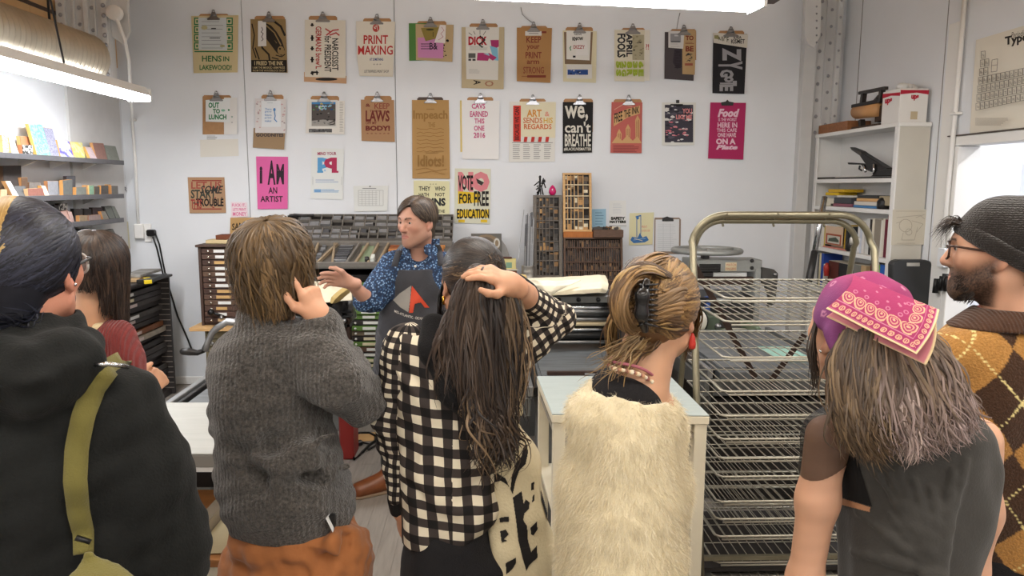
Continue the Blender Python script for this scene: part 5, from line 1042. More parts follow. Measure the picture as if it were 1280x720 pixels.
# ------------------------------------------------------------------ white shelf unit against the right wall
SX=2.945;y0_,y1_=5.27,6.595
us=thing('shelf_unit','white open shelf unit against the right wall','shelf unit',(3.05,5.8,0))
zt_=wx(1124,158,SX).z;sz=[wx(1118,222.5,SX).z,wx(1113,262.5,SX).z,wx(1110,324,SX).z];sz.append(sz[-1]-.36);sz.append(.42)
MU=mat('unit_white','#e2e1de',.45);MUS=mat('unit_side','#c5c1b6',.5,var=.03,scale=6)
MB().box((SX,y0_,0),(XR-.012,y0_+.02,zt_-.0),MUS).build('side_panel',us);MB().box((SX-.012,y0_-.004,0),(SX,y0_+.045,zt_),MU).build('face_strip',us,bevel=.002)
MB().box((SX,y1_-.02,0),(XR-.012,y1_,zt_),MU).build('side_panel',us);MB().box((SX-.012,y1_-.05,0),(SX,y1_,zt_),MU).build('face_strip',us,bevel=.002)
MB().box((SX-.012,y0_-.01,zt_),(XR-.012,y1_+.02,zt_+.03),MU).build('top_board',us,bevel=.003)
MB().box((XR-.02,y0_+.02,0),(XR-.01,y1_-.02,zt_),MU).build('back_board',us)
for z in sz:MB().box((SX-.01,y0_+.02,z-.032),(XR-.02,y1_-.02,z),MU).build('shelf',us,bevel=.002)
zt_+=.031
def on(px,py):return wx(px,py,SX+.02)
def bx3(name,label,cat,yA,yB,z0,z1,m,x0=SX+.01,x1=XR-.04,group=None,bevel=.003,parent=None):
 a,b=sorted((yA,yB));return MB().box((x0,a,z0),(x1,b,z1),m).build(name,parent,label=label,cat=cat,group=group,bevel=bevel)
def Yof(px,X=SX+.02,py=230):return wx(px,py,X).y
cy0,cy1=Yof(1137),Yof(1099);cy0=y0_+.03
cart=bx3('carton','white cardboard carton with red band on top of the shelf unit','carton',cy0,cy1,zt_,zt_+.235,mat('carton_white','#dedcd8',.6),x0=SX,x1=XR-.03)
MR=flat('#b02438')
zc_=zt_+.235
MB().add([(SX-.0012,cy0,zc_-.028),(SX-.0012,cy1,zc_-.012),(SX-.0012,cy1,zc_-.045),(SX-.0012,(cy0+cy1)/2,zc_-.038),(SX-.0012,cy0,zc_-.052)],[(0,1,2,3,4)],MR).build('red_band',cart)
MB().add([(SX,cy0-.0012,zc_-.012),(XR-.03,cy0-.0012,zc_-.012),(XR-.03,cy0-.0012,zc_-.042),((SX+XR)/2,cy0-.0012,zc_-.03),(SX,cy0-.0012,zc_-.042)],[(0,1,2,3,4)],MR).build('red_band',cart)
V,Fc=text_mesh('ups',.06);MB().add([(SX-.0014,cy0+.20-u*.10,zc_-.10+v*.045)for u,v in V],Fc,MR).build('lettering',cart,kind='stuff')
MB().add([((SX+.08+u*.055),cy0-.0014,zc_-.085+v*.04)for u,v in V],Fc,MR).build('lettering',cart,kind='stuff')
MB().box((SX+.085,cy0-.0014,zt_+.02),(SX+.135,cy0-.0005,zt_+.075),flat('#b9ab8e')).build('tape_patch',cart)
for i in range(3):MB().ball((SX+.06+i*.05,cy0+.09+.03*i,zc_+.02),(.04,.05,.03),mat('bubble_wrap','#d5d5d2',.3,bump=.5,bscale=60)).build('wrap',None,label='crumpled clear wrap spilling from the top of the carton'+(', nearest lump',', middle lump',', farthest lump')[i],cat='wrap')
yb0,yb1=Yof(1062,py=160),Yof(1023,py=160)
bx3('box','flat brown wooden box on top of the shelf unit','box',yb0,min(yb1,6.58),zt_,zt_+.075,mat('brown_box','#8a5a36',.55,var=.2,scale=40),x0=SX+.0)
bx3('box','dark tray behind the brown box on the shelf unit','box',Yof(1096,py=160),yb0-.005,zt_,zt_+.02,flat('#4a3d34'),x0=SX+.03)
q=lambda x,y,X=SX+.0:wx(x,y,X)
rs=thing('roller','black hand roller with tan roll standing on the shelf unit','roller',(SX+.05,Yof(1085,py=150),zt_))
MB().tube([q(1071.5,140,SX+.06),q(1101,136.5,SX+.06)],.055,18,mat('tan_roll','#c08e5c',.5)).build('roll',rs)
MB().beam(q(1069,133,SX+.05),q(1104,126,SX+.05),.07,.028,(0,0,1),M_BLACK).build('cradle',rs,bevel=.004)
for a,b in(((1078,131),(1080,117)),((1101,128),(1103,112))):MB().beam(q(*a,SX+.04),q(*b,SX+.04),.04,.03,(0,1,0),mat('frame_brown_black','#2b2522',.4)).build('post',rs,bevel=.003)
MB().beam(q(1075,116.5,SX+.04),q(1108,110,SX+.04),.035,.025,m=MATS['frame_brown_black']).build('handle',rs,bevel=.004)
MB().beam(q(1093,127,SX+.04),q(1099,120,SX+.04),.02,.02,m=MATS['frame_brown_black']).build('brace',rs);MB().beam(q(1077.5,160,SX+.06),q(1077,150,SX+.06),.04,.035,(0,1,0),MATS['frame_brown_black']).build('foot',rs)
MB().prism([q(x,y,SX+.05)for x,y in((1093,153),(1104,150),(1104,131),(1094,133))],(.05,0,0),flat('#3d2d23')).build('end_plate',rs,bevel=.003)
MB().box((SX+.03,cy1+.01,zt_),(SX+.2,cy1+.03,zt_+.14),flat('#3b61a8')).build('folder',None,label='blue folder standing between roller and carton',cat='folder')
s1=sz[0]
bx3('tray','thin black tray lying on the upper shelf','tray',y0_+.04,Yof(1042,py=220),s1,s1+.012,M_BLACK)
bx3('tray','grey flat tin at the left of the upper shelf','tray',Yof(1041,py=220),6.57,s1,s1+.018,MATS['arm_dark'])
bx3('paper','white sheets stacked over the black tray','paper',Yof(1072,py=220),Yof(1045,py=220),s1+.013,s1+.022,flat('#d5d2cc'))
stp=thing('stapler','large black bench stapler with long arm on the upper shelf','stapler',(SX+.08,Yof(1090,py=215),s1+.012))
def sp(nm,pts,w,m,X=SX+.05):MB().prism([q(x,y,X)for x,y in pts],(w,0,0),m).build(nm,stp,bevel=.003)
sp('base',[(1088,220.5),(1117,219),(1117,211),(1106,211),(1096,214)],.08,M_BLACK);sp('arm',[(1062,184),(1075,189),(1079,192),(1108,210),(1108,216),(1092,217),(1080,203),(1074,194)],.05,M_BLACK,SX+.06)
sp('lower_jaw',[(1059,203),(1080,204.5),(1088,207),(1088,215),(1080,211),(1076,206),(1060,205.5)],.04,M_BLACK,SX+.065);MB().tube([q(1092.5,205,SX+.05),q(1092.5,218,SX+.05)],.01,8,M_CHROME).build('spring_post',stp);MB().tube([q(1075,207,SX+.06),q(1074,211,SX+.06),q(1077,213,SX+.06)],.008,6,M_DSTEEL).build('hook',stp)
MB().tube([q(1080,207,SX+.06),q(1082,215,SX+.06)],.01,8,M_CHROME).build('pin',stp)
sp('grip',[(1062,184),(1064,187.5),(1076,195.5),(1076,190)],.04,MATS['arm_dark'],SX+.055)
s2=sz[1];zz=lambda py,Y:CAM_Z+(232-py)/930*Y
def flatbook(label,xa,xb,ya,yb,col,x0=SX+.03,cat='book'):
 A,B=Yof(xb,py=ya),Yof(xa,py=ya);za=wx((xa+xb)/2,yb,SX+.03).z;zb_=wx((xa+xb)/2,ya,SX+.03).z
 g='books lying on the second shelf'
 o=bx3('book' if cat=='book' else cat,label,cat,A,B,max(za,s2+.001),zb_,flat(col),x0=x0,x1=x0+.165,group=g if cat=='book' else None)
 return o
for a in(('red grey book at the bottom of the left flat stack',1037,1063,254.5,259.5,'#8c5a68'),('dark grey book in the left flat stack',1041,1062,247,254.3,'#4a4b50'),('white book ends left of the dark grey book',1030,1040.5,248,258,'#d8d2c0'),('white thin book on the dark grey book',1044,1064,244.3,246.8,'#d3d0c8'),('blue book at the bottom of the right flat stack',1065,1096,257,262.5,'#4d7fae'),('white and red book in the right flat stack',1066,1096,252,256.8,'#d3cdc4'),('orange tan book in the right flat stack',1069,1097,248,251.8,'#d2a672'),('black spined book on top of the right flat stack',1070,1095,244.2,247.8,'#3f403f'),('brown grey book behind the right flat stack',1097.5,1112,245,257,'#a2957b')):flatbook(*a)
flatbook('lower yellow carton of cards at the left of the second shelf',1030.5,1046,240.5,244.2,'#d9b52c',cat='carton');flatbook('upper yellow carton of cards at the left of the second shelf',1034,1054,236.5,240.3,'#cfa62a',cat='carton')
tb=wx(1103,259,SX+.05);MB().lathe((tb.x,tb.y-.02,s2),[(.045,0),(.05,.01),(.05,.06),(.03,.085),(0,.088)],16,M_BLACK).build('tape_roll',None,label='black rounded roll at the end of the second shelf',cat='roll')
s3=sz[2]
def standing(label,xa,xb,yt,col,si,depth=.17,x0=SX+.03,lean=0.0,cat='book',edge=None):
 A,B=Yof(xb,py=300),Yof(xa,py=300);ztop=wx((xa+xb)/2,yt,x0).z;z0=sz[si]+.001
 p=[(x0,A,z0),(x0+depth,A,z0),(x0+depth,B,z0),(x0,B,z0)];pt=[(a,b+lean,ztop)for a,b,_ in p]
 o=MB().hexa(p+pt,flat(col)).build(cat,None,label=label,cat=cat,group='books standing on the lower shelves',bevel=.002)
 MB().hexa([(x0+.004,A+.003,z0+.003),(x0+depth+.003,A+.003,z0+.003),(x0+depth+.003,B-.003,z0+.003),(x0+.004,B-.003,z0+.003)]+[(x0+.004,A+.003+lean,ztop+.001),(x0+depth+.003,A+.003+lean,ztop+.001),(x0+depth+.003,B-.003+lean,ztop+.001),(x0+.004,B-.003+lean,ztop+.001)],flat('#d8d0bf')).build('pages',o)
 return o
for a in(('white book at the far left of the third shelf',1025,1028,284,'#d9d5ca'),('thin yellow book at the left of the third shelf',1028.3,1030,283,'#c2ae4e'),('dark book beside the framed picture card',1030,1031.5,284,'#33302e'),('yellow spined book right of the framed picture card',1053.5,1055,281,'#b8952f'),('black spined book right of the framed picture card',1055.2,1057.5,283,'#2d3033'),('white magazine behind the right post of the rack',1070,1072.5,275,'#d8d9da'),('pale blue magazine behind the right post of the rack',1073,1075,277,'#c3c9d6'),('second white magazine on the third shelf',1075.5,1078,276,'#d5d2ce'),('white book with black spine stripes on the third shelf',1080,1084,273,'#c9c9c6'),('black book on the third shelf',1084.5,1087,274,'#35322f'),('cream book left of the wide patterned book',1087.3,1090,273,'#d6cfbd'),('wide grey patterned book on the third shelf',1090.3,1098,274,'#8d8477'),('white book leaning right of the patterned book',1098.3,1100.5,275,'#dcd8ce'),('cream book fourth from the right end',1100.8,1103,273,'#d7d0c2'),('dark red book second from the right end',1103.2,1106,274,'#6c2b3a'),('brown red tall book at the right end of the third shelf',1106.3,1110.5,269,'#8d4c46')):standing(*a,2)
pcd=wx(1041,305,SX+.05)
cd=bx3('picture_card','framed orange picture card standing on the third shelf','card',Yof(1053,py=290),Yof(1031.5,py=290),s3+.03,wx(1042,283,SX+.02).z,flat('#d0b49a'),x0=SX+.02,x1=SX+.03)
A,B=Yof(1052,py=290),Yof(1033,py=290)
MB().box((SX+.0185,A,s3+.035),(SX+.0196,B,s3+.125),flat('#a4573c')).build('picture_border',cd);MB().box((SX+.017,A+.02,s3+.045),(SX+.0183,B-.03,s3+.11),flat('#c5c2b4')).build('picture',cd);MB().poly([(SX+.0165,A+.03,s3+.06),(SX+.0165,B-.05,s3+.06),(SX+.0165,B-.06,s3+.085),(SX+.0165,A+.09,s3+.1),(SX+.0165,A+.04,s3+.08)],flat('#4b5548')).build('picture_figure',cd)
bx3('book','thin salmon book lying under the picture card','book',Yof(1058,py=310),Yof(1029,py=305),s3+.001,s3+.012,flat('#c98478'),x0=SX+.015,x1=SX+.19,group='books lying on the third shelf');bx3('book','brown book lying on the salmon book','book',Yof(1061,py=310),Yof(1036,py=305),s3+.0125,s3+.028,flat('#9a8a78'),x0=SX+.04,x1=SX+.19,group='books lying on the third shelf')
wt=wx(1062,308,SX+.05);MB().lathe((wt.x,wt.y,s3),[(.03,0),(.035,.01),(.03,.06),(.015,.1),(0,.105)],12,M_BLACK).build('vase',None,label='small black vase on the third shelf behind the rack post',cat='vase')
for a in(('grey binder at the far left of the fourth shelf',1022.5,1024,318,'#5a5c5e'),('cream binder at the left of the fourth shelf',1024.3,1026.5,316,'#d6cba6'),('blue binder at the left of the fourth shelf',1026.8,1029.5,316.5,'#2f4a9a'),('white book right of the blue binder',1030,1031.5,330,'#d5cfc2'),('dark brown box standing on the fourth shelf',1036,1050,327,'#5d2c24'),('white booklet with black cover on the fourth shelf',1049,1063,330,'#2a2a2c'),('small grey book near the rack post on the fourth shelf',1068,1076,331,'#7b7a72'),('tan book on the fourth shelf',1077,1083,332,'#b59a72'),('dark red book near the right of the fourth shelf',1089,1096,329,'#6b2a2e'),('green book on the fourth shelf',1098,1100.5,331,'#6aa33f'),('blue book at the right end of the fourth shelf',1101,1107,331,'#2f5fae')):standing(*a,3)
hd=wx(1033,335,SX);lf=MB().tube([q(1033,345,SX),q(1033,334,SX),q(1034,329,SX)],[.02,.026,.012],10,mat('red_paint','#a8322c',.4));lf.build('lantern',None,label='small red lamp shape on the fourth shelf',cat='lantern')
PS=lambda x,y,off:wy(x,y,y0_-.003-off)
s=Sheet('print','pale pencil drawing of a machine on the side of the shelf unit',(1116,262,1159,262,1158,306,1114,306),.001,'#c9c2b2',plane=PS)
LG='#a59d8e'
s.Ln(LG,.5,(1120,264),(1157,264)).Ln(LG,.6,*[(1132+8*math.cos(a),282+8*math.sin(a))for a in np.linspace(0,6.28,15)]).Ln(LG,.6,*[(1136+4*math.cos(a),290+4*math.sin(a))for a in np.linspace(0,6.28,11)]).Ln(LG,.5,(1121,272),(1150,269),(1156,274)).Ln(LG,.5,(1140,276),(1154,280),(1146,290)).Ln(LG,.5,(1129,291),(1127,300),(1143,300),(1147,284)).Ln(LG,.5,(1120,279),(1127,277)).Ln(LG,.5,(1145,272),(1156,268)).rows(LG,1121,304,1150,304.3,1,.4).done()
kc=thing('black_case','flat black plastic case with grey latch hanging beside the doorway','case',wy(1140,380,5.1))
YK=5.14
MB().prism([wy(x,y,YK)for x,y in((1115,382),(1116,331),(1118,327),(1124,325),(1158,325),(1164,327),(1166,331),(1165,382))],(0,.07,0),mat('case_black','#2e2f30',.5)).build('shell',kc,bevel=.008)
MB().prism([wy(x,y,YK-.006)for x,y in((1134,333),(1134,328.5),(1150,328.5),(1150,333))],(0,.01,0),M_GALV).build('latch',kc,bevel=.002)
MB().box((SX+.02,5.215,wy(1140,390,YK).z-.03),(SX+.2,5.262,wy(1140,384,YK).z-.02),M_BLACK).build('bracket',kc)
for i,(x,y)in enumerate(((1169.5,359),(1176.5,356),(1180,353),(1183.5,356.5))):
 p=wx(x,y,XR-.04);MB().tube([p+Vector((.04,0,.05)),p+Vector((0,0,.055)),p+Vector((0,0,-.04))],[.008,.016,.02],8,M_BLACK).build('key_hook',None,label=('first','second','third','last')[i]+' black hook hanging on the white post by the doorway, counted from the case',cat='hook',group='black hooks by the doorway')
# ------------------------------------------------------------------ soft bodies: signed distance fields turned into one continuous mesh
f32=np.float32
class SDF:
 def __init__(s):s.p=[];s.disp=[]
 def _add(s,op,fn,lo,hi,k):s.p.append((op,fn,NP(lo,f32),NP(hi,f32),k));return s
 def rc(s,a,b,ra,rb=None,k=.02,op='+',sq=None):
  a,b=NP(tuple(a),f32),NP(tuple(b),f32);rb=ra if rb is None else rb;ba=b-a;L2=float(ba@ba)+1e-12;R=max(ra,rb)
  def fn(x,y,z):
   px,py,pz=x-a[0],y-a[1],z-a[2]
   t=np.clip((px*ba[0]+py*ba[1]+pz*ba[2])/f32(L2),0,1)
   return np.sqrt((px-t*ba[0])**2+(py-t*ba[1])**2+(pz-t*ba[2])**2)-(f32(ra)+t*f32(rb-ra))
  return s._add(op,fn,np.minimum(a,b)-R,np.maximum(a,b)+R,k)
 def chain(s,pts,rs,k=.02,op='+',k0=None):
  for i in range(len(pts)-1):s.rc(pts[i],pts[i+1],rs[i],rs[i+1],k if i or k0 is None else k0,op)
  return s
 def el(s,c,r,M=None,k=.02,op='+'):
  c=NP(tuple(c),f32);r=NP(r,f32);M=NP(M if M is not None else Matrix.Identity(3),f32);R=float(r.max())
  def fn(x,y,z):
   px,py,pz=x-c[0],y-c[1],z-c[2]
   u=(M[0,0]*px+M[1,0]*py+M[2,0]*pz);v=(M[0,1]*px+M[1,1]*py+M[2,1]*pz);w=(M[0,2]*px+M[1,2]*py+M[2,2]*pz)
   k0=np.sqrt((u/r[0])**2+(v/r[1])**2+(w/r[2])**2);k1=np.sqrt((u/r[0]**2)**2+(v/r[1]**2)**2+(w/r[2]**2)**2)
   return k0*(k0-1)/(k1+f32(1e-6))
  return s._add(op,fn,c-R,c+R,k)
 def loft(s,rows,yaw=0.0,n=2.4,k=.02,op='+'):
  """rows of (z, cx, cy, a, b) from low to high; a across, b front to back"""
  A=NP(sorted(rows),float);zs=A[:,0];zz=np.linspace(zs[0],zs[-1],200);T=[]
  for j in range(1,5):
   m=np.gradient(A[:,j],zs);o=np.empty(200)
   i=np.clip(np.searchsorted(zs,zz)-1,0,len(zs)-2);h=zs[i+1]-zs[i];t=(zz-zs[i])/h
   o=(2*t**3-3*t**2+1)*A[i,j]+(t**3-2*t**2+t)*h*m[i]+(-2*t**3+3*t**2)*A[i+1,j]+(t**3-t**2)*h*m[i+1];T.append(o)
  c_,s_=math.cos(yaw),math.sin(yaw);z0,z1=zs[0],zs[-1]
  def fn(x,y,z):
   zc=np.clip(z,z0,z1);g=lambda o:np.interp(zc,zz,o).astype(f32)
   cx,cy,a,b=[g(o)for o in T]
   px,py=x-cx,y-cy;u=np.abs(px*f32(c_)+py*f32(s_));v=np.abs(-px*f32(s_)+py*f32(c_))
   d=((u/a)**n+(v/b)**n)**f32(1/n);d=(d-1)*np.minimum(a,b)
   dz=np.maximum(z-f32(z1),f32(z0)-z)
   return np.where(dz>0,np.sqrt(np.maximum(d,0)**2+dz**2),np.maximum(d,dz))
  R=float(max(T[2].max(),T[3].max()))
  return s._add(op,fn,(T[0].min()-R,T[1].min()-R,z0),(T[0].max()+R,T[1].max()+R,z1),k)
 def half(s,nrm,d0,op='&',k=.004):
  n_=NP(nrm,f32)
  return s._add(op,lambda x,y,z:n_[0]*x+n_[1]*y+n_[2]*z-f32(d0),(-99,)*3,(99,)*3,k)
 @staticmethod
 def comb(F,d,op,k):
  if op=='-':d=-d;k_=k;h=np.maximum(k_-np.abs(F-d),0)/k_;return np.maximum(F,d)+h*h*k_*.25
  if op=='&':h=np.maximum(k-np.abs(F-d),0)/k;return np.maximum(F,d)+h*h*k*.25
  h=np.maximum(k-np.abs(F-d),0)/k;return np.minimum(F,d)-h*h*k*.25
 def ev(s,P):
  P=np.asarray(P,f32);x,y,z=P[:,0],P[:,1],P[:,2];F=np.full(len(P),9,f32)
  for op,fn,lo,hi,k in s.p:F=s.comb(F,fn(x,y,z),op,f32(k))
  for g in s.disp:F=F+g(x,y,z)
  return F
 def grow(s,d):s.disp.append(lambda x,y,z:f32(-d));return s
 def bounds(s):
  L=[p for p in s.p if p[0]=='+'];return np.min([p[2]for p in L],0),np.max([p[3]for p in L],0)
 def mesh(s,h,pad=.02,clip=None):
  lo,hi=s.bounds();lo=lo-pad;hi=hi+pad
  if clip is not None:lo=np.maximum(lo,NP(clip[0]));hi=np.minimum(hi,NP(clip[1]))
  n=np.ceil((hi-lo)/h).astype(int)+1
  ax=[(lo[i]+h*np.arange(n[i])).astype(f32)for i in range(3)]
  F=np.full(tuple(n),.2,f32)
  for op,fn,l,g,k in s.p:
   m=k+2.5*h+.012
   i0=[0]*3;i1=list(n)
   if op!='&':
    i0=np.clip(np.floor((l-m-lo)/h).astype(int),0,n);i1=np.clip(np.ceil((g+m-lo)/h).astype(int)+1,0,n)
   if any(i1[q]<=i0[q]for q in range(3)):continue
   sl=tuple(slice(i0[q],i1[q])for q in range(3))
   x=ax[0][sl[0]][:,None,None];y=ax[1][sl[1]][None,:,None];z=ax[2][sl[2]][None,None,:]
   F[sl]=s.comb(F[sl],fn(x,y,z),op,f32(k))
  x,y,z=ax[0][:,None,None],ax[1][None,:,None],ax[2][None,None,:]
  if s.disp:
   near=np.nonzero(np.abs(F)<.06)
   X,Y,Z=ax[0][near[0]],ax[1][near[1]],ax[2][near[2]];D_=np.zeros(len(X),f32)
   for g in s.disp:D_=D_+g(X,Y,Z)
   F[near]+=D_
  return surface_net(F,lo,h)
def surface_net(F,lo,h):
 S=F<0;c=np.zeros(tuple(q-1 for q in S.shape),np.int8)
 sl=lambda o,n:slice(o,n-1+o)
 nx,ny,nz=S.shape
 offs=[(i,j,k)for i in(0,1)for j in(0,1)for k in(0,1)]
 for i,j,k in offs:c+=S[sl(i,nx),sl(j,ny),sl(k,nz)]
 I,J,K=np.nonzero((c>0)&(c<8));idx=np.full(c.shape,-1,np.int32);idx[I,J,K]=np.arange(len(I))
 V=np.zeros((len(I),3));W=np.zeros(len(I))
 for a in range(8):
  for b in range(a+1,8):
   da=np.subtract(offs[b],offs[a])
   if np.abs(da).sum()!=1:continue
   oa=offs[a];f0=F[I+oa[0],J+oa[1],K+oa[2]];ob=offs[b];f1=F[I+ob[0],J+ob[1],K+ob[2]]
   m=(f0<0)!=(f1<0);t=np.where(m,f0/(f0-f1+1e-12*(f0==f1)),0)
   V+=m[:,None]*(NP(oa)[None]+t[:,None]*da[None]);W+=m
 V=(V/W[:,None]+np.stack([I,J,K],1))*h+lo
 Q=[]
 for ax_ in range(3):
  A=[slice(None)]*3;B=[slice(None)]*3;A[ax_]=slice(0,-1);B[ax_]=slice(1,None)
  s0,s1=S[tuple(A)],S[tuple(B)];E=np.nonzero(s0!=s1);p=np.stack(E,1);u,v=(ax_+1)%3,(ax_+2)%3
  ok=(p[:,u]>0)&(p[:,v]>0)&(p[:,u]<S.shape[u]-1)&(p[:,v]<S.shape[v]-1);p=p[ok]
  fl_=s0[tuple(p.T)]
  def cell(du,dv):q=p.copy();q[:,u]+=du;q[:,v]+=dv;return idx[q[:,0],q[:,1],q[:,2]]
  q=np.stack([cell(-1,-1),cell(0,-1),cell(0,0),cell(-1,0)],1);q[~fl_]=q[~fl_][:,::-1];Q.append(q)
 return V,np.concatenate(Q)
def np_mesh(name,V,Q,mat_,parent=None,M=None,col=None,vec=None,**kw):
 """numpy mesh (quads) to object, vertices in world space"""
 V=np.asarray(V,float)
 if parent is not None:M=OBJM[parent]
 if M is None:
  lo,hi=V.min(0),V.max(0);M=Matrix.Translation(((lo[0]+hi[0])/2,(lo[1]+hi[1])/2,lo[2]))
 Mi=NP(M.inverted());V2=V@Mi[:3,:3].T+Mi[:3,3]
 me=bpy.data.meshes.new(name);nq=len(Q);w=Q.shape[1]
 me.vertices.add(len(V));me.vertices.foreach_set('co',V2.astype(f32).ravel())
 me.loops.add(nq*w);me.loops.foreach_set('vertex_index',Q.astype(np.int32).ravel())
 me.polygons.add(nq);me.polygons.foreach_set('loop_start',np.arange(0,nq*w,w,dtype=np.int32));me.polygons.foreach_set('use_smooth',np.ones(nq,bool))
 me.update(calc_edges=True);me.validate()
 if col is not None:
  a=me.color_attributes.new('col','FLOAT_COLOR','POINT');a.data.foreach_set('color',np.hstack([col,np.ones((len(V),1))]).astype(f32).ravel())
 if vec is not None:
  a=me.attributes.new('pat','FLOAT_VECTOR','POINT');a.data.foreach_set('vector',np.asarray(vec,f32).ravel())
 me.materials.append(mat_);o=bpy.data.objects.new(name,me);COL.objects.link(o)
 if parent is not None:o.parent=parent
 else:o.matrix_world=M
 OBJM[o]=M;return set_props(o,**kw)
def join_nets(L):
 V,Q,n=[],[],0
 for v,q in L:V.append(v);Q.append(q+n);n+=len(v)
 return np.concatenate(V),np.concatenate(Q)
def relax(V,Q,it=2):
 for _ in range(it):
  A=np.zeros_like(V);n=np.zeros(len(V))
  for a,b in((0,1),(1,2),(2,3),(3,0)):
   np.add.at(A,Q[:,a],V[Q[:,b]]);np.add.at(A,Q[:,b],V[Q[:,a]]);np.add.at(n,Q[:,a],1);np.add.at(n,Q[:,b],1)
  V=V*.5+.5*A/np.maximum(n,1)[:,None]
 return V
def normals(V,Q):
 N=np.cross(V[Q[:,2]]-V[Q[:,0]],V[Q[:,3]]-V[Q[:,1]]);O=np.zeros_like(V)
 for j in range(4):np.add.at(O,Q[:,j],N)
 return O/(np.linalg.norm(O,axis=1)[:,None]+1e-12)
def wob(seed,f,amp,dirs=6):
 """smooth pseudo random bumps for cloth"""
 r=np.random.RandomState(seed);D_=r.randn(dirs,3);D_/=np.linalg.norm(D_,axis=1)[:,None];ph=r.rand(dirs)*6.28;fr=f*(.6+.9*r.rand(dirs))
 def g(x,y,z):
  o=0
  for d,p,q in zip(D_,ph,fr):o=o+np.sin((d[0]*x+d[1]*y+d[2]*z)*f32(q*6.28)+f32(p))
  return(o*f32(amp/math.sqrt(dirs))).astype(f32)
 return g
def hgt(F,c,r,f,amp,dirv,seed=0):
 """folds running across dirv near c (radius r)"""
 c=NP(tuple(c),f32);d=NP(dirv,f32);d=d/np.linalg.norm(d);w=wob(seed+5,9,.25)
 def g(x,y,z):
  q=((x-c[0])**2+(y-c[1])**2+(z-c[2])**2)/f32(r*r);m=np.exp(-q*1.5)
  return(f32(amp)*m*np.sin((d[0]*x+d[1]*y+d[2]*z)*f32(f*6.28)+w(x,y,z)*6)).astype(f32)
 F.disp.append(g);return F
def trace(S,px,py,Y0,Y1):
 """points where the camera rays through the picture points meet the field"""
 px,py=np.ravel(px),np.ravel(py);R=NP(R_CAM);d=np.stack([(px-640)/F_PX,-(py-360)/F_PX,-np.ones(len(px))],1)@R.T
 t=Y0/d[:,1];o=NP((0,0,CAM_Z));hit=np.zeros(len(px),bool)
 for _ in range(60):
  P=o+d*t[:,None];f=S.ev(P);hit|=f<.0012;t=t+np.where(f<.0008,0,np.minimum(f*.75,.03))
 P=o+d*t[:,None];return P,hit&(P[:,1]<Y1),d/np.linalg.norm(d,axis=1)[:,None]
def decal(S,polys,colm,step,Y0,Y1,name,parent,lift=.002,kind=None):
 """flat print on a curved surface: picture polygons carried onto the field"""
 mb=MB()
 for poly,m in zip(polys,colm):
  A=NP(poly,float);x0,y0=A.min(0);x1,y1=A.max(0);nx=max(1,int(math.ceil((x1-x0)/step)));ny=max(1,int(math.ceil((y1-y0)/step)))
  X,Y=np.meshgrid(np.linspace(x0,x1,nx+1),np.linspace(y0,y1,ny+1),indexing='ij');P,hit,d=trace(S,X,Y,Y0,Y1);P=P-d*lift
  cx,cy=(X[:-1,:-1]+X[1:,1:])/2,(Y[:-1,:-1]+Y[1:,1:])/2;ins=np.zeros(cx.shape,bool);B=np.roll(A,-1,0)
  for(ax_,ay),(bx,by)in zip(A,B):
   cr=((ay>cy)!=(by>cy))&(cx<(bx-ax_)*(cy-ay)/(by-ay+1e-12)+ax_);ins^=cr
  H=hit.reshape(X.shape);I,J=np.nonzero(ins&H[:-1,:-1]&H[1:,1:]&H[1:,:-1]&H[:-1,1:]);w=ny+1
  if len(I):mb.add(P,[(i*w+j,i*w+j+1,(i+1)*w+j+1,(i+1)*w+j)for i,j in zip(I,J)],m,True)
 return mb.build(name,parent,kind=kind)
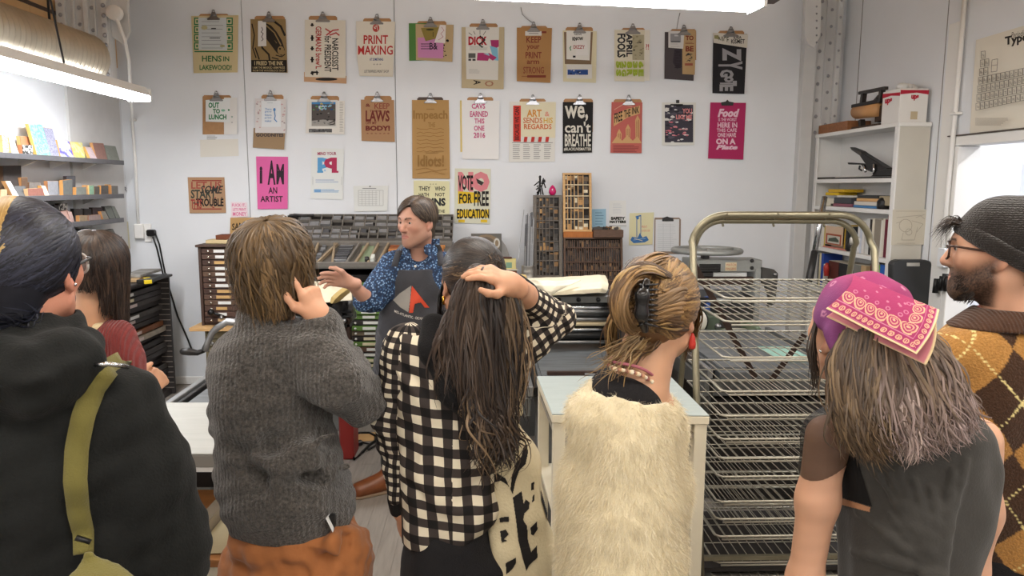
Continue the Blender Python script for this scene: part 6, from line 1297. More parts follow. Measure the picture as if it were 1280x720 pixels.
# ------------------------------------------------------------------ heads, hands, hair
class Head:
 def __init__(s,c,yaw,pitch=0.0,roll=0.0,sc=1.0):
  s.c=NP(tuple(c));s.R=NP(Matrix.Rotation(yaw,3,'Z')@Matrix.Rotation(-pitch,3,'X')@Matrix.Rotation(roll,3,'Y'));s.s=sc
 def p(s,x,y,z):return s.c+s.R@(NP((x,y,z))*s.s)
 def loc(s,V):return((V-s.c)@s.R)/s.s
 def skull(s,S,neck=None,nr=.055,ears=True,jaw=1.0,male=False):
  e=lambda x,y,z,r,k=.02,op='+',M=None:S.el(s.p(x,y,z),NP(r)*s.s,s.R if M is None else s.R@NP(M),k,op)
  c=lambda a,b,ra,rb,k=.012,op='+':S.rc(s.p(*a),s.p(*b),ra*s.s,rb*s.s,k,op)
  e(0,-.015,.035,(.076,.097,.085));e(0,.022,-.03,(.062*jaw,.068,.082),.04);e(0,.03,.035,(.066,.066,.06),.03)
  for q in(-1,1):
   c((q*.058*jaw,.0,-.055),(q*.02,.068,-.092),.016,.016,.035)
   e(q*.042,.062,-.012,(.024,.022,.022),.03)
   c((q*.045,.078,.033),(q*.012,.09,.03),.009,.010,.016)
   e(q*.033,.094,.012,(.019,.012,.012),.012,'-')
  c((0,.066,-.096),(0,.07,-.098),.021,.021,.03)
  c((0,.088,.022),(0,.108,-.022),.009,.0125,.012)
  e(0,.106,-.027,(.012,.012,.010),.01)
  for q in(-1,1):e(q*.012,.097,-.029,(.008,.010,.008),.008)
  e(0,.083,-.06,(.027,.012,.022),.02)
  c((-.019,.085,-.0545),(.019,.085,-.0545),.0055,.0055,.006);c((-.016,.0855,-.066),(.016,.0855,-.066),.0065,.0065,.006)
  c((-.022,.093,-.0602),(.022,.093,-.0602),.0016,.0016,.004,'-')
  for q in(-1,1):
   c((q*.019,.084,.0185),(q*.047,.078,.0165),.0078,.0075,.004);c((q*.020,.084,.0045),(q*.046,.078,.0055),.0062,.006,.004)
  if ears:
   for q in(-1,1):
    T=Matrix.Rotation(q*.35,3,'Z')@Matrix.Rotation(-.18,3,'X')
    e(q*.078,-.008,.0,(.0085,.019,.031),.006,'+',T);e(q*.079,.0,-.026,(.007,.009,.011),.006)
    e(q*.0865,-.004,.004,(.006,.010,.017),.006,'-',T)
  if neck is not None:S.rc(s.p(0,-.028,-.06),neck,nr,nr*1.12,.03)
  return S
 def eyes(s,parent,iris='#3b2a1e',look=(0,0)):
  mb=MB();w,ir,pu=flat('#b9b1aa',.35),flat(iris,.3),flat('#0b0b0b',.3)
  for q in(-1,1):
   c=s.p(q*.0325,.078,.0115);mb.ball(c,.0118*s.s,w,12,8)
   d=s.R@NP((look[0],1,look[1]));d/=np.linalg.norm(d);mb.ball(c+d*.0072*s.s,.0066*s.s,ir,10,6);mb.ball(c+d*.0112*s.s,.0034*s.s,pu,8,6)
  return mb.build('eye',parent,kind='stuff')
 def surf(s,th,ph,r=(.084,.105,.095),c=(0,-.012,.035),ax=(0,-.25,1)):
  """points on the hair ellipsoid: th from the crown axis, ph around it (0 = forward)"""
  a=NP(ax,float);a/=np.linalg.norm(a);fx=NP((1.0,0,0));fy=np.cross(a,fx)
  D_=np.cos(th)[...,None]*a+np.sin(th)[...,None]*(np.sin(ph)[...,None]*fx+np.cos(ph)[...,None]*fy)
  rr=1/np.sqrt(((D_/NP(r))**2).sum(-1));return NP(c)+D_*rr[...,None]
 def W(s,P):return s.c+(P*s.s)@s.R.T
M_SKIN=mat('skin','#d9a582',.5,attr='col',bump=.04,bscale=300,spec=.35)
bs=M_SKIN.node_tree.nodes['Principled BSDF'];bs.inputs['Subsurface Weight'].default_value=.12;bs.inputs['Subsurface Radius'].default_value=(.012,.005,.003);bs.inputs['Subsurface Scale'].default_value=.5
def skin_col(V,H=None,tone='#d9a582',lips='#b06a60',brow=None,beard=None,seed=0,flush='#cf8870',lipgain=.8):
 C=np.tile(NP(lin(tone)),(len(V),1));w=wob(seed,22,.05)(*V.astype(f32).T)[:,None];C=C*(1+w)
 if H is not None:
  L=H.loc(V);x,y,z=L.T
  def mixin(m,hexc):nonlocal C;m=np.clip(m,0,1)[:,None];C=C*(1-m)+NP(lin(hexc))*m
  g=lambda cx,cy,cz,r:np.exp(-(((x-cx)/r[0])**2+((y-cy)/r[1])**2+((z-cz)/r[2])**2))
  for q in(-1,1):mixin(.4*g(q*.045,.07,-.022,(.022,.03,.02)),flush);mixin(.45*g(q*.083,0,0,(.012,.03,.04)),flush)
  mixin(.5*g(0,.11,-.025,(.014,.02,.014)),flush)
  mixin(lipgain*((np.abs(z+.06)<.0115*np.sqrt(np.maximum(0,1-(x/.025)**2)))&(y>.07)),lips)
  if brow:
   for q in(-1,1):t_=(q*x-.014)/.036;mixin(.85*((t_>0)&(t_<1)&(np.abs(z-(.0295+.006*np.sin(t_*2.6)))<.0045*(1-.5*t_))&(y>.04)),brow)
  if beard:
   hexc,gain,top=beard;edge=top+.03*np.clip((.055-y)/.05,0,2.2)
   m=1/(1+np.exp((z-edge)/.006));m=m/(1+np.exp((-.008-y)/.004))*(1-.9*((np.abs(z+.06)<.010)&(np.abs(x)<.022)&(y>.07)))
   m=np.maximum(m,((np.abs(z+.045)<.008)&(np.abs(x)<.03)&(y>.075))*.9);m=m*(z>-.125-.0*y)
   n_=.9+.2*np.random.RandomState(seed).rand(len(V));mixin(gain*m*n_,hexc)
 return np.clip(C*.88,0,1)
def hand(S,wrist,d,nrm,side,curl=(.2,.25,.3,.35),thumb=.5,s=1.0,spread=.06,bends=(1,1.3,.8),thumb_out=.9):
 """palm and five fingers: d points to the fingers, nrm is the back of the hand, side=+1 puts the thumb at d x nrm"""
 w=NP(tuple(wrist),float);d=NP(d,float);d/=np.linalg.norm(d);n_=NP(nrm,float);n_-=d*(n_@d);n_/=np.linalg.norm(n_);t=np.cross(d,n_)*side
 P=lambda a,b,c:w+(d*a+t*b+n_*c)*s
 S.rc(P(-.03,0,0),P(.012,0,0),.026*s,.026*s,.015)
 for b,e in((.026,.034),(.010,.012),(-.008,-.010),(-.024,-.030)):S.rc(P(.01,b*.7,0),P(.078-abs(e)*.25,e*.92,.004),.0165*s,.0125*s,.014)
 for i,(b,L,r)in enumerate(((.030,.072,.0092),(.0105,.080,.0095),(-.0095,.074,.0090),(-.028,.058,.0080))):
  a0=curl[i];base=P(.080-abs(b)*.22,b,.003);ang=spread*(1.5-i);pts=[base];rs=[r*s*1.12];th=0
  for l,q,f in zip((.46,.30,.24),bends,(1.0,.94,.8)):
   th+=a0*q;dd=(d*math.cos(th)-n_*math.sin(th));dd=dd+t*math.sin(ang)*math.cos(th)*.8;dd/=np.linalg.norm(dd);pts.append(pts[-1]+dd*L*l*s);rs.append(r*f*s)
  S.chain(pts,rs,.003,k0=.008)
 a=thumb;b0=P(.018,.026,-.004);b1=P(.048,.026+.030*thumb_out,-.012-.012*a);b2=b1+(d*.030+t*.012*thumb_out*(1-a)-n_*.014*a)*s;b3=b2+(d*.024-t*.010*a-n_*.012*a)*s
 S.chain([b0,b1,b2,b3],[.0165*s,.0125*s,.0105*s,.0085*s],.006,k0=.016)
 return S
M_HAIR=mat('hair','#3b2a20',.45,attr='col',spec=.35)
def strand_mesh(C,R,wdt,taper,flatn=.4,cols=None):
 """C (K,N,3) centre lines, R (K,N,3) outward vectors, diamond section tubes"""
 K,N,_=C.shape;T=np.gradient(C,axis=1);T/=np.linalg.norm(T,axis=2)[...,None]+1e-9
 s_=np.cross(T,R);s_/=np.linalg.norm(s_,axis=2)[...,None]+1e-9;u=np.cross(s_,T);w=(wdt[:,None]*taper[None])[...,None]
 V=np.stack([C+s_*w,C+u*w*flatn,C-s_*w],2).reshape(-1,3)
 k=np.arange(K)[:,None,None]*N*3;i=np.arange(N-1)[None,:,None]*3;j=np.arange(2)[None,None]
 Q=np.stack([k+i+j,k+i+j+1,k+i+4+j,k+i+3+j],-1).reshape(-1,4)
 col=None if cols is None else(np.repeat(cols,N*3,0)if cols.ndim==2 else np.repeat(cols.reshape(K*N,3),3,0))
 return V,Q,col
def hair_cols(K,hexes,w=None,seed=0,var=.18):
 r=np.random.RandomState(seed);A=NP([lin(h)for h in hexes]);i=r.choice(len(A),K,p=w);return A[i]*.8*(1+var*(r.rand(K,1)*2-1))
def tp(N,root=.55,tip=.12,p=2.2):
 t=np.linspace(0,1,N);return np.where(t<.15,root+(1-root)*t/.15,1-(1-tip)*((t-.15)/.85)**p)
def add_hair(parent,parts,name='hair',m=None):
 V,Q,C,n=[],[],[],0
 for v,q,c in parts:V.append(v);Q.append(q+n);C.append(c);n+=len(v)
 return np_mesh(name,np.concatenate(V),np.concatenate(Q),m or M_HAIR,parent,col=np.clip(np.concatenate(C),0,1))
def fur(V,Q,n,L,wdt,down,seed,jit=.5,hexes=('#dfd6c0',),segs=3):
 """short fibres standing off a surface"""
 r=np.random.RandomState(seed);Nn=normals(V,Q);f=r.randint(0,len(Q),n);a,b=r.rand(n,1),r.rand(n,1)
 P=(V[Q[f,0]]*(1-a)+V[Q[f,1]]*a)*(1-b)+(V[Q[f,3]]*(1-a)+V[Q[f,2]]*a)*b;N_=Nn[Q[f,0]]
 D_=N_*.75+NP(down)*.7+r.randn(n,3)*jit*.5;D_/=np.linalg.norm(D_,axis=1)[:,None];l=(L*(.5+.9*r.rand(n)))[:,None]
 t=np.linspace(0,1,segs)[None,:,None];C=P[:,None]-N_[:,None]*.002+D_[:,None]*l[:,None]*t+(NP(down)*.5+r.randn(n,3)*.25)[:,None]*l[:,None]*t*t*.6
 T=C[:,-1]-C[:,0];S_=np.cross(T,r.randn(n,3));S_/=np.linalg.norm(S_,axis=1)[:,None];w=np.linspace(1,.25,segs)[None,:,None]*wdt
 Vv=np.stack([C-S_[:,None]*w,C+S_[:,None]*w],2).reshape(-1,3);k=np.arange(n)[:,None]*segs*2;i=np.arange(segs-1)[None]*2
 Qq=np.stack([k+i,k+i+1,k+i+3,k+i+2],-1).reshape(-1,4);return Vv,Qq,np.repeat(hair_cols(n,hexes,seed=seed,var=.12)/.8,segs*2,0)
def cloth_mat(key,hexc,rough=.85,var=.1,scale=60,bump=.3,bscale=300,attr=None,sheen=.15,rib=None):
 m=mat(key,hexc,rough,var=var,scale=scale,bump=bump,bscale=bscale,attr=attr,spec=.2,sheen=sheen)
 if rib:
  nt=m.node_tree;N=nt.nodes;L=nt.links;b=N['Principled BSDF']
  tc=N.new('ShaderNodeTexCoord');wv=N.new('ShaderNodeTexWave');wv.bands_direction=rib[0];wv.inputs['Scale'].default_value=rib[1];wv.inputs['Distortion'].default_value=rib[3]if len(rib)>3 else.6
  L.new(tc.outputs['Object'],wv.inputs['Vector']);bp=N.new('ShaderNodeBump');bp.inputs['Strength'].default_value=rib[2];bp.inputs['Distance'].default_value=.006
  L.new(wv.outputs['Fac'],bp.inputs['Height']);old=b.inputs['Normal'].links
  if old:L.new(old[0].from_socket,bp.inputs['Normal'])
  L.new(bp.outputs[0],b.inputs['Normal'])
 return m
def person(label,foot):return thing('person',label,'person',foot)
def rp(y,xl,xr,b,Y,dy=0.0):
 """a torso section from its left and right outline in the picture at depth Y"""
 A,B=wy(xl,y,Y),wy(xr,y,Y);return((A.z+B.z)/2,(A.x+B.x)/2,Y+dy,(B.x-A.x)/2,b)
def shoe(S,heel,toe,r=.045):
 a,b=NP(heel,float),NP(toe,float);S.rc(a+NP((0,0,r)),b+NP((0,0,r*.75)),r,r*.85,.02);S.rc(a+NP((0,0,r)),a+NP((0,0,.1)),r,r*1.0,.02)
 return S.half((0,0,-1),0.0,k=.006)
def crown_hair(H,K,ext,r=(.088,.106,.098),c=(0,-.012,.035),ax=(0,-.25,1),N=16,w=.006,hexes=('#5a4128',),pw=None,seed=0,thmax=1.5,wave=.004,swirl=.25,tuck=.25,lay=.07,phr=(-3.1416,3.1416),th0=.08,bend=None,var=.2,flatn=.4,tipw=.12):
 """locks that leave the crown, follow the skull and then hang"""
 g=np.random.RandomState(seed);ph0=g.uniform(phr[0],phr[1],K);q=g.rand(K)
 E=np.array([ext(p,x)for p,x in zip(ph0,q)]);Rm=float(np.mean(r));t=np.linspace(0,1,N)
 st=th0+.5*g.rand(K)*(g.rand(K)<.5);tot=(thmax-st)*Rm+E;a=st[:,None]*Rm+t[None]*tot[:,None];th=np.minimum(a/Rm,thmax);ex=np.maximum(a-thmax*Rm,0)
 ph=ph0[:,None]+swirl*(g.rand(K)[:,None]-.3)*(1-t[None])+.10*np.sin(t[None]*5+6.28*g.rand(K)[:,None])
 P=H.surf(th,ph,r,c,ax);k=1+lay*(q[:,None]*.9+.1)*np.minimum(1,t[None]*4);P=NP(c)+(P-NP(c))*k[...,None]
 P[...,2]-=ex
 xy=P[...,:2]-NP(c[:2]);f=1-tuck*np.minimum(ex/.12,1.2)*(1-.5*q[:,None]);P[...,:2]=NP(c[:2])+xy*f[...,None]
 wv=wave*np.sin(t[None,:,None]*g.uniform(5,11,(K,1,1))+6.28*g.rand(K,1,3))*np.minimum(1,t[None,:,None]*2);P=P+wv
 if bend is not None:P=bend(P,ex,ph0,q)
 O=P-NP(c);O[...,2]*=.3;O=O@H.R.T;C=H.W(P)
 return strand_mesh(C,O,w*(.6+.7*g.rand(K))*H.s,tp(N,tip=tipw),flatn,hair_cols(K,hexes,pw,seed,var))
def cap(H,r=(.086,.104,.096),c=(0,-.012,.035),extra=None,cut=None,h=.006):
 S=SDF();S.el(H.p(*c),NP(r)*H.s,H.R)
 if extra:extra(S)
 if cut is not None:
  n_,d0=cut;nw=H.R@NP(n_,float);S.half(nw,float(nw@H.c+d0*H.s),k=.015)
 return S.mesh(h)
def legs(S,hipL,hipR,footL,footR,r=(.095,.065,.05),kneeY=.0,flare=None):
 for a,b in((hipL,footL),(hipR,footR)):
  a,b=NP(a,float),NP(b,float);m=(a+b)/2+NP((0,kneeY,0));S.chain([a,m,b],[r[0],r[1],flare or r[2]],.03)
 return S
def pull_hair(H,tie,K,region,r=(.084,.104,.094),c=(0,-.012,.035),N=14,w=.004,hexes=('#2a221e',),pw=None,seed=0,lift=.0,sag=0.0,lay=.03,end=1.0,var=.2,spread=.012,jit=.15):
 """strands lying on the skull that run to one tied point (head space)"""
 g=np.random.RandomState(seed);tie=NP(tie,float);c=NP(c);r=NP(r);root=[]
 while len(root)<K:
  d=g.randn(3);d/=np.linalg.norm(d)
  if region(*d):root.append(d)
 A=NP(root);tt=tie[None]+g.randn(K,3)*spread;B_=(tt-c);B_=B_/np.linalg.norm(B_,axis=1)[:,None];t=np.linspace(0,end,N)[None,:,None]
 side=np.cross(A,B_);Dd=A[:,None]*(1-t)+B_[:,None]*t+side[:,None]*np.sin(t*3.14)*g.randn(K,1,1)*jit;Dd[...,2]-=sag*np.sin(t[...,0]*3.14);Dd/=np.linalg.norm(Dd,axis=2)[...,None]
 rr=1/np.sqrt(((Dd/r)**2).sum(-1));q=g.rand(K,1);P=c+Dd*(rr*(1+lay*q+lift*np.sin(t[...,0]*3.14)))[...,None]
 near=np.clip((t-.75)/.25,0,1);P=P*(1-near)+(tt[:,None]*.5+P*.5)*near
 O=(P-c)@H.R.T;return strand_mesh(H.W(P),O,w*(.6+.8*g.rand(K))*H.s,tp(N,tip=.5),.4,hair_cols(K,hexes,pw,seed,var))
def path_hair(paths,K,w,hexes,pw=None,tips=None,seed=0,jit=.012,N=18,center=None,var=.2,wave=.0,flatn=.45,fan=1.0,wf=(4,9),grow=0.0):
 """K locks scattered around a few hand laid guide paths (world space)"""
 g=np.random.RandomState(seed);t=np.linspace(0,1,N);G=[]
 for p in paths:
  p=NP([tuple(q)for q in p],float);s_=np.linspace(0,1,len(p));m=np.gradient(p,s_,axis=0);i=np.clip((t*(len(p)-1)).astype(int),0,len(p)-2);h=1/(len(p)-1);u=(t-s_[i])/h;u=u[:,None]
  G.append((2*u**3-3*u**2+1)*p[i]+(u**3-2*u**2+u)*h*m[i]+(-2*u**3+3*u**2)*p[i+1]+(u**3-u**2)*h*m[i+1])
 G=NP(G);a=g.rand(K)*(len(G)-1);i=np.minimum(a.astype(int),max(0,len(G)-2));f=(a-i)[:,None,None];j=np.minimum(i+1,len(G)-1)
 C=G[i]*(1-f)+G[j]*f;C=C+g.randn(K,1,3)*jit*(.4+fan*t[None,:,None]+grow*t[None,:,None]**3)
 C=C+wave*np.sin(t[None,:,None]*g.uniform(wf[0],wf[1],(K,1,1))+6.28*g.rand(K,1,3))*np.minimum(1,t[None,:,None]*3)
 ix=t[None]*(1-.3*g.rand(K,1)**1.5)*(N-1);i0=np.minimum(ix.astype(int),N-2);fr=(ix-i0)[...,None];kk=np.arange(K)[:,None];C=C[kk,i0]*(1-fr)+C[kk,i0+1]*fr
 O=np.tile(NP((0,-1.0,0)),(K,N,1))if center is None else C-NP(tuple(center))
 hc=hair_cols(K,hexes,pw,seed,var)
 if tips:k_=np.clip((t-.25)/.6,0,1)[None,:,None];hc=hc[:,None]*(1-k_)+hair_cols(K,tips,None,seed+1,var)[:,None]*k_
 return strand_mesh(C,O,w*(.5+.9*g.rand(K)),tp(N,tip=.1),flatn,hc)
def arm_uv(V,a,b,r):
 a,b=NP(tuple(a),float),NP(tuple(b),float);d=(b-a)/np.linalg.norm(b-a);x=np.cross(d,(0,1,0));x/=np.linalg.norm(x);y=np.cross(d,x);p=V-a
 return np.stack([np.arctan2(p@y,p@x)*r,p@d,np.zeros(len(V))],1)
def plaid_mat():
 m=bpy.data.materials.new('gingham');m.use_nodes=True;N=m.node_tree.nodes;L=m.node_tree.links;b=N['Principled BSDF'];b.inputs['Roughness'].default_value=.85;b.inputs['Specular IOR Level'].default_value=.2
 a=N.new('ShaderNodeAttribute');a.attribute_name='pat';sp=N.new('ShaderNodeSeparateXYZ');L.new(a.outputs['Vector'],sp.inputs[0]);o=[]
 for i in(0,1):
  f=N.new('ShaderNodeMath');f.operation='FRACT';L.new(sp.outputs[i],f.inputs[0]);g=N.new('ShaderNodeMath');g.operation='LESS_THAN';g.inputs[1].default_value=.5;L.new(f.outputs[0],g.inputs[0]);o.append(g.outputs[0])
 ad=N.new('ShaderNodeMath');ad.operation='ADD';L.new(o[0],ad.inputs[0]);L.new(o[1],ad.inputs[1]);dv=N.new('ShaderNodeMath');dv.operation='MULTIPLY';dv.inputs[1].default_value=.5;L.new(ad.outputs[0],dv.inputs[0])
 cr=N.new('ShaderNodeValToRGB');cr.color_ramp.interpolation='CONSTANT';e=cr.color_ramp.elements;e[0].position=0;e[0].color=(*lin('#1d1b1b'),1);e[1].position=.75;e[1].color=(*lin('#d9cfb8'),1);q=e.new(.25);q.color=(*lin('#3f3835'),1)
 L.new(dv.outputs[0],cr.inputs[0]);L.new(cr.outputs[0],b.inputs['Base Color']);return m
def flow_hair(H,A,B_,r=(.086,.106,.097),c=(0,-.012,.035),N=14,w=.005,hexes=('#3b2a20',),pw=None,seed=0,lift=.0,lay=.05,var=.2,drop=0.0,tipw=.3,jit=.1,base=1.0):
 """strands over the skull from directions A to directions B (head space)"""
 g=np.random.RandomState(seed);A=NP(A,float);B_=NP(B_,float);K=len(A);c=NP(c);r=NP(r);A=A/np.linalg.norm(A,axis=1)[:,None];B_=B_/np.linalg.norm(B_,axis=1)[:,None]
 t=np.linspace(0,1,N)[None,:,None];sd=np.cross(A,B_);Dd=A[:,None]*(1-t)+B_[:,None]*t+sd[:,None]*np.sin(t*3.14)*g.randn(K,1,1)*jit;Dd/=np.linalg.norm(Dd,axis=2)[...,None]
 rr=1/np.sqrt(((Dd/r)**2).sum(-1));q=g.rand(K,1);P=c+Dd*(rr*(base+lay*q*np.minimum(1,t[...,0]*3)+lift*np.sin(t[...,0]*3.14)))[...,None];P[...,2]-=drop*t[...,0]**3*q
 O=(P-c)@H.R.T;return strand_mesh(H.W(P),O,w*(.6+.8*g.rand(K))*H.s,tp(N,tip=tipw),.4,hair_cols(K,hexes,pw,seed,var))
# ------------------------------------------------------------------ person in the grey sweater
def grey_sweater():
 Y=1.86;t=person('person seen from behind in a charcoal knit sweater and rust trousers, hand on cheek',(-.50,1.9,0))
 H=Head(wy(343,339,Y+.03),.08,-.05,-.06,1.0)
 B=SDF();H.skull(B,wy(334,412,Y+.0));B.loft([rp(700,325,410,.05,Y),rp(560,315,390,.05,Y),rp(450,312,380,.055,Y),rp(415,315,368,.05,Y)])
 L1=B.mesh(.004)
 Hd=SDF();wr=wy(398,395,Y-.05);hand(Hd,wr,(-.40,.06,1),(.85,-.5,.25),-1,(.10,1.35,1.4,1.45),.5,.84,.03);Hd.rc(wr,wy(404,420,Y-.03),.027,.032,.02)
 V,Q=join_nets([L1,Hd.mesh(.0028)]);np_mesh('body',V,Q,M_SKIN,t,col=skin_col(V,H,'#cf9a7a',seed=1,flush='#c9755c'))
 S=SDF();S.loft([rp(658,296,434,.12,Y+.0),rp(640,287,441,.15,Y),rp(615,281,437,.165,Y),rp(575,273,428,.16,Y),rp(520,271,410,.145,Y),rp(470,271,400,.14,Y),rp(435,276,400,.125,Y),rp(416,287,393,.105,Y),rp(403,305,372,.08,Y)],n=2.3)
 S.loft([rp(412,300,368,.085,Y),rp(398,298,366,.088,Y+.01),rp(386,300,363,.083,Y+.015)],n=2.1,k=.02)
 S.loft([rp(396,312,352,.062,Y+.0),rp(380,308,356,.066,Y+.015),rp(360,306,358,.07,Y+.02)],n=2,k=.008,op='-')
 S.chain([wy(394,440,Y-.045),wy(422,476,Y-.085),wy(452,498,Y+.0)],[.080,.078,.066],.022)
 S.chain([wy(452,497,Y+.10),wy(430,460,Y+.13),wy(408,416,Y+.0),wy(402,402,Y-.045)],[.060,.056,.045,.038],.02)
 S.rc(wy(396,391,Y-.06),wy(390,380,Y-.075),.024,.026,.008,'-')
 S.chain([wy(306,442,Y+.01),wy(302,520,Y+.05),wy(312,570,Y+.2)],[.075,.066,.055],.05)
 for a,b,r_,op in(((332,566),(418,600),.02,'-'),((420,545),(352,578),.016,'+'),((345,600),(432,588),.014,'+'),((395,600),(430,560),.014,'-'),((285,560),(330,610),.014,'-')):
  A,C=wy(*a,Y-.16),wy(*b,Y-.16)
  S.rc(A+Vector((0,.02,0)),C+Vector((0,.02,0)),r_,r_*.6,.05,op)
 S.rc(wy(372,504,Y-.165),wy(436,534,Y-.09),.010,.018,.03,'-')
 hgt(S,wy(455,480,Y+.09),.09,26,.006,(.6,0,-.8),2);hgt(S,wy(425,425,Y+.12),.07,30,.005,(.5,0,-.85),3);hgt(S,wy(400,600,Y-.1),.14,9,.007,(.3,0,1),4)
 S.disp.append(wob(8,6,.006));S.disp.append(wob(9,14,.0025))
 V,Q=S.mesh(.006);V=relax(V,Q,1)
 m=cloth_mat('knit_charcoal','#4b4743',.95,var=.8,scale=140,bump=.9,bscale=170,sheen=.3,rib=('X',28,.35,2.5))
 np_mesh('sweater',V,Q,m,t)
 R=SDF();R.loft([rp(660,296,434,.125,Y),rp(648,292,436,.13,Y),rp(640,296,432,.125,Y)],n=2.2)
 T=SDF();T.loft([rp(790,300,458,.14,Y),rp(740,297,459,.15,Y),rp(690,291,453,.15,Y),rp(655,295,440,.135,Y),rp(632,300,432,.12,Y)],n=2.3)
 z0=.82;legs(T,(-.575,Y,z0),(-.40,Y,z0),(-.585,Y+.03,.07),(-.37,Y+.03,.07),(.105,.085,.07))
 T.disp.append(wob(21,9,.007));T.disp.append(wob(22,22,.003));hgt(T,wy(420,680,Y-.1),.16,14,.006,(.5,0,.9),6)
 for a,b in(((415,668),(418,720)),):T.rc(wy(*a,Y-.11),wy(*b,Y-.10),.010,.010,.02,'+')
 V,Q=T.mesh(.0065);np_mesh('trousers',V,Q,cloth_mat('rust_cotton','#9c6238',.75,var=.14,scale=14,bump=.25,bscale=40),t)
 F=SDF();shoe(F,(-.585,Y-.05,0),(-.60,Y+.16,0));V1=F.mesh(.008);F=SDF();shoe(F,(-.37,Y-.05,0),(-.35,Y+.16,0));V,Q=join_nets([V1,F.mesh(.008)]);np_mesh('shoes',V,Q,M_BLACK,t)
 MB().prism([wy(x,y,Y-.125)for x,y in((407,648),(410,646),(417,660),(416,666))],(0,.02,0),flat('#dcdcdc')).build('phone_edge',t);MB().prism([wy(x,y,Y-.122)for x,y in((410,646),(417.5,646),(418,660),(416.5,663))],(0,.02,0),M_BLACK).build('phone',t)
 hx=('#5e4a30','#6d5536','#755c3a','#4f3d28','#7a6040');pw=(.3,.3,.15,.2,.05)
 def ext(p,q):back=abs(abs(p)-3.14)<1.9;return(.055+.075*q)if back else(.03+.07*q)
 parts=[(lambda v,q:(v,q,np.tile(NP(lin('#45311f')),(len(v),1))))(*cap(H,(.088,.104,.094),extra=lambda S_:S_.rc(H.p(0,-.045,.0),H.p(0,-.05,-.085),.065,.05,.03),cut=((0,1,0),.062)))]
 parts.append(crown_hair(H,4200,ext,(.088,.108,.097),w=.0036,hexes=hx,pw=pw,seed=3,swirl=.9,tuck=.22,lay=.10,wave=.006,thmax=1.45))
 parts.append(crown_hair(H,420,lambda p,q:.05+.10*q,(.091,.111,.099),w=.0028,hexes=hx[:2]+hx[3:4],pw=None,seed=5,swirl=1.4,tuck=.05,lay=.13,wave=.010,thmax=1.4))
 add_hair(t,parts)
grey_sweater()
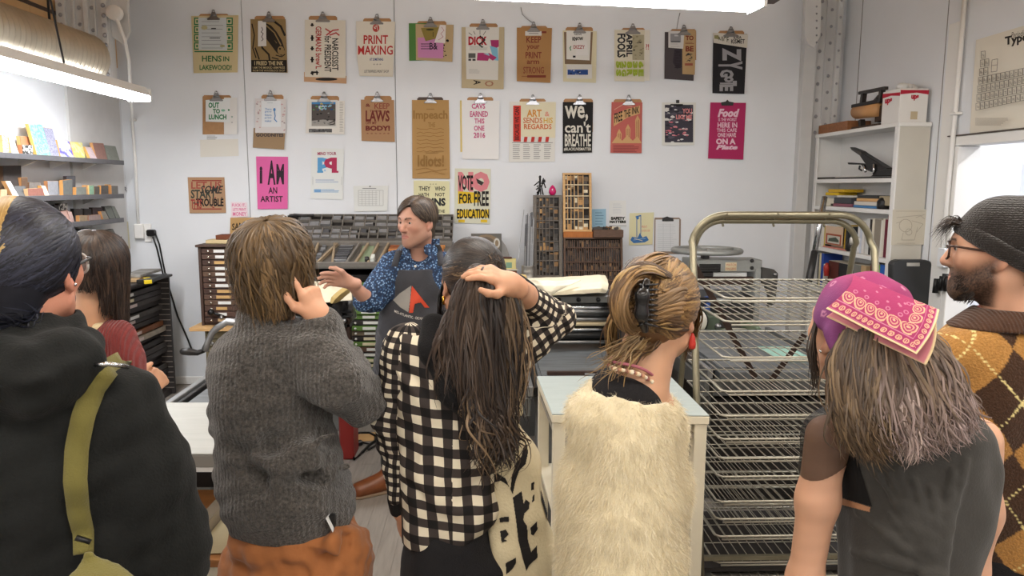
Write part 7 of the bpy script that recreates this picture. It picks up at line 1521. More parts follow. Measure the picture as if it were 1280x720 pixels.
# ------------------------------------------------------------------ the man in the apron
def presenter():
 Y=4.22;ft=wz(474,618,0);t=person('man in a blue patterned shirt and dark apron gesturing with open hand',(ft.x+.12,ft.y+.08,0))
 H=Head(wy(521.5,279.5,Y-.04),math.radians(141),.04,.0,1.08)
 B=SDF();H.skull(B,wy(523,318,Y+.03),nr=.06,male=True,jaw=1.06);B.loft([rp(470,500,550,.05,Y+.02),rp(340,500,550,.06,Y+.02),rp(318,510,545,.05,Y+.02)])
 L1=B.mesh(.0034)
 A=SDF();el=wy(461,377,Y-.12);wr=wy(437.5,353,Y-.27)
 A.chain([wy(470,362,Y-.08),el,wr],[.05,.047,.029],.03);hand(A,wr,(-1,-.18,.22),(.1,.9,.42),-1,(.22,.26,.34,.42),.15,1.12,.09,thumb_out=1.2)
 A2=SDF();w2=wy(577,455,Y-.05);A2.rc(wy(576,410,Y),w2,.04,.028,.02);hand(A2,w2,(0,-.1,-1),(.9,-.2,0),1,(.3,.35,.4,.45),.4,1.05)
 V,Q=join_nets([L1,A.mesh(.0034),A2.mesh(.004)]);np_mesh('body',V,Q,M_SKIN,t,col=skin_col(V,H,'#c69680','#a9665c',brow='#33251c',beard=('#6d5245',.35,-.052),seed=2,flush='#b9705f'))
 H.eyes(t,'#3d3428',(.0,-.08))
 S=SDF();rows=[rp(520,478,572,.13,Y+.03),rp(460,477,573,.125,Y+.02),rp(400,480,572,.12,Y+.02),rp(355,481,574,.12,Y+.02),rp(330,485,572,.11,Y+.03),rp(318,497,557,.085,Y+.03),rp(311,506,546,.065,Y+.03)]
 S.loft(rows,n=2.4);S.chain([wy(492,330,Y+.01),wy(474,360,Y-.07),el],[.075,.07,.064],.05);S.rc(wy(468,374,Y-.1),wy(456,376,Y-.14),.066,.06,.01)
 S.chain([wy(562,332,Y+.02),wy(577,375,Y),wy(578,412,Y-.01)],[.078,.066,.06],.05)
 S.loft([rp(324,505,549,.085,Y+.02),rp(310,507,549,.083,Y+.015),rp(299,513,549,.076,Y+.02)],n=2,k=.012)
 S.rc(wy(507,312,Y-.06),wy(511,323,Y-.10),.016,.008,.008);S.rc(wy(533,311,Y-.06),wy(540,324,Y-.09),.020,.010,.008);S.rc(wy(536,306,Y-.05),wy(533,316,Y-.08),.02,.016,.01)
 S.loft([rp(335,513,530,.02,Y-.09),rp(322,511,537,.045,Y-.06),rp(308,511,545,.07,Y+.0),rp(292,508,548,.085,Y)],n=2,k=.008,op='-')
 hgt(S,el,.1,16,.006,(.4,.2,-.9),3);S.disp.append(wob(31,8,.004))
 V,Q=S.mesh(.005)
 m=mat('shirt_blue','#3f6492',.8,bump=.15,bscale=60);nt=m.node_tree;N=nt.nodes;L=nt.links;tc=N.new('ShaderNodeTexCoord');vo=N.new('ShaderNodeTexVoronoi');vo.inputs['Scale'].default_value=75;L.new(tc.outputs['Object'],vo.inputs['Vector']);cr=N.new('ShaderNodeValToRGB');e=cr.color_ramp.elements;e[0].position=.20;e[0].color=(*lin('#8ea7c2'),1);e[1].position=.34;e[1].color=(*lin('#33567f'),1);q=e.new(.62);q.color=(*lin('#1e2c45'),1);L.new(vo.outputs['Distance'],cr.inputs[0]);L.new(cr.outputs[0],N['Principled BSDF'].inputs['Base Color'])
 np_mesh('shirt',V,Q,m,t)
 for x,y in((520.5,324),(519,333)):
  P,h_,d=trace(S,[x],[y],Y-.4,Y+.2);MB().ball(P[0]-d[0]*.003,.008,flat('#d9d6cf'),8,5).build('button',t)
 A=SDF();A.loft([rp(548,476,560,.14,Y+.02),rp(500,470,572,.15,Y+.02),rp(440,468,575,.148,Y+.02),rp(400,473,573,.142,Y+.02),rp(376,479,570,.138,Y+.02),rp(352,486,562,.135,Y+.02),rp(334,492,552,.128,Y+.02)],n=2.6)
 A.half((0,1,0),Y+.05,k=.01);A.disp.append(wob(33,6,.006));hgt(A,wy(490,470,Y-.1),.25,6,.008,(1,0,.2),7)
 V,Q=A.mesh(.006);np_mesh('apron',V,Q,cloth_mat('apron_denim','#3b3b3f',.85,var=.22,scale=9,bump=.25,bscale=120),t)
 AP=[o for o in t.children][-1]
 for pts in(((492,336),(495,325),(499,313),(503,306)),((551,336),(551,324),(549,313),(546,306))):
  pts=[tuple(np.interp(v,(0,1,2,3),[q[k]for q in pts])for k in(0,1))for v in np.linspace(0,3,10)]
  P,h_,d=trace(S,[p[0]for p in pts],[p[1]for p in pts],Y-.4,Y+.3);P[0]=trace(A,[pts[0][0]],[pts[0][1]],Y-.4,Y+.3)[0][0]
  mb=MB();w_=NP((.018,0,0));C=P-d*.009
  mb.grid(NP([[c-w_,c+w_]for c in C]),MATS['apron_denim']);o=mb.build('strap',AP);sd=o.modifiers.new('s','SOLIDIFY');sd.thickness=.004
 P,h_,d=trace(A,[493.5],[337],Y-.4,Y+.3);MB().tube([P[0]-d[0]*.006+NP((.012*math.cos(a),0,.014*math.sin(a)))for a in np.linspace(0,6.28,9)],.003,5,M_CHROME).build('buckle',AP)
 gm,om=flat('#8f8b85'),flat('#c2482f')
 decal(A,[[(491,375),(500,366.5),(514,357),(513,372),(510.5,390.5),(501,384.5)],[(514.8,357),(536.5,384.5),(531,384.5),(526,378),(518.3,379.8),(516.3,391),(511.3,391)]],[gm,om],.5,Y-.4,Y+.3,'emblem',AP,kind='stuff')
 V2,Fc=text_mesh('MID-ATLANTIC - DE NYP',.01);x=493+V2[:,0]*38;y=387+V2[:,0]*10+2.2*np.sin(V2[:,0]*3.14)+(1-V2[:,1])*3.2
 P,h_,d=trace(A,x,y,Y-.4,Y+.3);MB().add(P-d*.0025,Fc,flat('#cfcac2')).build('lettering',AP,kind='stuff')
 T=SDF();T.loft([rp(545,480,562,.12,Y+.03),rp(500,482,566,.125,Y+.03),rp(460,486,566,.115,Y+.03)]);fL=(ft.x+.06,ft.y+.07,.09);fR=(ft.x+.33,ft.y+.2,.09)
 hl=wy(497,505,Y+.03);hr=wy(548,505,Y+.03);legs(T,tuple(hl),tuple(hr),fL,fR,(.10,.072,.062));T.disp.append(wob(35,9,.005))
 V,Q=T.mesh(.008);np_mesh('trousers',V,Q,cloth_mat('olive_dark_cloth','#2d2f27',.8,var=.1),t)
 bm=mat('boot_leather','#7a4423',.4,var=.2,scale=14,spec=.5);sm=flat('#8a7560')
 for i,(f,d)in enumerate(((fL,(-.17,-.10)),(fR,(-.08,-.20)))):
  F=SDF();a=NP((f[0],f[1],.048));b=NP((f[0]+d[0],f[1]+d[1],.04));F.rc(a,b,.048,.043,.02);F.rc(a,a+NP((0,0,.12)),.05,.056,.02);F.rc(a+(b-a)*.3+NP((0,0,.03)),b,.045,.040,.03);F.half((0,0,-1),-.012,k=.004)
  V,Q=F.mesh(.005);bo=np_mesh('boot',V,Q,bm,t)
  F=SDF();F.rc(a-NP((0,0,.04)),b-NP((0,0,.034)),.054,.050,.01);F.half((0,0,-1),0,k=.003);F.half((0,0,1),.016,k=.003);V,Q=F.mesh(.005);np_mesh('sole',V,Q,sm,bo)
 hx=('#40342b','#54463a','#332921','#665646')
 hl_=lambda x,y,z:z>.12+.42*(y>.3)*(1-abs(x+.15)*.5)or(y<.05 and z>-.62)or(y<.45 and z>-.02 and abs(x)>.72)
 g=np.random.RandomState(4);parts=[]
 V,Q=cap(H,(.083,.103,.094),extra=lambda S_:S_.rc(H.p(0,-.05,0),H.p(0,-.06,-.05),.06*1.08,.05*1.08,.03),cut=((0,.85,-.5),.022));parts.append((V,Q,np.tile(NP(lin('#352a22')),(len(V),1))))
 def side(s_,K,seed):
  r_=np.random.RandomState(seed);u=r_.rand(K);A_=np.stack([-.20+.03*r_.randn(K),.80-1.15*u,.80+.2*u],1)
  B_=np.stack([s_*(.93+.05*r_.rand(K)),.52-1.25*u+.12*r_.randn(K),.18-.30*r_.rand(K)-.10*u],1);return A_,B_
 for s_,K,sd in((1,900,5),(-1,700,6)):
  A_,B_=side(s_,K,sd);parts.append(flow_hair(H,A_,B_,(.086,.107,.100),w=.0042,hexes=hx,seed=sd,lift=.085,lay=.06,drop=.012,base=1.0))
 parts.append(crown_hair(H,700,lambda p,q:-.005+.03*q,(.087,.107,.098),w=.005,hexes=hx,seed=7,swirl=.4,tuck=.3,lay=.05,wave=.002,phr=(1.35,4.93),thmax=1.5))
 add_hair(t,parts)
presenter()
# ------------------------------------------------------------------ person in the gingham shirt, hand on ponytail
def plaid():
 Y=1.88;t=person('person in a black and cream gingham shirt holding long brown hair, tote on shoulder',(-.09,1.92,0))
 H=Head(wy(590,355,Y+.03),.34,-.02,.03,.91)
 B=SDF();H.skull(B,wy(583,425,Y),nr=.05);B.loft([rp(660,520,600,.05,Y),rp(450,535,620,.055,Y),rp(425,552,606,.05,Y)])
 L=[B.mesh(.0038)]
 A=SDF();wr=wy(639,356,Y-.14);hand(A,wr,(-.80,-.28,.42),(.45,-.35,.75),-1,(.24,.30,.36,.42),.1,.80,.03,thumb_out=1.3);A.rc(wr,wy(656,370,Y-.05),.027,.034,.02);L.append(A.mesh(.0028))
 A=SDF();w2=wy(503,634,Y+.03);hand(A,w2,(.06,.12,-1),(-.95,-.3,0),-1,(.45,.5,.55,.6),.5,.95,.03);A.rc(w2,wy(499,610,Y+.03),.024,.03,.02);L.append(A.mesh(.003))
 V,Q=join_nets(L);np_mesh('body',V,Q,M_SKIN,t,col=skin_col(V,H,'#cb9878',seed=3,flush='#c47a5e'))
 S=SDF();S.loft([rp(668,505,600,.115,Y),rp(640,501,624,.125,Y),rp(590,499,628,.125,Y),rp(530,498,634,.125,Y),rp(470,496,640,.12,Y),rp(440,500,640,.11,Y),rp(422,512,628,.095,Y),rp(408,538,608,.075,Y)],n=2.4)
 la=(wy(510,436,Y),wy(494,525,Y+.01),wy(502,622,Y+.02));ra=(wy(632,446,Y+.02),wy(694,400,Y+.08));rb=(wy(692,397,Y+.09),wy(646,364,Y-.05))
 S.rc(la[0],la[0]+(la[1]-la[0])*.25,.058,.05,.03);S.rc(ra[0],ra[0]+(ra[1]-ra[0])*.3,.062,.055,.03)
 hgt(S,wy(520,470,Y-.08),.08,16,.006,(.6,0,.6),3);S.disp.append(wob(41,6,.005));S.disp.append(wob(42,15,.0025));hgt(S,wy(560,600,Y-.1),.2,5,.006,(.6,0,.7),5)
 V,Q=S.mesh(.005);PM=plaid_mat()
 np_mesh('shirt',V,Q,PM,t,vec=np.stack([(V[:,0]+.16*(V[:,1]-Y)*np.sign(V[:,0]+.08)+.05*(V[:,2]-1.1))/.052,(V[:,2]+.10*V[:,0])/.048,0*V[:,0]],1))
 A=SDF();A.chain(la,[.066,.052,.036],.03);A.disp.append(wob(43,14,.004));hgt(A,la[1],.12,17,.004,(.3,0,1),3);V,Q=A.mesh(.0045);np_mesh('sleeve',V,Q,PM,t,vec=arm_uv(V,la[0],la[2],.05)/.026)
 A=SDF();A.chain(ra,[.070,.048],.04);A.chain(rb,[.046,.036],.03);A.rc(rb[1],wy(632,352,Y-.11),.030,.028,.006,'-');hgt(A,wy(670,420,Y+.02),.1,15,.005,(.7,0,.5),2);A.disp.append(wob(46,14,.003));V,Q=A.mesh(.0045)
 def dseg(a,b):a,b=NP(tuple(a)),NP(tuple(b));ba=b-a;t_=np.clip(((V-a)@ba)/(ba@ba),0,1);return np.linalg.norm(V-a-t_[:,None]*ba,axis=1)
 w=1/(1+np.exp((dseg(*rb)+.004-dseg(*ra))/.0015))[:,None];np_mesh('sleeve',V,Q,PM,t,vec=np.where(w>.5,arm_uv(V,*rb,.045)/.027,arm_uv(V,*ra,.06)/.030))
 C=SDF();C.rc(wy(654,370,Y-.03),wy(644,361,Y-.06),.041,.038,.01);C.rc(wy(644,361,Y-.06),wy(630,352,Y-.11),.031,.03,.005,'-');V,Q=C.mesh(.004);np_mesh('cuff',V,Q,flat('#1b1a1b',.9),t)
 C=SDF();C.rc(wy(501,622,Y+.02),wy(503,634,Y+.03),.036,.035,.01);C.rc(wy(503,634,Y+.03),wy(505,646,Y+.03),.028,.028,.005,'-');V,Q=C.mesh(.004);np_mesh('cuff',V,Q,flat('#1b1a1b',.9),t)
 C=SDF();C.chain([wy(541,402,Y-.05),wy(546,440,Y-.09),wy(566,486,Y-.115),wy(592,500,Y-.115),wy(616,470,Y-.10),wy(628,420,Y-.05)],[.028,.036,.04,.04,.04,.03],.04);C.el(wy(585,455,Y-.09),(.075,.035,.09),k=.04)
 C.loft([rp(425,538,628,.095,Y-.01),rp(408,537,626,.092,Y),rp(394,539,622,.085,Y+.01)],n=2,k=.03);C.loft([rp(420,556,612,.06,Y),rp(380,552,612,.07,Y+.01)],n=2,k=.01,op='-');C.disp.append(wob(44,10,.005))
 V,Q=C.mesh(.0055);np_mesh('hood',V,Q,cloth_mat('hood_black','#171617',.95,var=.15,scale=80,sheen=.03),t)
 T=SDF();T.loft([rp(800,508,622,.12,Y),rp(740,508,620,.125,Y),rp(690,509,617,.125,Y),rp(648,511,612,.115,Y),rp(620,516,608,.10,Y)],n=2.4);legs(T,(-.135,Y,.8),(.0,Y,.8),(-.15,Y+.05,.08),(.02,Y+.05,.08),(.088,.075,.075));T.disp.append(wob(45,8,.004))
 T.rc(wy(597,716,Y-.15),wy(597,790,Y-.15),.012,.03,.02,'-')
 V,Q=T.mesh(.007);np_mesh('trousers',V,Q,cloth_mat('black_trousers','#1c1b1d',.8,var=.1,sheen=.05),t)
 F=SDF();shoe(F,(-.15,Y-.04,0),(-.16,Y+.18,0));V1=F.mesh(.008);F=SDF();shoe(F,(.02,Y-.04,0),(.04,Y+.18,0));V,Q=join_nets([V1,F.mesh(.008)]);np_mesh('shoes',V,Q,M_BLACK,t)
 e=H.p(-.083,.0,-.036);mb=MB();mb.tube([e+NP((0,.010*math.cos(a),.010*math.sin(a)-.008))for a in np.linspace(0,6.28,13)],.0032,6,mat('gold','#c99a3e',.25,1.0));mb.build('earring',t)
 dk=('#231d1a','#2c2420','#1b1716','#3a302a');br=('#3c2f27','#4a3a2e','#2c221d','#65523f','#241c19','#80694f');pw=(.26,.22,.22,.14,.1,.06)
 tie=(.024,-.100,.072);parts=[]
 V,Q=cap(H,(.083,.103,.094),extra=lambda S_:S_.rc(H.p(0,-.05,0),H.p(0,-.055,-.07),.062,.05,.03),cut=((0,.9,-.25),.055));parts.append((V,Q,np.tile(NP(lin('#221c19')),(len(V),1))))
 parts.append(pull_hair(H,tie,2000,lambda x,y,z:z>.05+.0*y and y<.80 and not(abs(x)>.75 and z<.12),(.086,.106,.098),w=.0028,hexes=dk,seed=11,lay=.02,lift=.01,spread=.010,jit=.04,end=.93))
 parts.append(pull_hair(H,tie,1000,lambda x,y,z:-.75<z<.15 and y<.35,(.086,.106,.098),w=.003,hexes=br,pw=pw,seed=12,lay=.03,sag=.12,spread=.012,jit=.05,end=.93))
 q=lambda x,y,d:wy(x,y,Y+d)
 tp_=q(605,338,-.085)
 P1=[[tp_,q(592,347,-.11),q(578,375,-.115),q(572,410,-.125),q(574,450,-.15),q(578,480,-.15)],[tp_,q(592,345,-.135),q(580,380,-.14),q(578,420,-.15),q(584,470,-.16),q(590,505,-.16)],[tp_,q(600,345,-.145),q(596,385,-.155),q(598,430,-.165),q(604,490,-.17),q(612,530,-.165)],[tp_,q(610,345,-.145),q(615,385,-.155),q(616,430,-.16),q(620,490,-.165),q(626,540,-.16)],[tp_,q(618,345,-.135),q(632,380,-.135),q(636,430,-.14),q(634,485,-.145),q(632,535,-.15)],[tp_,q(622,348,-.12),q(640,385,-.11),q(646,430,-.12),q(645,475,-.13),q(640,505,-.14)]]
 parts.append(path_hair(P1,2300,.0030,br,pw,None,13,.009,24,q(600,420,.0),wave=.013,wf=(5,10),grow=.8))
 P2=[[q(575,372,-.11),q(560,400,-.11),q(550,430,-.12),q(552,465,-.135),q(560,495,-.14)],[q(570,395,-.11),q(566,430,-.13),q(560,470,-.14),q(566,510,-.15)]]
 parts.append(path_hair(P2,160,.0036,br,pw,None,14,.008,18,q(600,420,.0),wave=.009,wf=(7,13)))
 P3=[[q(600,470,-.165),q(606,510,-.165),q(616,545,-.16),q(604,575,-.155)],[q(622,480,-.16),q(628,525,-.16),q(634,555,-.15),q(622,580,-.145)],[q(590,470,-.165),q(585,510,-.165),q(598,550,-.165),q(612,578,-.155)]]
 parts.append(path_hair(P3,600,.0026,br,pw,None,15,.016,20,q(600,500,.0),wave=.014,wf=(7,12)))
 parts.append(path_hair([[H.p(-.07,.05,.0),q(549,378,.03),q(551,400,.01),q(556,418,-.02)]],40,.0025,dk,None,None,16,.004,14,q(600,400,0),wave=.003))
 add_hair(t,parts)
 b=thing('tote_bag','cream canvas tote bag with black printed faces hanging beside the gingham shirt','bag',wy(648,720,Y-.02))
 S=SDF();S.loft([rp(770,616,690,.05,Y-.03),rp(720,616,688,.055,Y-.03),rp(650,613,684,.05,Y-.035),rp(580,612,672,.04,Y-.04),rp(535,616,656,.022,Y-.045),rp(516,622,648,.012,Y-.05)],n=3.2);S.disp.append(wob(47,7,.005))
 V,Q=S.mesh(.005);np_mesh('bag_body',V,Q,mat('tote_canvas','#cdbf9d',.85,bump=.25,bscale=130,var=.05,scale=20),b)
 BK=flat('#1f1c1b');D1=[[(654,560),(659,555),(660,566),(657,580),(649,588),(644,603),(641,618),(638,612),(640,594),(646,578),(652,570)],[(641,622),(652,614),(654,626),(656,640),(654,650),(659,658),(660,676),(664,690),(671,682),(672,697),(662,706),(658,714),(654,700),(648,676),(645,650)],[(657,624),(662,628),(661,636),(656,641),(654,632)],[(663,660),(667,656),(671,652),(672,662),(667,669),(670,671),(664,668)],[(664,604),(668,602),(667,612),(664,613)],[(666,620),(668,618),(668,626),(665,628)],[(613,594),(622,592),(632,598),(637,610),(634,606),(626,601),(618,603),(613,605)],[(624,648),(627,646.5),(636,646),(636,652),(625,653)],[(625,664),(632,662),(636,668),(630,674),(634,676),(627,678)],[(632,704),(645,697),(645,704),(640,712),(633,718)],[(676,612),(679,622),(684,640),(685,652),(681,640),(677,626)]]
 decal(S,D1,[BK]*len(D1),.7,Y-.3,Y+.2,'printed_faces',b,kind='stuff')
 V2,Fc=text_mesh('POWER',.02);P,h_,d=trace(S,624.5+V2[:,0]*12,645-V2[:,1]*5,Y-.3,Y+.2)
 MB().add(P-d*.0032,Fc,flat('#cdbf9d')).build('lettering',b,kind='stuff')
 for pts in([q(618,524,-.07),q(622,505,-.10),q(630,480,-.10),q(638,450,-.06),q(640,432,.02)],[q(652,522,-.06),q(646,500,-.06),q(646,470,-.05),q(645,445,-.03),q(641,432,.03)]):
  mb=MB();P=NP([tuple(p)for p in pts]);w=NP((.011,.004,0));mb.grid(NP([[p-w,p+w]for p in P]),MATS['tote_canvas']);o=mb.build('strap',b);sd=o.modifiers.new('s','SOLIDIFY');sd.thickness=.004;sb=o.modifiers.new('ss','SUBSURF');sb.levels=sb.render_levels=2
plaid()
# ------------------------------------------------------------------ person in the fluffy cream sweater
def fuzzy():
 Y=1.6;t=person('person in a fluffy cream sweater with golden hair in a black claw clip',(.29,1.62,0))
 H=Head(wy(824,392,Y+.04),-.60,-.03,.02,.95)
 B=SDF();H.skull(B,wy(800,480,Y),nr=.05);B.loft([rp(720,740,820,.05,Y),rp(560,745,830,.06,Y),rp(500,742,842,.06,Y),rp(484,765,826,.052,Y)]);B.rc(wy(800,480,Y),wy(806,440,Y+.01),.056,.052,.03)
 V,Q=B.mesh(.0036);np_mesh('body',V,Q,M_SKIN,t,col=skin_col(V,H,'#cfa080',seed=4,flush='#c97d64'))
 C=SDF();C.loft([rp(520,745,832,.088,Y),rp(496,743,829,.086,Y-.0),rp(480,738,826,.078,Y+.0),rp(464,750,818,.066,Y+.005)],n=2.1);C.loft([rp(490,772,824,.055,Y+.02),rp(474,768,822,.064,Y+.025),rp(440,764,824,.075,Y+.03)],n=2,k=.006,op='-')
 C.half((.42,0,1),.42*wy(800,480,Y).x+wy(800,477,Y).z+.010,k=.006)
 V,Q=C.mesh(.004);np_mesh('undershirt',V,Q,cloth_mat('black_jersey','#1f1d1e',.9,var=.2,scale=120,sheen=.03),t)
 S=SDF();S.loft([rp(800,706,850,.15,Y),rp(720,710,846,.145,Y),rp(640,716,842,.138,Y),rp(570,728,838,.128,Y),rp(530,734,836,.118,Y),rp(508,736,836,.105,Y),rp(494,738,834,.095,Y),rp(484,746,828,.085,Y)],n=2.3)
 S.chain([wy(752,478,Y),wy(734,512,Y)],[.026,.045],.04);S.chain([wy(752,526,Y),wy(733,600,Y+.02),wy(720,690,Y+.06)],[.058,.050,.046],.05);S.chain([wy(824,530,Y),wy(832,610,Y+.02),wy(834,700,Y+.06)],[.052,.046,.042],.05)
 S.loft([rp(503,750,824,.082,Y+.005),rp(492,746,826,.086,Y+.0),rp(470,742,828,.092,Y)],n=2,k=.012,op='-')
 for a,b,r_ in(((770,570),(780,720),.022),((735,560),(722,700),.018),((812,590),(822,690),.018)):S.rc(wy(*a,Y-.19),wy(*b,Y-.19),r_,r_*1.4,.07,'-')
 S.disp.append(wob(51,5,.004));S.disp.append(wob(52,20,.002))
 V,Q=S.mesh(.006);base=cloth_mat('fluffy_base','#e4d8b9',.95,var=.05,scale=60,sheen=.4);sw=np_mesh('sweater',V,Q,base,t)
 keep=V[Q[:,0],2]>.75;FV,FQ,FC=fur(V,Q[keep],120000,.015,.0004,(0,0,-1),5,.8,('#e6dabb','#dfd1ae','#ebe2cb','#d8c9a4'))
 np_mesh('pile',FV,FQ,mat('fluffy_pile','#e6dcc4',.8,attr='col',spec=.2,sheen=.3),sw,col=FC,kind='stuff')
 T=SDF();T.loft([rp(900,715,850,.12,Y),rp(790,712,852,.12,Y)]);fz_=.07;cx=.29;legs(T,(cx-.075,Y,.8),(cx+.075,Y,.8),(cx-.09,Y+.03,fz_),(cx+.09,Y+.03,fz_),(.09,.065,.05));V,Q=T.mesh(.008);np_mesh('trousers',V,Q,MATS['black_trousers'],t)
 F=SDF();shoe(F,(cx-.09,Y-.04,0),(cx-.10,Y+.17,0));V1=F.mesh(.008);F=SDF();shoe(F,(cx+.09,Y-.04,0),(cx+.10,Y+.17,0));V,Q=join_nets([V1,F.mesh(.008)]);np_mesh('shoes',V,Q,M_BLACK,t)
 q=lambda x,y,d:wy(x,y,Y+d)
 ring=[(765,452,.0),(761,456,-.04),(767,461,-.07),(780,463,-.082),(794,466,-.082),(806,471,-.075),(816,478,-.055),(820,487,-.02),(822,494,.02)]
 P=NP([tuple(q(*p))for p in ring]);tt=np.linspace(0,len(P)-1,46);i=np.minimum(tt.astype(int),len(P)-2);Pn=P[i]*(1-(tt-i)[:,None])+P[i+1]*(tt-i)[:,None];mb=MB();bc=[flat('#d9c2a0',.3),flat('#b98a6a',.3),flat('#8d5a52',.3),flat('#e0d3bb',.3)]
 for k,p in enumerate(Pn):mb.ball(p,.0042+.0012*(k%3==0),bc[(k*7)%4],6,4)
 mb.build('bead_necklace',t,kind='stuff');MB().tube(Pn+NP((.004,.006,.012)),.0035,6,flat('#a5606a',.4)).build('pink_cord',t)
 MB().lathe(tuple(H.p(.084,-.002,-.036)),[(.002,0),(.0055,-.008),(.0085,-.026),(.0075,-.034),(0,-.037)],10,flat('#b0352c',.3)).build('earring',t)
 hx=('#7f6240','#96744a','#62482d','#a58656','#4d3724');pw=(.3,.26,.2,.14,.1);parts=[]
 V,Q=cap(H,(.084,.104,.096),extra=lambda S_:S_.rc(H.p(0,-.05,.02),H.p(0,-.06,-.025),.062,.045,.03),cut=((0,.95,-.2),.05));parts.append((V,Q,np.tile(NP(lin('#67472a')),(len(V),1))))
 tie=H.loc(NP([tuple(q(806,382,-.09))]))[0]
 parts.append(pull_hair(H,tie+NP((.01,0,0)),2400,lambda x,y,z:x>-.15 and y<.72 and z>-.80 and not(x>.8 and z<-.1 and y>-.2),(.088,.108,.100),w=.0028,hexes=hx,pw=pw,seed=61,lay=.05,lift=.03,spread=.016,jit=.05))
 parts.append(pull_hair(H,tie+NP((-.015,0,.02)),1600,lambda x,y,z:x<.1 and y<.72 and z>-.75,(.088,.108,.100),w=.0028,hexes=hx,pw=pw,seed=62,lay=.05,lift=.04,spread=.016,jit=.05))
 tw=[[q(806,352,-.06),q(790,350,-.10),q(778,366,-.125),q(776,388,-.135),q(784,408,-.125),q(798,414,-.10)],[q(822,344,-.05),q(800,340,-.09),q(782,352,-.12),q(772,375,-.13),q(776,400,-.125),q(792,412,-.10)],[q(838,346,-.05),q(812,334,-.07),q(786,340,-.10),q(770,362,-.115),q(768,390,-.115),q(782,412,-.10)]]
 parts.append(path_hair(tw,1000,.0030,hx,pw,None,63,.007,20,q(812,385,.0),wave=.002,fan=.3))
 sw2=[[q(864,372,.03),q(852,362,-.05),q(832,372,-.10),q(812,384,-.118)],[q(866,392,.02),q(850,390,-.05),q(832,392,-.095),q(814,396,-.112)],[q(862,410,.0),q(846,412,-.045),q(830,408,-.085),q(814,404,-.105)]]
 parts.append(path_hair(sw2,700,.0030,hx,pw,None,64,.007,16,q(822,390,.02),wave=.002,fan=.2))
 top=[[q(868,350,.05),q(846,330,.02),q(824,334,-.04),q(808,352,-.085)],[q(850,330,.07),q(826,320,.03),q(800,330,-.03),q(788,352,-.075)],[q(820,322,.06),q(796,326,.02),q(780,345,-.03),q(776,366,-.07)]]
 parts.append(path_hair(top,700,.0028,hx,pw,None,65,.007,16,q(822,380,.02),wave=.003,fan=.2))
 for pts,K,j in(([q(786,372,-.03),q(766,400,-.02),q(764,432,-.01),q(770,462,-.0)],110,.006),([q(866,366,.06),q(872,395,.05),q(862,425,.045),q(858,452,.05)],90,.004),([q(806,425,-.05),q(790,440,-.06),q(778,452,-.05),q(770,470,-.04)],26,.012),([q(826,424,-.04),q(812,436,-.055),q(796,440,-.06),q(786,452,-.06)],18,.01)):
  parts.append(path_hair([pts],K,.0022,hx,pw,None,66+K,j,16,q(822,400,.03),wave=.005))
 fl_=[[q(800,420,-.06),q(776,440,-.06),q(756,452,-.05),q(742,448,-.04)],[q(790,425,-.05),q(770,448,-.06),q(756,460,-.05),q(750,474,-.04)]]
 parts.append(path_hair(fl_,46,.0011,('#a58a64','#8f7350'),None,None,70,.014,14,q(822,400,.05),wave=.006,fan=1.6))
 add_hair(t,parts)
 c=SDF();c.chain([q(808,352,-.118),q(803,370,-.138),q(802,392,-.138),q(806,412,-.112)],[.008,.013,.013,.008],.01);V,Q=c.mesh(.003)
 cl=np_mesh('claw_clip',V,Q,mat('clip_black','#1b1a1a',.25),t)
 for side in(-1,1):
  mb=MB()
  for k in range(9):y=356+k*6;a=q(804+side*1.5,y,-.136);b=q(806+(16 if side>0 else-9),y+1.5+2*(k-4)*.3,-.120);mb.tube([a,(a+b)/2+Vector((0,-.006,0)),b],[.0035,.003,.0018],6,MATS['clip_black'])
  mb.build('clip_teeth',cl,kind='stuff')
fuzzy()
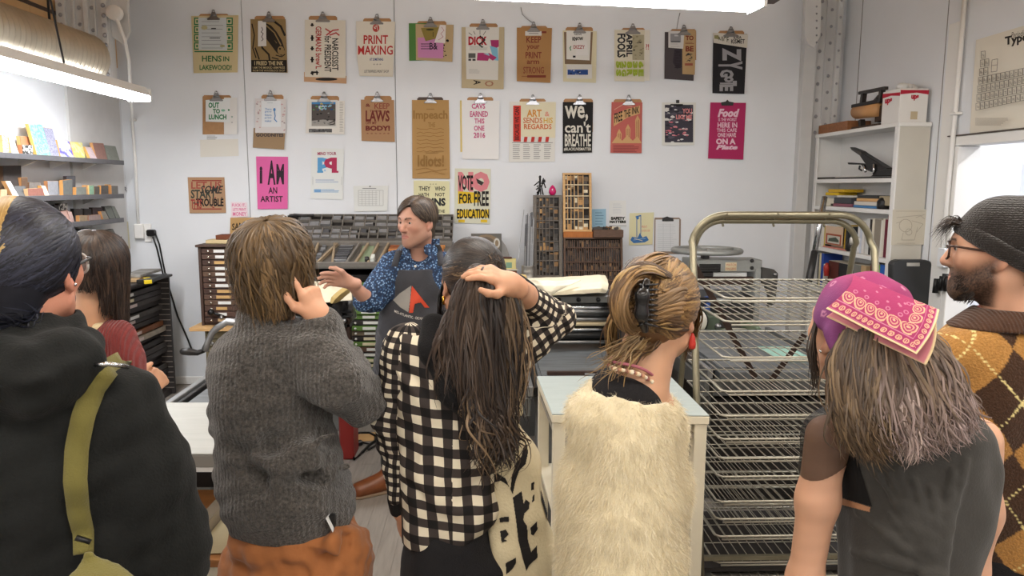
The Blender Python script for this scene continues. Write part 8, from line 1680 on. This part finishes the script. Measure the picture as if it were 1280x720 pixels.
# ------------------------------------------------------------------ person in the pink bandana
def bandana():
 Y=1.45;t=person('person in a pink paisley bandana and sleeveless charcoal top with long ash hair',(.83,1.48,0))
 H=Head(wy(1072,420,Y+.02),.22,-.12,.0,.97);q=lambda x,y,d:wy(x,y,Y+d)
 B=SDF();H.skull(B,q(1105,505,.0),nr=.052);B.loft([rp(740,1070,1205,.07,Y),rp(600,1075,1215,.075,Y),rp(540,1060,1220,.08,Y),rp(515,1075,1190,.06,Y)])
 B.chain([q(1034,545,0),q(1022,625,.0),q(1006,725,.01),q(990,830,.1)],[.043,.039,.034,.028],.03);B.chain([q(1222,550,0),q(1224,640,.0),q(1208,715,.0),q(1195,820,.1)],[.046,.040,.037,.028],.03)
 L=[B.mesh(.0042)]
 for x,s_ in((990,-1),(1195,1)):A=SDF();w=q(x,835,.1);hand(A,w,(0,.3,-1),(s_*.95,-.2,0),-s_,(.4,.45,.5,.55),.4,.92);L.append(A.mesh(.004))
 V,Q=join_nets(L);np_mesh('body',V,Q,M_SKIN,t,col=skin_col(V,H,'#d0a083',seed=5,flush='#c98068'))
 S=SDF();S.loft([rp(760,1062,1205,.11,Y),rp(718,1058,1206,.112,Y),rp(680,1058,1216,.115,Y),rp(640,1057,1228,.118,Y),rp(600,1056,1236,.115,Y),rp(560,1052,1238,.11,Y),rp(530,1055,1228,.10,Y),rp(510,1072,1200,.08,Y),rp(498,1086,1180,.065,Y)],n=2.4)
 B0=SDF();B0.p=list(S.p);F_=[]
 for x,y,op,r_ in((1082,570,'+',.008),(1102,575,'+',.009),(1122,590,'+',.009),(1142,600,'+',.009),(1164,610,'+',.008),(1190,590,'+',.009),(1206,575,'+',.008),(1072,640,'+',.008),(1066,690,'+',.008),(1110,640,'+',.007),(1180,640,'+',.007)):
  k_=np.linspace(0,1,6);P,h_,d=trace(B0,x+(1172-x)*k_,y+(712-y)*k_,Y-.4,Y+.1);F_.append((P[h_],r_,op))
 for P,r_,op in F_:S.chain(P+(NP((0,.0,0))if op=='+' else NP((0,-.004,0))),list(np.linspace(r_*.7,r_*1.6,len(P))),.008,op)
 S.el(q(1168,722,-.135),(.026,.02,.018),k=.012);S.disp.append(wob(61,9,.003))
 V,Q=S.mesh(.0045);m=cloth_mat('charcoal_jersey','#3b3936',.85,var=.12,scale=30,bump=.12,bscale=200,sheen=.12);np_mesh('top',V,Q,m,t)
 T_=[o for o in t.children][-1];decal(S,[[(1050,585),(1066,556),(1077,592),(1090,633),(1052,622)],[(1050,622),(1088,634),(1087,640),(1052,631)]],[flat('#161515',.9),flat('#a87a5a')],.8,Y-.4,Y+.1,'side_opening',T_,.0015,kind='stuff')
 C=SDF();C.chain([q(1066,520,.0),q(1036,545,.0),q(1026,585,.0)],[.046,.0475,.044],.03);C.half((.55,0,-1),.55*q(1020,600,0).x-q(1030,590,0).z,k=.004);V,Q=C.mesh(.0045)
 sm=mat('sheer_black','#1e1b1a',.6);sm.node_tree.nodes['Principled BSDF'].inputs['Alpha'].default_value=.55;np_mesh('sheer_sleeve',V,Q,sm,t)
 T=SDF();T.loft([rp(900,1058,1215,.12,Y),rp(760,1062,1206,.115,Y)]);cx=.83;legs(T,(cx-.075,Y,.85),(cx+.075,Y,.85),(cx-.09,Y+.03,.07),(cx+.09,Y+.03,.07),(.09,.065,.05));V,Q=T.mesh(.009);np_mesh('trousers',V,Q,MATS['black_trousers'],t)
 F=SDF();shoe(F,(cx-.09,Y-.04,0),(cx-.10,Y+.17,0));V1=F.mesh(.009);F=SDF();shoe(F,(cx+.09,Y-.04,0),(cx+.10,Y+.17,0));V,Q=join_nets([V1,F.mesh(.009)]);np_mesh('shoes',V,Q,M_BLACK,t)
 MB().ball(H.p(-.084,.002,-.030),.004,M_CHROME,8,5).build('ear_stud',t)
 c0=q(1095,450,.03);L_=('#4b3b2d','#3a2d23','#65523d','#7c674d','#544332');R_=('#5a4836','#6b5643','#4b3c2e','#7a6550','#8a735c');RT=('#8f7a74','#a08c88','#7d6a62','#b09a96','#6b5a50');parts=[]
 V,Q=cap(H,(.083,.100,.092),extra=lambda S_:S_.rc(H.p(0,-.05,0),H.p(0,-.07,-.09),.062,.05,.03),cut=((0,.9,.1),.03));parts.append((V,Q,np.tile(NP(lin('#3f3126')),(len(V),1))))
 GL=[[q(1058,416,-.06),q(1050,450,-.07),q(1050,500,-.10),q(1060,535,-.13),q(1072,560,-.14)],[q(1062,415,-.085),q(1056,455,-.10),q(1062,510,-.135),q(1080,545,-.15),q(1092,566,-.15)],[q(1085,415,-.11),q(1080,460,-.12),q(1078,520,-.15),q(1088,545,-.16),q(1100,562,-.155)],[q(1105,420,-.12),q(1102,470,-.135),q(1098,525,-.155),q(1106,552,-.16)]]
 parts.append(path_hair(GL,2300,.0024,L_,None,('#5e4a36','#7a6348','#4b3b2c'),71,.008,16,c0,wave=.010,grow=.4))
 GR=[[q(1108,420,-.12),q(1120,470,-.14),q(1128,520,-.155),q(1132,540,-.16),q(1142,556,-.16)],[q(1125,420,-.12),q(1146,470,-.145),q(1160,520,-.16),q(1162,538,-.16),q(1172,553,-.16)],[q(1140,415,-.11),q(1162,455,-.14),q(1178,495,-.155),q(1188,528,-.155),q(1192,543,-.15)],[q(1150,400,-.09),q(1172,435,-.12),q(1194,480,-.14),q(1208,515,-.13),q(1214,534,-.12)]]
 parts.append(path_hair(GR,2700,.0024,R_,None,RT,72,.0075,16,c0,wave=.012,grow=.3));parts.append(path_hair([GL[3],GR[0],GR[1]],600,.0024,L_+R_,None,RT,74,.012,16,c0,wave=.012))
 parts.append(path_hair([[q(1126,440,-.14),q(1140,480,-.155),q(1136,520,-.165),q(1146,556,-.17),q(1140,570,-.17)],[q(1108,470,-.14),q(1122,505,-.16),q(1136,545,-.172),q(1128,580,-.17)]],170,.0022,('#b8a49b','#a59089'),None,None,75,.006,16,c0,wave=.008))
 parts.append(path_hair([[q(1020,400,.03),q(1015,440,.0),q(1020,480,-.02),q(1016,505,-.02)],[q(1020,404,.03),q(1016,440,.0),q(1021,470,-.02)]],40,.0022,('#3a2d24','#2e241d'),None,None,73,.004,16,c0,wave=.004))
 add_hair(t,parts)
 S=SDF();S.el(H.p(0,-.012,.036),NP((.092,.112,.103))*H.s,H.R);nw=H.R@NP((0,.22,-1.0));S.half(nw,float(nw@H.p(0,.0,.012)),k=.01);S.rc(H.p(-.088,-.03,.02),H.p(-.088,-.06,-.02),.016,.012,.02);S.disp.append(wob(65,11,.003))
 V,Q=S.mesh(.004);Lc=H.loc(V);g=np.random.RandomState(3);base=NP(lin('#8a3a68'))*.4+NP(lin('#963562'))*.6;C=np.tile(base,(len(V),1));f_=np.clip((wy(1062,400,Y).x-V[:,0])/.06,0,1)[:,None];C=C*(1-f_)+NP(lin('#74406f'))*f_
 for k in range(46):
  d=g.randn(3);d/=np.linalg.norm(d);p=d*NP((.09,.11,.1));m_=np.abs(np.linalg.norm(Lc-p-NP((0,-.012,.036)),axis=1)-.006)<.0022;C[m_]=C[m_]*.5+NP(lin('#dfa0b8'))*.5
 bm=cloth_mat('bandana_cotton','#c8507f',.8,var=.05,scale=40,bump=.12,bscale=250,attr='col',sheen=.01);b=np_mesh('bandana',V,Q,bm,t,col=C)
 def flap(c,nu,nv,bulge,nm,prt):
  u=np.linspace(0,1,nu)[:,None,None];v=np.linspace(0,1,nv)[None,:,None];P=[NP(tuple(q(*p)))for p in c]
  G=(P[0]*(1-u)+P[1]*u)*(1-v)+(P[3]*(1-u)+P[2]*u)*v;nrm=NP((.25,-1,.45));G=G+nrm*bulge*np.sin(np.pi*np.clip(v*.85+.15,0,1))*(1-.6*u)+NP((0,-.006,.0))*np.sin(u*9)*(1-v)
  U,Vv=np.broadcast_arrays(u[...,0],v[...,0]);a=U*.185;e2=(1-U)*.185;d=Vv*.115;e=np.minimum(d,e2);s_=np.where(d<e2,a,d)
  C=np.tile(NP(lin('#98345f')),U.shape+(1,));pale=NP(lin('#cfa084'));pk=NP(lin('#bb7890'))
  def put(m,col,k=1.0):C[m]=C[m]*(1-k)+col*k
  if prt:
   p=(s_/.0135)%1-.5;put((e>.006)&(e<.020)&(np.abs(np.hypot(p*.0135,(e-.013))-.0042)<.0011)&(p>-.36),pale);put((e>.0105)&(e<.0145)&(np.abs(p)<.09),pale)
   put(np.abs(e-.0225)<.0009,pk);put(np.abs(e-.0045)<.0006,pk)
   pp=((s_/.026)%1-.5)*.026;ee=e-.040;ty=pp*.8+ee*.25;r1=np.hypot(ty,ee*(1+.3*np.sign(ee)));put((e>.0245)&(e<.062)&(np.abs(r1-.0100)<.0013),pale);put((e>.0245)&(e<.06)&(np.abs(r1-.0055)<.0010),pale,.8);put((e>.0245)&(r1<.0022),pale);put((e>.05)&(e<.066)&(np.abs(np.hypot(pp-.004,e-.057)-.004)<.0011),pk,.8)
   for k in range(9):cu,cv=g.rand()*.6+.15,g.rand()*.35+.6;put(np.hypot((U-cu)*.185,(Vv-cv)*.115)<.003,pk,.8)
  else:C[:]=NP(lin('#c47a84'))
  put(e<.0032,NP(lin('#dcc498')))
  mb=MB().grid(G[:,::-1],bm,True,C[:,::-1]);o=mb.build(nm,b);sd=o.modifiers.new('s','SOLIDIFY');sd.thickness=.0025;return o
 flap([(1026,388,-.045),(1141,443,-.215),(1174,387,-.19),(1066,343,-.01)],190,120,.03,'flap',True)
 flap([(1027,398,-.035),(1153,457,-.20),(1170,402,-.18),(1075,352,-.01)],60,30,.028,'under_flap',False)
 flap([(1056,398,-.072),(1060,430,-.075),(1072,404,-.09),(1064,390,-.085)],20,12,.006,'folded_corner',False)
bandana()
# ------------------------------------------------------------------ man in the beanie and argyle sweater
def beanie():
 Y=1.78;ox=wy(1300,500,Y).x;t=person('bearded man in a dark beanie and brown and gold argyle sweater, looking left',(ox,Y+.03,0))
 H=Head(wy(1246,319,Y+.02),.95,-.04,0,1.0);q=lambda x,y,d:wy(x,y,Y+d)
 B=SDF();H.skull(B,q(1268,392,.0),nr=.062,male=True,jaw=1.05);B.loft([rp(700,1240,1360,.06,Y),rp(420,1235,1365,.07,Y),rp(396,1238,1340,.065,Y)]);L=[B.mesh(.0034)]
 for x,s_ in((1188,-1),(1412,1)):A=SDF();w=q(x,705,.05);hand(A,w,(0,.2,-1),(s_*.95,-.2,0),-s_,(.4,.45,.5,.55),.4,1.05);L.append(A.mesh(.005))
 V,Q=join_nets(L);np_mesh('body',V,Q,M_SKIN,t,col=skin_col(V,H,'#d0a084','#a8685c',brow='#2a1f19',beard=('#2e231d',.92,-.034),seed=6,flush='#c97f66'))
 H.eyes(t,'#3a2a1c');S=SDF()
 S.loft([rp(688,1192,1408,.13,Y),rp(640,1186,1414,.145,Y),rp(560,1180,1420,.15,Y),rp(480,1174,1424,.145,Y),rp(440,1178,1420,.13,Y),rp(415,1192,1400,.11,Y),rp(398,1212,1372,.09,Y)],n=2.4)
 for s_ in(-1,1):S.chain([q(1300+s_*106,448,0),q(1300+s_*118,560,.02),q(1300+s_*112,690,.05)],[.072,.058,.045],.04)
 S.disp.append(wob(81,6,.005));V,Q=S.mesh(.0042);N_=normals(V,Q)
 u=(V[:,0]-q(1232,500,0).x+.25*(V[:,1]-(Y-.15)))/.165;v=(V[:,2]-q(1232,425,0).z)/.25;C=np.where(((np.floor(u+v)+np.floor(u-v))%2==0)[:,None],NP(lin('#ab7c42')),NP(lin('#412c1e')))
 for w in(u+v,u-v):
  m=(np.abs((w%1)-.5)<.016)&(((V[:,2]/.0085)%1)<.62);C[m]=NP(lin('#e0cf8e'))
 C=C*(.88+.24*np.random.RandomState(1).rand(len(V),1));np_mesh('sweater',V,Q,cloth_mat('argyle_knit','#b9843f',.95,var=.15,scale=200,bump=.6,bscale=190,attr='col'),t,col=C)
 K=SDF();K.loft([rp(408,1186,1400,.115,Y),rp(396,1204,1385,.105,Y),rp(384,1222,1368,.09,Y+.005)],n=2.1);K.loft([rp(412,1228,1360,.08,Y+.01),rp(370,1222,1366,.088,Y+.02)],n=2,k=.008,op='-');V,Q=K.mesh(.004)
 np_mesh('collar',V,Q,cloth_mat('collar_rib','#4a3224',.95,var=.15,bump=.4,rib=('X',40,.5)),t)
 K=SDF();K.loft([rp(400,1222,1366,.085,Y+.01),rp(384,1228,1358,.080,Y+.012),rp(374,1234,1350,.072,Y+.016)],n=2.1);K.loft([rp(402,1240,1350,.07,Y+.012),rp(362,1236,1350,.074,Y+.02)],n=2,k=.006,op='-');K.half((-.35,0,1),-.35*q(1240,384,0).x+q(1240,385,0).z,k=.005);V,Q=K.mesh(.004);np_mesh('tee_collar',V,Q,cloth_mat('pink_tee','#d9736c',.85),t)
 T=SDF();T.loft([rp(790,1200,1400,.13,Y),rp(680,1200,1400,.125,Y)]);legs(T,(ox-.09,Y,.85),(ox+.09,Y,.85),(ox-.11,Y+.03,.08),(ox+.11,Y+.03,.08),(.1,.075,.06));V,Q=T.mesh(.009);np_mesh('trousers',V,Q,MATS['black_trousers'],t)
 F=SDF();shoe(F,(ox-.11,Y-.04,0),(ox-.12,Y+.2,0));V1=F.mesh(.009);F=SDF();shoe(F,(ox+.11,Y-.04,0),(ox+.12,Y+.2,0));V,Q=join_nets([V1,F.mesh(.009)]);np_mesh('shoes',V,Q,M_BLACK,t)
 bm=cloth_mat('beanie_knit','#241f1c',.95,var=.2,scale=150,bump=.6,bscale=220,sheen=.3,rib=('Z',60,.3,2.0));e=lambda S_,c,r,k=.02:S_.el(H.p(*c),NP(r)*H.s,H.R,k)
 S=SDF();e(S,(0,-.02,.045),(.094,.122,.100));e(S,(0,-.095,.070),(.078,.085,.072),.06);n1=H.R@NP((0,.52,-1.0));S.half(n1,float(n1@H.p(0,.09,.058)),k=.012);S.disp.append(wob(83,9,.003));V,Q=S.mesh(.0045);bo=np_mesh('beanie',V,Q,bm,t)
 S=SDF();e(S,(0,-.022,.035),(.101,.127,.108));S.half(n1,float(n1@H.p(0,.095,.048)),k=.014);n2=-n1;S.half(n2,float(n2@H.p(0,.095,.096)),k=.014);V,Q=S.mesh(.0045);np_mesh('cuff',V,Q,bm,bo)
 gm=mat('tortoise','#3a241a',.25,var=.5,scale=60);gl=thing('glasses','dark tortoise glasses worn by the bearded man','glasses',tuple(H.p(0,.1,.01)))
 for s_ in(-1,1):
  pts=[H.p(s_*.034+.027*math.copysign(abs(math.cos(a))**.6,math.cos(a)),.106-.006*abs(math.cos(a)),.006+.022*math.copysign(abs(math.sin(a))**.6,math.sin(a)))for a in np.linspace(0,6.2832,25)]
  MB().tube(pts,.0028,6,gm).build('rim',gl);gg=mat('lens_glass','#e8eef0',.05,spec=.5);gg.node_tree.nodes['Principled BSDF'].inputs['Alpha'].default_value=.18;MB().poly(pts[:-1],gg).build('lens',gl);MB().tube([H.p(s_*.061,.100,.018),H.p(s_*.074,.085,.019),H.p(s_*.084,.0,.012),H.p(s_*.084,-.02,-.005)],.003,6,gm).build('temple',gl)
 MB().tube([H.p(-.009,.106,.010),H.p(0,.109,.014),H.p(.009,.106,.010)],.0028,6,gm).build('bridge',gl)
 g=np.random.RandomState(4);hx=('#2a201a','#1f1814','#3a2c22');parts=[]
 for k in range(8):s_=-.05+.012*k;parts.append(path_hair([[H.p(s_,.085,.075),H.p(s_-.004,.108,.068+.01*g.rand()),H.p(s_-.01,.125+.02*g.rand(),.052-.03*g.rand())]],16,.0022,hx,None,None,90+k,.006,12,H.c,wave=.002,fan=1.4))
 parts.append(path_hair([[H.p(-.074,-.07,-.01),H.p(-.066,-.085,-.05),H.p(-.05,-.085,-.075)]],60,.002,hx,None,None,98,.008,10,H.c,wave=.002))
 Vb=V0=None;r=np.random.RandomState(6);K_=900;ph=r.uniform(-.75,.75,K_);zz=r.uniform(-.115,-.045,K_);xs=np.sin(ph*1.5)*.062;ys=.086*np.cos(ph*1.35)-.012*(zz<-.085);keep=~((np.abs(zz+.06)<.012)&(np.abs(xs)<.03));xs,ys,zz=xs[keep],ys[keep],zz[keep];A=np.stack([xs*1.0,ys,zz],1);D_=np.stack([xs*.4,ys*.25+.01,np.full(len(xs),-.04)],1);D_/=np.linalg.norm(D_,axis=1)[:,None];tt=np.linspace(0,1,4)[None,:,None];Cc=A[:,None]*1.0+D_[:,None]*.012*tt;parts.append(strand_mesh(H.W(Cc),np.tile(D_[:,None]@H.R.T,(1,4,1))+.3,.0011*np.ones(len(xs)),NP((1,.9,.6,.2)),.5,hair_cols(len(xs),hx,None,6)))
 add_hair(t,parts)
beanie()
# ------------------------------------------------------------------ person in the maroon cardigan at the left, behind the hoodie
def maroon():
 Y=2.3;cx=wy(120,480,Y).x;t=person('person with long straight dark brown hair in a maroon ribbed cardigan',(cx,Y+.03,0));q=lambda x,y,d:wy(x,y,Y+d)
 H=Head(q(123,338,.03),.22,-.08,.05,.97);B=SDF();H.skull(B,q(116,405,0),nr=.05);B.loft([rp(600,85,150,.07,Y),rp(440,84,152,.08,Y),rp(412,96,145,.06,Y)]);L=[B.mesh(.005)]
 A=SDF();w=q(184,488,.10);hand(A,w,(.25,.5,.35),(.7,-.7,.1),-1,(1.2,1.3,1.35,1.4),.8,.86,.02);A.rc(w,q(172,494,.04),.027,.034,.02);L.append(A.mesh(.0032));V,Q=join_nets(L);np_mesh('body',V,Q,M_SKIN,t,col=skin_col(V,H,'#d3a07e',seed=8,flush='#cc8468'))
 S=SDF();S.loft([rp(600,80,156,.10,Y),rp(500,80,158,.105,Y),rp(440,80,156,.10,Y),rp(415,92,144,.085,Y),rp(402,108,134,.05,Y-.02)],n=2.3);S.loft([rp(425,96,112,.03,Y-.1),rp(395,90,112,.05,Y-.06)],n=2,k=.01,op='-');V,Q=S.mesh(.006);np_mesh('tank_top',V,Q,cloth_mat('cream_jersey','#dcc9a0',.85),t)
 S=SDF();S.chain([q(143,424,-.02),q(150,455,-.02),q(160,495,.0),q(172,492,.05)],[.066,.066,.058,.042],.03);S.chain([q(90,428,-.0),q(84,470,.0),q(84,540,.03)],[.066,.06,.05],.03);S.loft([rp(640,72,166,.12,Y),rp(540,74,164,.12,Y),rp(470,76,160,.115,Y),rp(445,92,150,.10,Y)],n=2.3);S.disp.append(wob(91,9,.004));V,Q=S.mesh(.006)
 np_mesh('cardigan',V,Q,cloth_mat('maroon_rib','#7d3634',.9,var=.12,bump=.2,rib=('X',36,.8,.8)),t)
 T=SDF();z=wy(100,620,Y).z;T.loft([(z-.25,cx,Y,.15,.12),(z+.05,cx,Y,.15,.115)]);legs(T,(cx-.07,Y,.82),(cx+.07,Y,.82),(cx-.08,Y+.03,.07),(cx+.08,Y+.03,.07),(.09,.065,.05));V,Q=T.mesh(.01);np_mesh('trousers',V,Q,MATS['black_trousers'],t);F=SDF();shoe(F,(cx-.08,Y-.04,0),(cx-.09,Y+.17,0));V1=F.mesh(.01);F=SDF();shoe(F,(cx+.08,Y-.04,0),(cx+.09,Y+.17,0));V,Q=join_nets([V1,F.mesh(.01)]);np_mesh('shoes',V,Q,M_BLACK,t)
 hx=('#2e221c','#3a2b23','#251b17','#47362b');V,Q=cap(H,(.086,.106,.097),cut=((0,1,0),.06));parts=[(V,Q,np.tile(NP(lin('#2b201a')),(len(V),1)))]
 parts.append(crown_hair(H,2200,lambda p,k:(.17+.05*k)if 0<p<2.3 else(.12+.03*k if p<2.8 else.035+.03*k),(.089,.108,.10),w=.0036,hexes=hx,seed=92,swirl=.1,tuck=.1,lay=.04,wave=.003,thmax=1.5,phr=(.95,5.33)));add_hair(t,parts)
maroon()
# ------------------------------------------------------------------ person in the black hoodie with the olive bag
def hoodie():
 Y=1.37;cx=wy(45,560,Y).x;t=person('person in a black hoodie with dark navy hair, blond streak and clear glasses',(cx,Y+.02,0));q=lambda x,y,d:wy(x,y,Y+d)
 H=Head(q(32,341,.02),.02,-.02,.0,1.0);B=SDF();H.skull(B,q(14,440,.0),nr=.056);B.loft([rp(720,-60,120,.06,Y),rp(480,-70,110,.07,Y),rp(450,-40,85,.06,Y)]);L=[B.mesh(.0036)]
 for x,s_ in((-150,-1),(250,1)):A=SDF();w=q(x,800,.12);hand(A,w,(0,.5,-1),(s_*.95,-.2,0),-s_,(.4,.45,.5,.55),.4,1.0);L.append(A.mesh(.006))
 V,Q=join_nets(L);np_mesh('body',V,Q,M_SKIN,t,col=skin_col(V,H,'#cf9077',seed=9,flush='#c9705c'))
 S=SDF();S.loft([rp(900,-140,205,.16,Y),rp(720,-135,200,.17,Y),rp(620,-130,190,.165,Y),rp(540,-125,180,.155,Y),rp(495,-115,165,.135,Y),rp(465,-80,130,.11,Y),rp(445,-50,100,.09,Y)],n=2.4)
 for s_ in(-1,1):S.chain([q(26+s_*118,512,.0),q(26+s_*160,600,.0),q(26+s_*184,700,.02),q(26+s_*200,795,.1)],[.085,.075,.065,.05],.05)
 S.chain([q(-62,415,.03),q(-52,445,-.05),q(-10,470,-.12),q(40,472,-.125),q(84,455,-.08),q(104,428,.0)],[.05,.056,.058,.056,.05,.04],.03);S.loft([rp(470,-50,110,.11,Y),rp(430,-45,108,.105,Y+.005),rp(398,-38,100,.095,Y+.015),rp(380,-30,86,.08,Y+.03)],n=2,k=.02)
 S.loft([rp(440,-30,78,.075,Y+.01),rp(370,-30,86,.09,Y+.03)],n=2,k=.01,op='-');S.chain([q(-30,440,-.17),q(30,455,-.19),q(92,436,-.12)],[.012,.014,.01],.03,'-');S.chain([q(-40,505,-.19),q(20,512,-.20),q(80,488,-.17)],[.014,.016,.012],.04,'-');S.chain([q(40,440,-.185),q(90,470,-.15)],[.010,.008],.03,'-')
 for a,b in(((150,560),(118,640)),((60,620),(100,650)),((180,620),(150,690)),((20,560),(80,600))):S.chain([q(*a,-.19),q(*b,-.20)],[.02,.012],.06,'-')
 S.disp.append(wob(95,6,.006));S.disp.append(wob(96,14,.0025));V,Q=S.mesh(.0055);np_mesh('hoodie',V,Q,cloth_mat('black_fleece','#191a19',.95,var=.12,scale=100,bump=.25,bscale=200,sheen=.04),t)
 T=SDF();T.loft([(.72,cx,Y,.19,.14),(.95,cx,Y,.19,.14)]);legs(T,(cx-.09,Y,.8),(cx+.09,Y,.8),(cx-.11,Y+.03,.08),(cx+.11,Y+.03,.08),(.1,.075,.06));V,Q=T.mesh(.01);np_mesh('trousers',V,Q,MATS['black_trousers'],t);F=SDF();shoe(F,(cx-.11,Y-.04,0),(cx-.12,Y+.19,0));V1=F.mesh(.01);F=SDF();shoe(F,(cx+.11,Y-.04,0),(cx+.12,Y+.19,0));V,Q=join_nets([V1,F.mesh(.01)]);np_mesh('shoes',V,Q,M_BLACK,t)
 MB().ball(H.p(.086,.0,-.022),.0035,M_CHROME,8,5).build('ear_stud',t);gm=mat('clear_frame','#a9a8a4',.15,spec=.6);gl=thing('glasses','pale clear framed glasses worn by the person in the black hoodie','glasses',tuple(H.p(0,.1,.01)))
 for s_ in(-1,1):
  pts=[H.p(s_*.034+.027*math.copysign(abs(math.cos(a))**.7,math.cos(a)),.108-.006*abs(math.cos(a)),.004+.021*math.copysign(abs(math.sin(a))**.7,math.sin(a)))for a in np.linspace(0,6.2832,25)];MB().tube(pts,.0026,6,gm).build('rim',gl);MB().poly(pts[:-1],MATS['lens_glass']).build('lens',gl);MB().tube([H.p(s_*.062,.102,.016),H.p(s_*.076,.085,.017),H.p(s_*.084,.0,.010),H.p(s_*.083,-.02,-.008)],.0026,6,M_DSTEEL).build('temple',gl)
 nv=('#23242e','#2b2d3a','#1b1b22','#363847');bl=('#b08f57','#9a7a45','#c4a468');tie=(-.045,-.120,-.022);parts=[];V,Q=cap(H,(.085,.104,.096),extra=lambda S_:S_.rc(H.p(0,-.05,0),H.p(0,-.055,-.06),.064,.05,.03),cut=((0,.92,-.1),.05));parts.append((V,Q,np.tile(NP(lin('#1f2028')),(len(V),1))))
 ok=lambda x,y,z:y<.80-.25*(z<.3)and z>-.78 and not(abs(x)>.80 and z<-.05 and y>-.25);stk=lambda x,y,z:z>.05 and(-.85*x-.53*y>.14 or(y>.1 and-.75<x<-.12))
 parts.append(pull_hair(H,tie,3000,lambda x,y,z:ok(x,y,z)and not stk(x,y,z),(.088,.108,.100),w=.0032,hexes=nv,seed=101,lay=.035,lift=.02,spread=.016,jit=.05));parts.append(pull_hair(H,tie,500,lambda x,y,z:ok(x,y,z)and stk(x,y,z),(.0885,.109,.101),w=.0042,hexes=bl,seed=102,lay=.04,lift=.02,spread=.016,jit=.05))
 g=np.random.RandomState(5);u=g.rand(500,1);parts.append(flow_hair(H,np.hstack([-.34+.30*u,.25-.2*g.rand(500,1),1+0*u]),np.hstack([.0+.22*u,-.96+0*u,.02+.1*g.rand(500,1)]),(.0885,.109,.101),w=.0036,hexes=bl,seed=105,base=1.035,lay=.02,jit=.04))
 b0=H.p(-.055,-.145,-.03);V,Q=(lambda S_:S_.mesh(.005))(SDF().el(b0,(.05,.045,.042)));parts.append((V,Q,np.tile(NP(lin('#1f2028')),(len(V),1))));g=np.random.RandomState(7);a=g.rand(260)*6.28;tt=np.linspace(0,4.5,18);ax=g.randn(260,3);ax/=np.linalg.norm(ax,axis=1)[:,None];e1=np.cross(ax,(0,0,1.0));e1/=np.linalg.norm(e1,axis=1)[:,None];e2=np.cross(ax,e1);Cc=e1[:,None]*np.cos(tt)[None,:,None]+e2[:,None]*np.sin(tt)[None,:,None];P=b0+Cc*NP((.054,.049,.046));parts.append(strand_mesh(P,Cc,.004*np.ones(260),tp(18,tip=.4),.4,hair_cols(260,nv,None,8)))
 parts.append(path_hair([[H.p(.055,-.06,-.06),H.p(.05,-.085,-.075),H.p(.03,-.10,-.07)],[H.p(.02,-.09,-.085),H.p(.0,-.11,-.07),H.p(-.02,-.12,-.05)]],60,.0022,nv,None,None,103,.008,12,H.c,wave=.004));add_hair(t,parts)
 b=thing('shoulder_bag','olive canvas bag hanging from a wide strap over the black hoodie','bag',tuple(q(115,760,-.24)));om=cloth_mat('olive_webbing','#676030',.8,var=.08,scale=30,bump=.25,bscale=300)
 cl=[(163,449),(150,452),(134,462),(118,484),(104,520),(96,560),(94,600),(98,640),(105,668),(109,688)];cl=[tuple(np.interp(v,np.arange(len(cl)),[c[k]for c in cl])for k in(0,1))for v in np.linspace(0,len(cl)-1,40)]
 Pc,h_,d=trace(S,[c[0]for c in cl],[c[1]for c in cl],Y-.5,Y+.3);nz=np.maximum.accumulate(np.where(h_,np.arange(40),0));nz[:np.argmax(h_)]=np.argmax(h_);Pc=Pc[nz]+NP((0,0,0));Pc=Pc+np.arange(40)[:,None]*NP((0,0,-1e-5));Pc[-6:]=Pc[-6:]+NP((0,-.012,0))[None]*np.linspace(0,1,6)[:,None];Tn=np.gradient(Pc,axis=0);s_=np.cross(Tn,d);s_/=np.linalg.norm(s_,axis=1)[:,None];w=(.0185*np.interp(np.arange(40),[0,25,39],[1,.95,.8]))[:,None];C=Pc-d*.006
 o=MB().grid(np.stack([C-s_*w,C-d*.002,C+s_*w],1),om).build('strap',b);sd=o.modifiers.new('s','SOLIDIFY');sd.thickness=.004
 MB().tube([q(118,456,-.11),q(135,455,-.11),q(152,457,-.085),q(160,459,-.06)],.004,6,M_CHROME).build('slide',b);a_,h2,d2=trace(S,[95,113],[672,678],Y-.5,Y+.3);MB().tube([a_[0]-d2[0]*.014,a_[1]-d2[1]*.014],.005,6,M_BLACK).build('buckle',b)
 k_=lambda y,x,a,c,dy:(q(x,y,dy).z,q(x,y,dy).x,Y+dy,a,c);K=SDF();K.loft([k_(900,122,.12,.035,-.26),k_(770,128,.10,.04,-.26),k_(722,120,.044,.03,-.255),k_(704,113,.022,.016,-.23),k_(686,109,.012,.008,-.225)],n=2.6);K.disp.append(wob(97,9,.003));V,Q=K.mesh(.005);np_mesh('bag_body',V,Q,om,b)
hoodie()
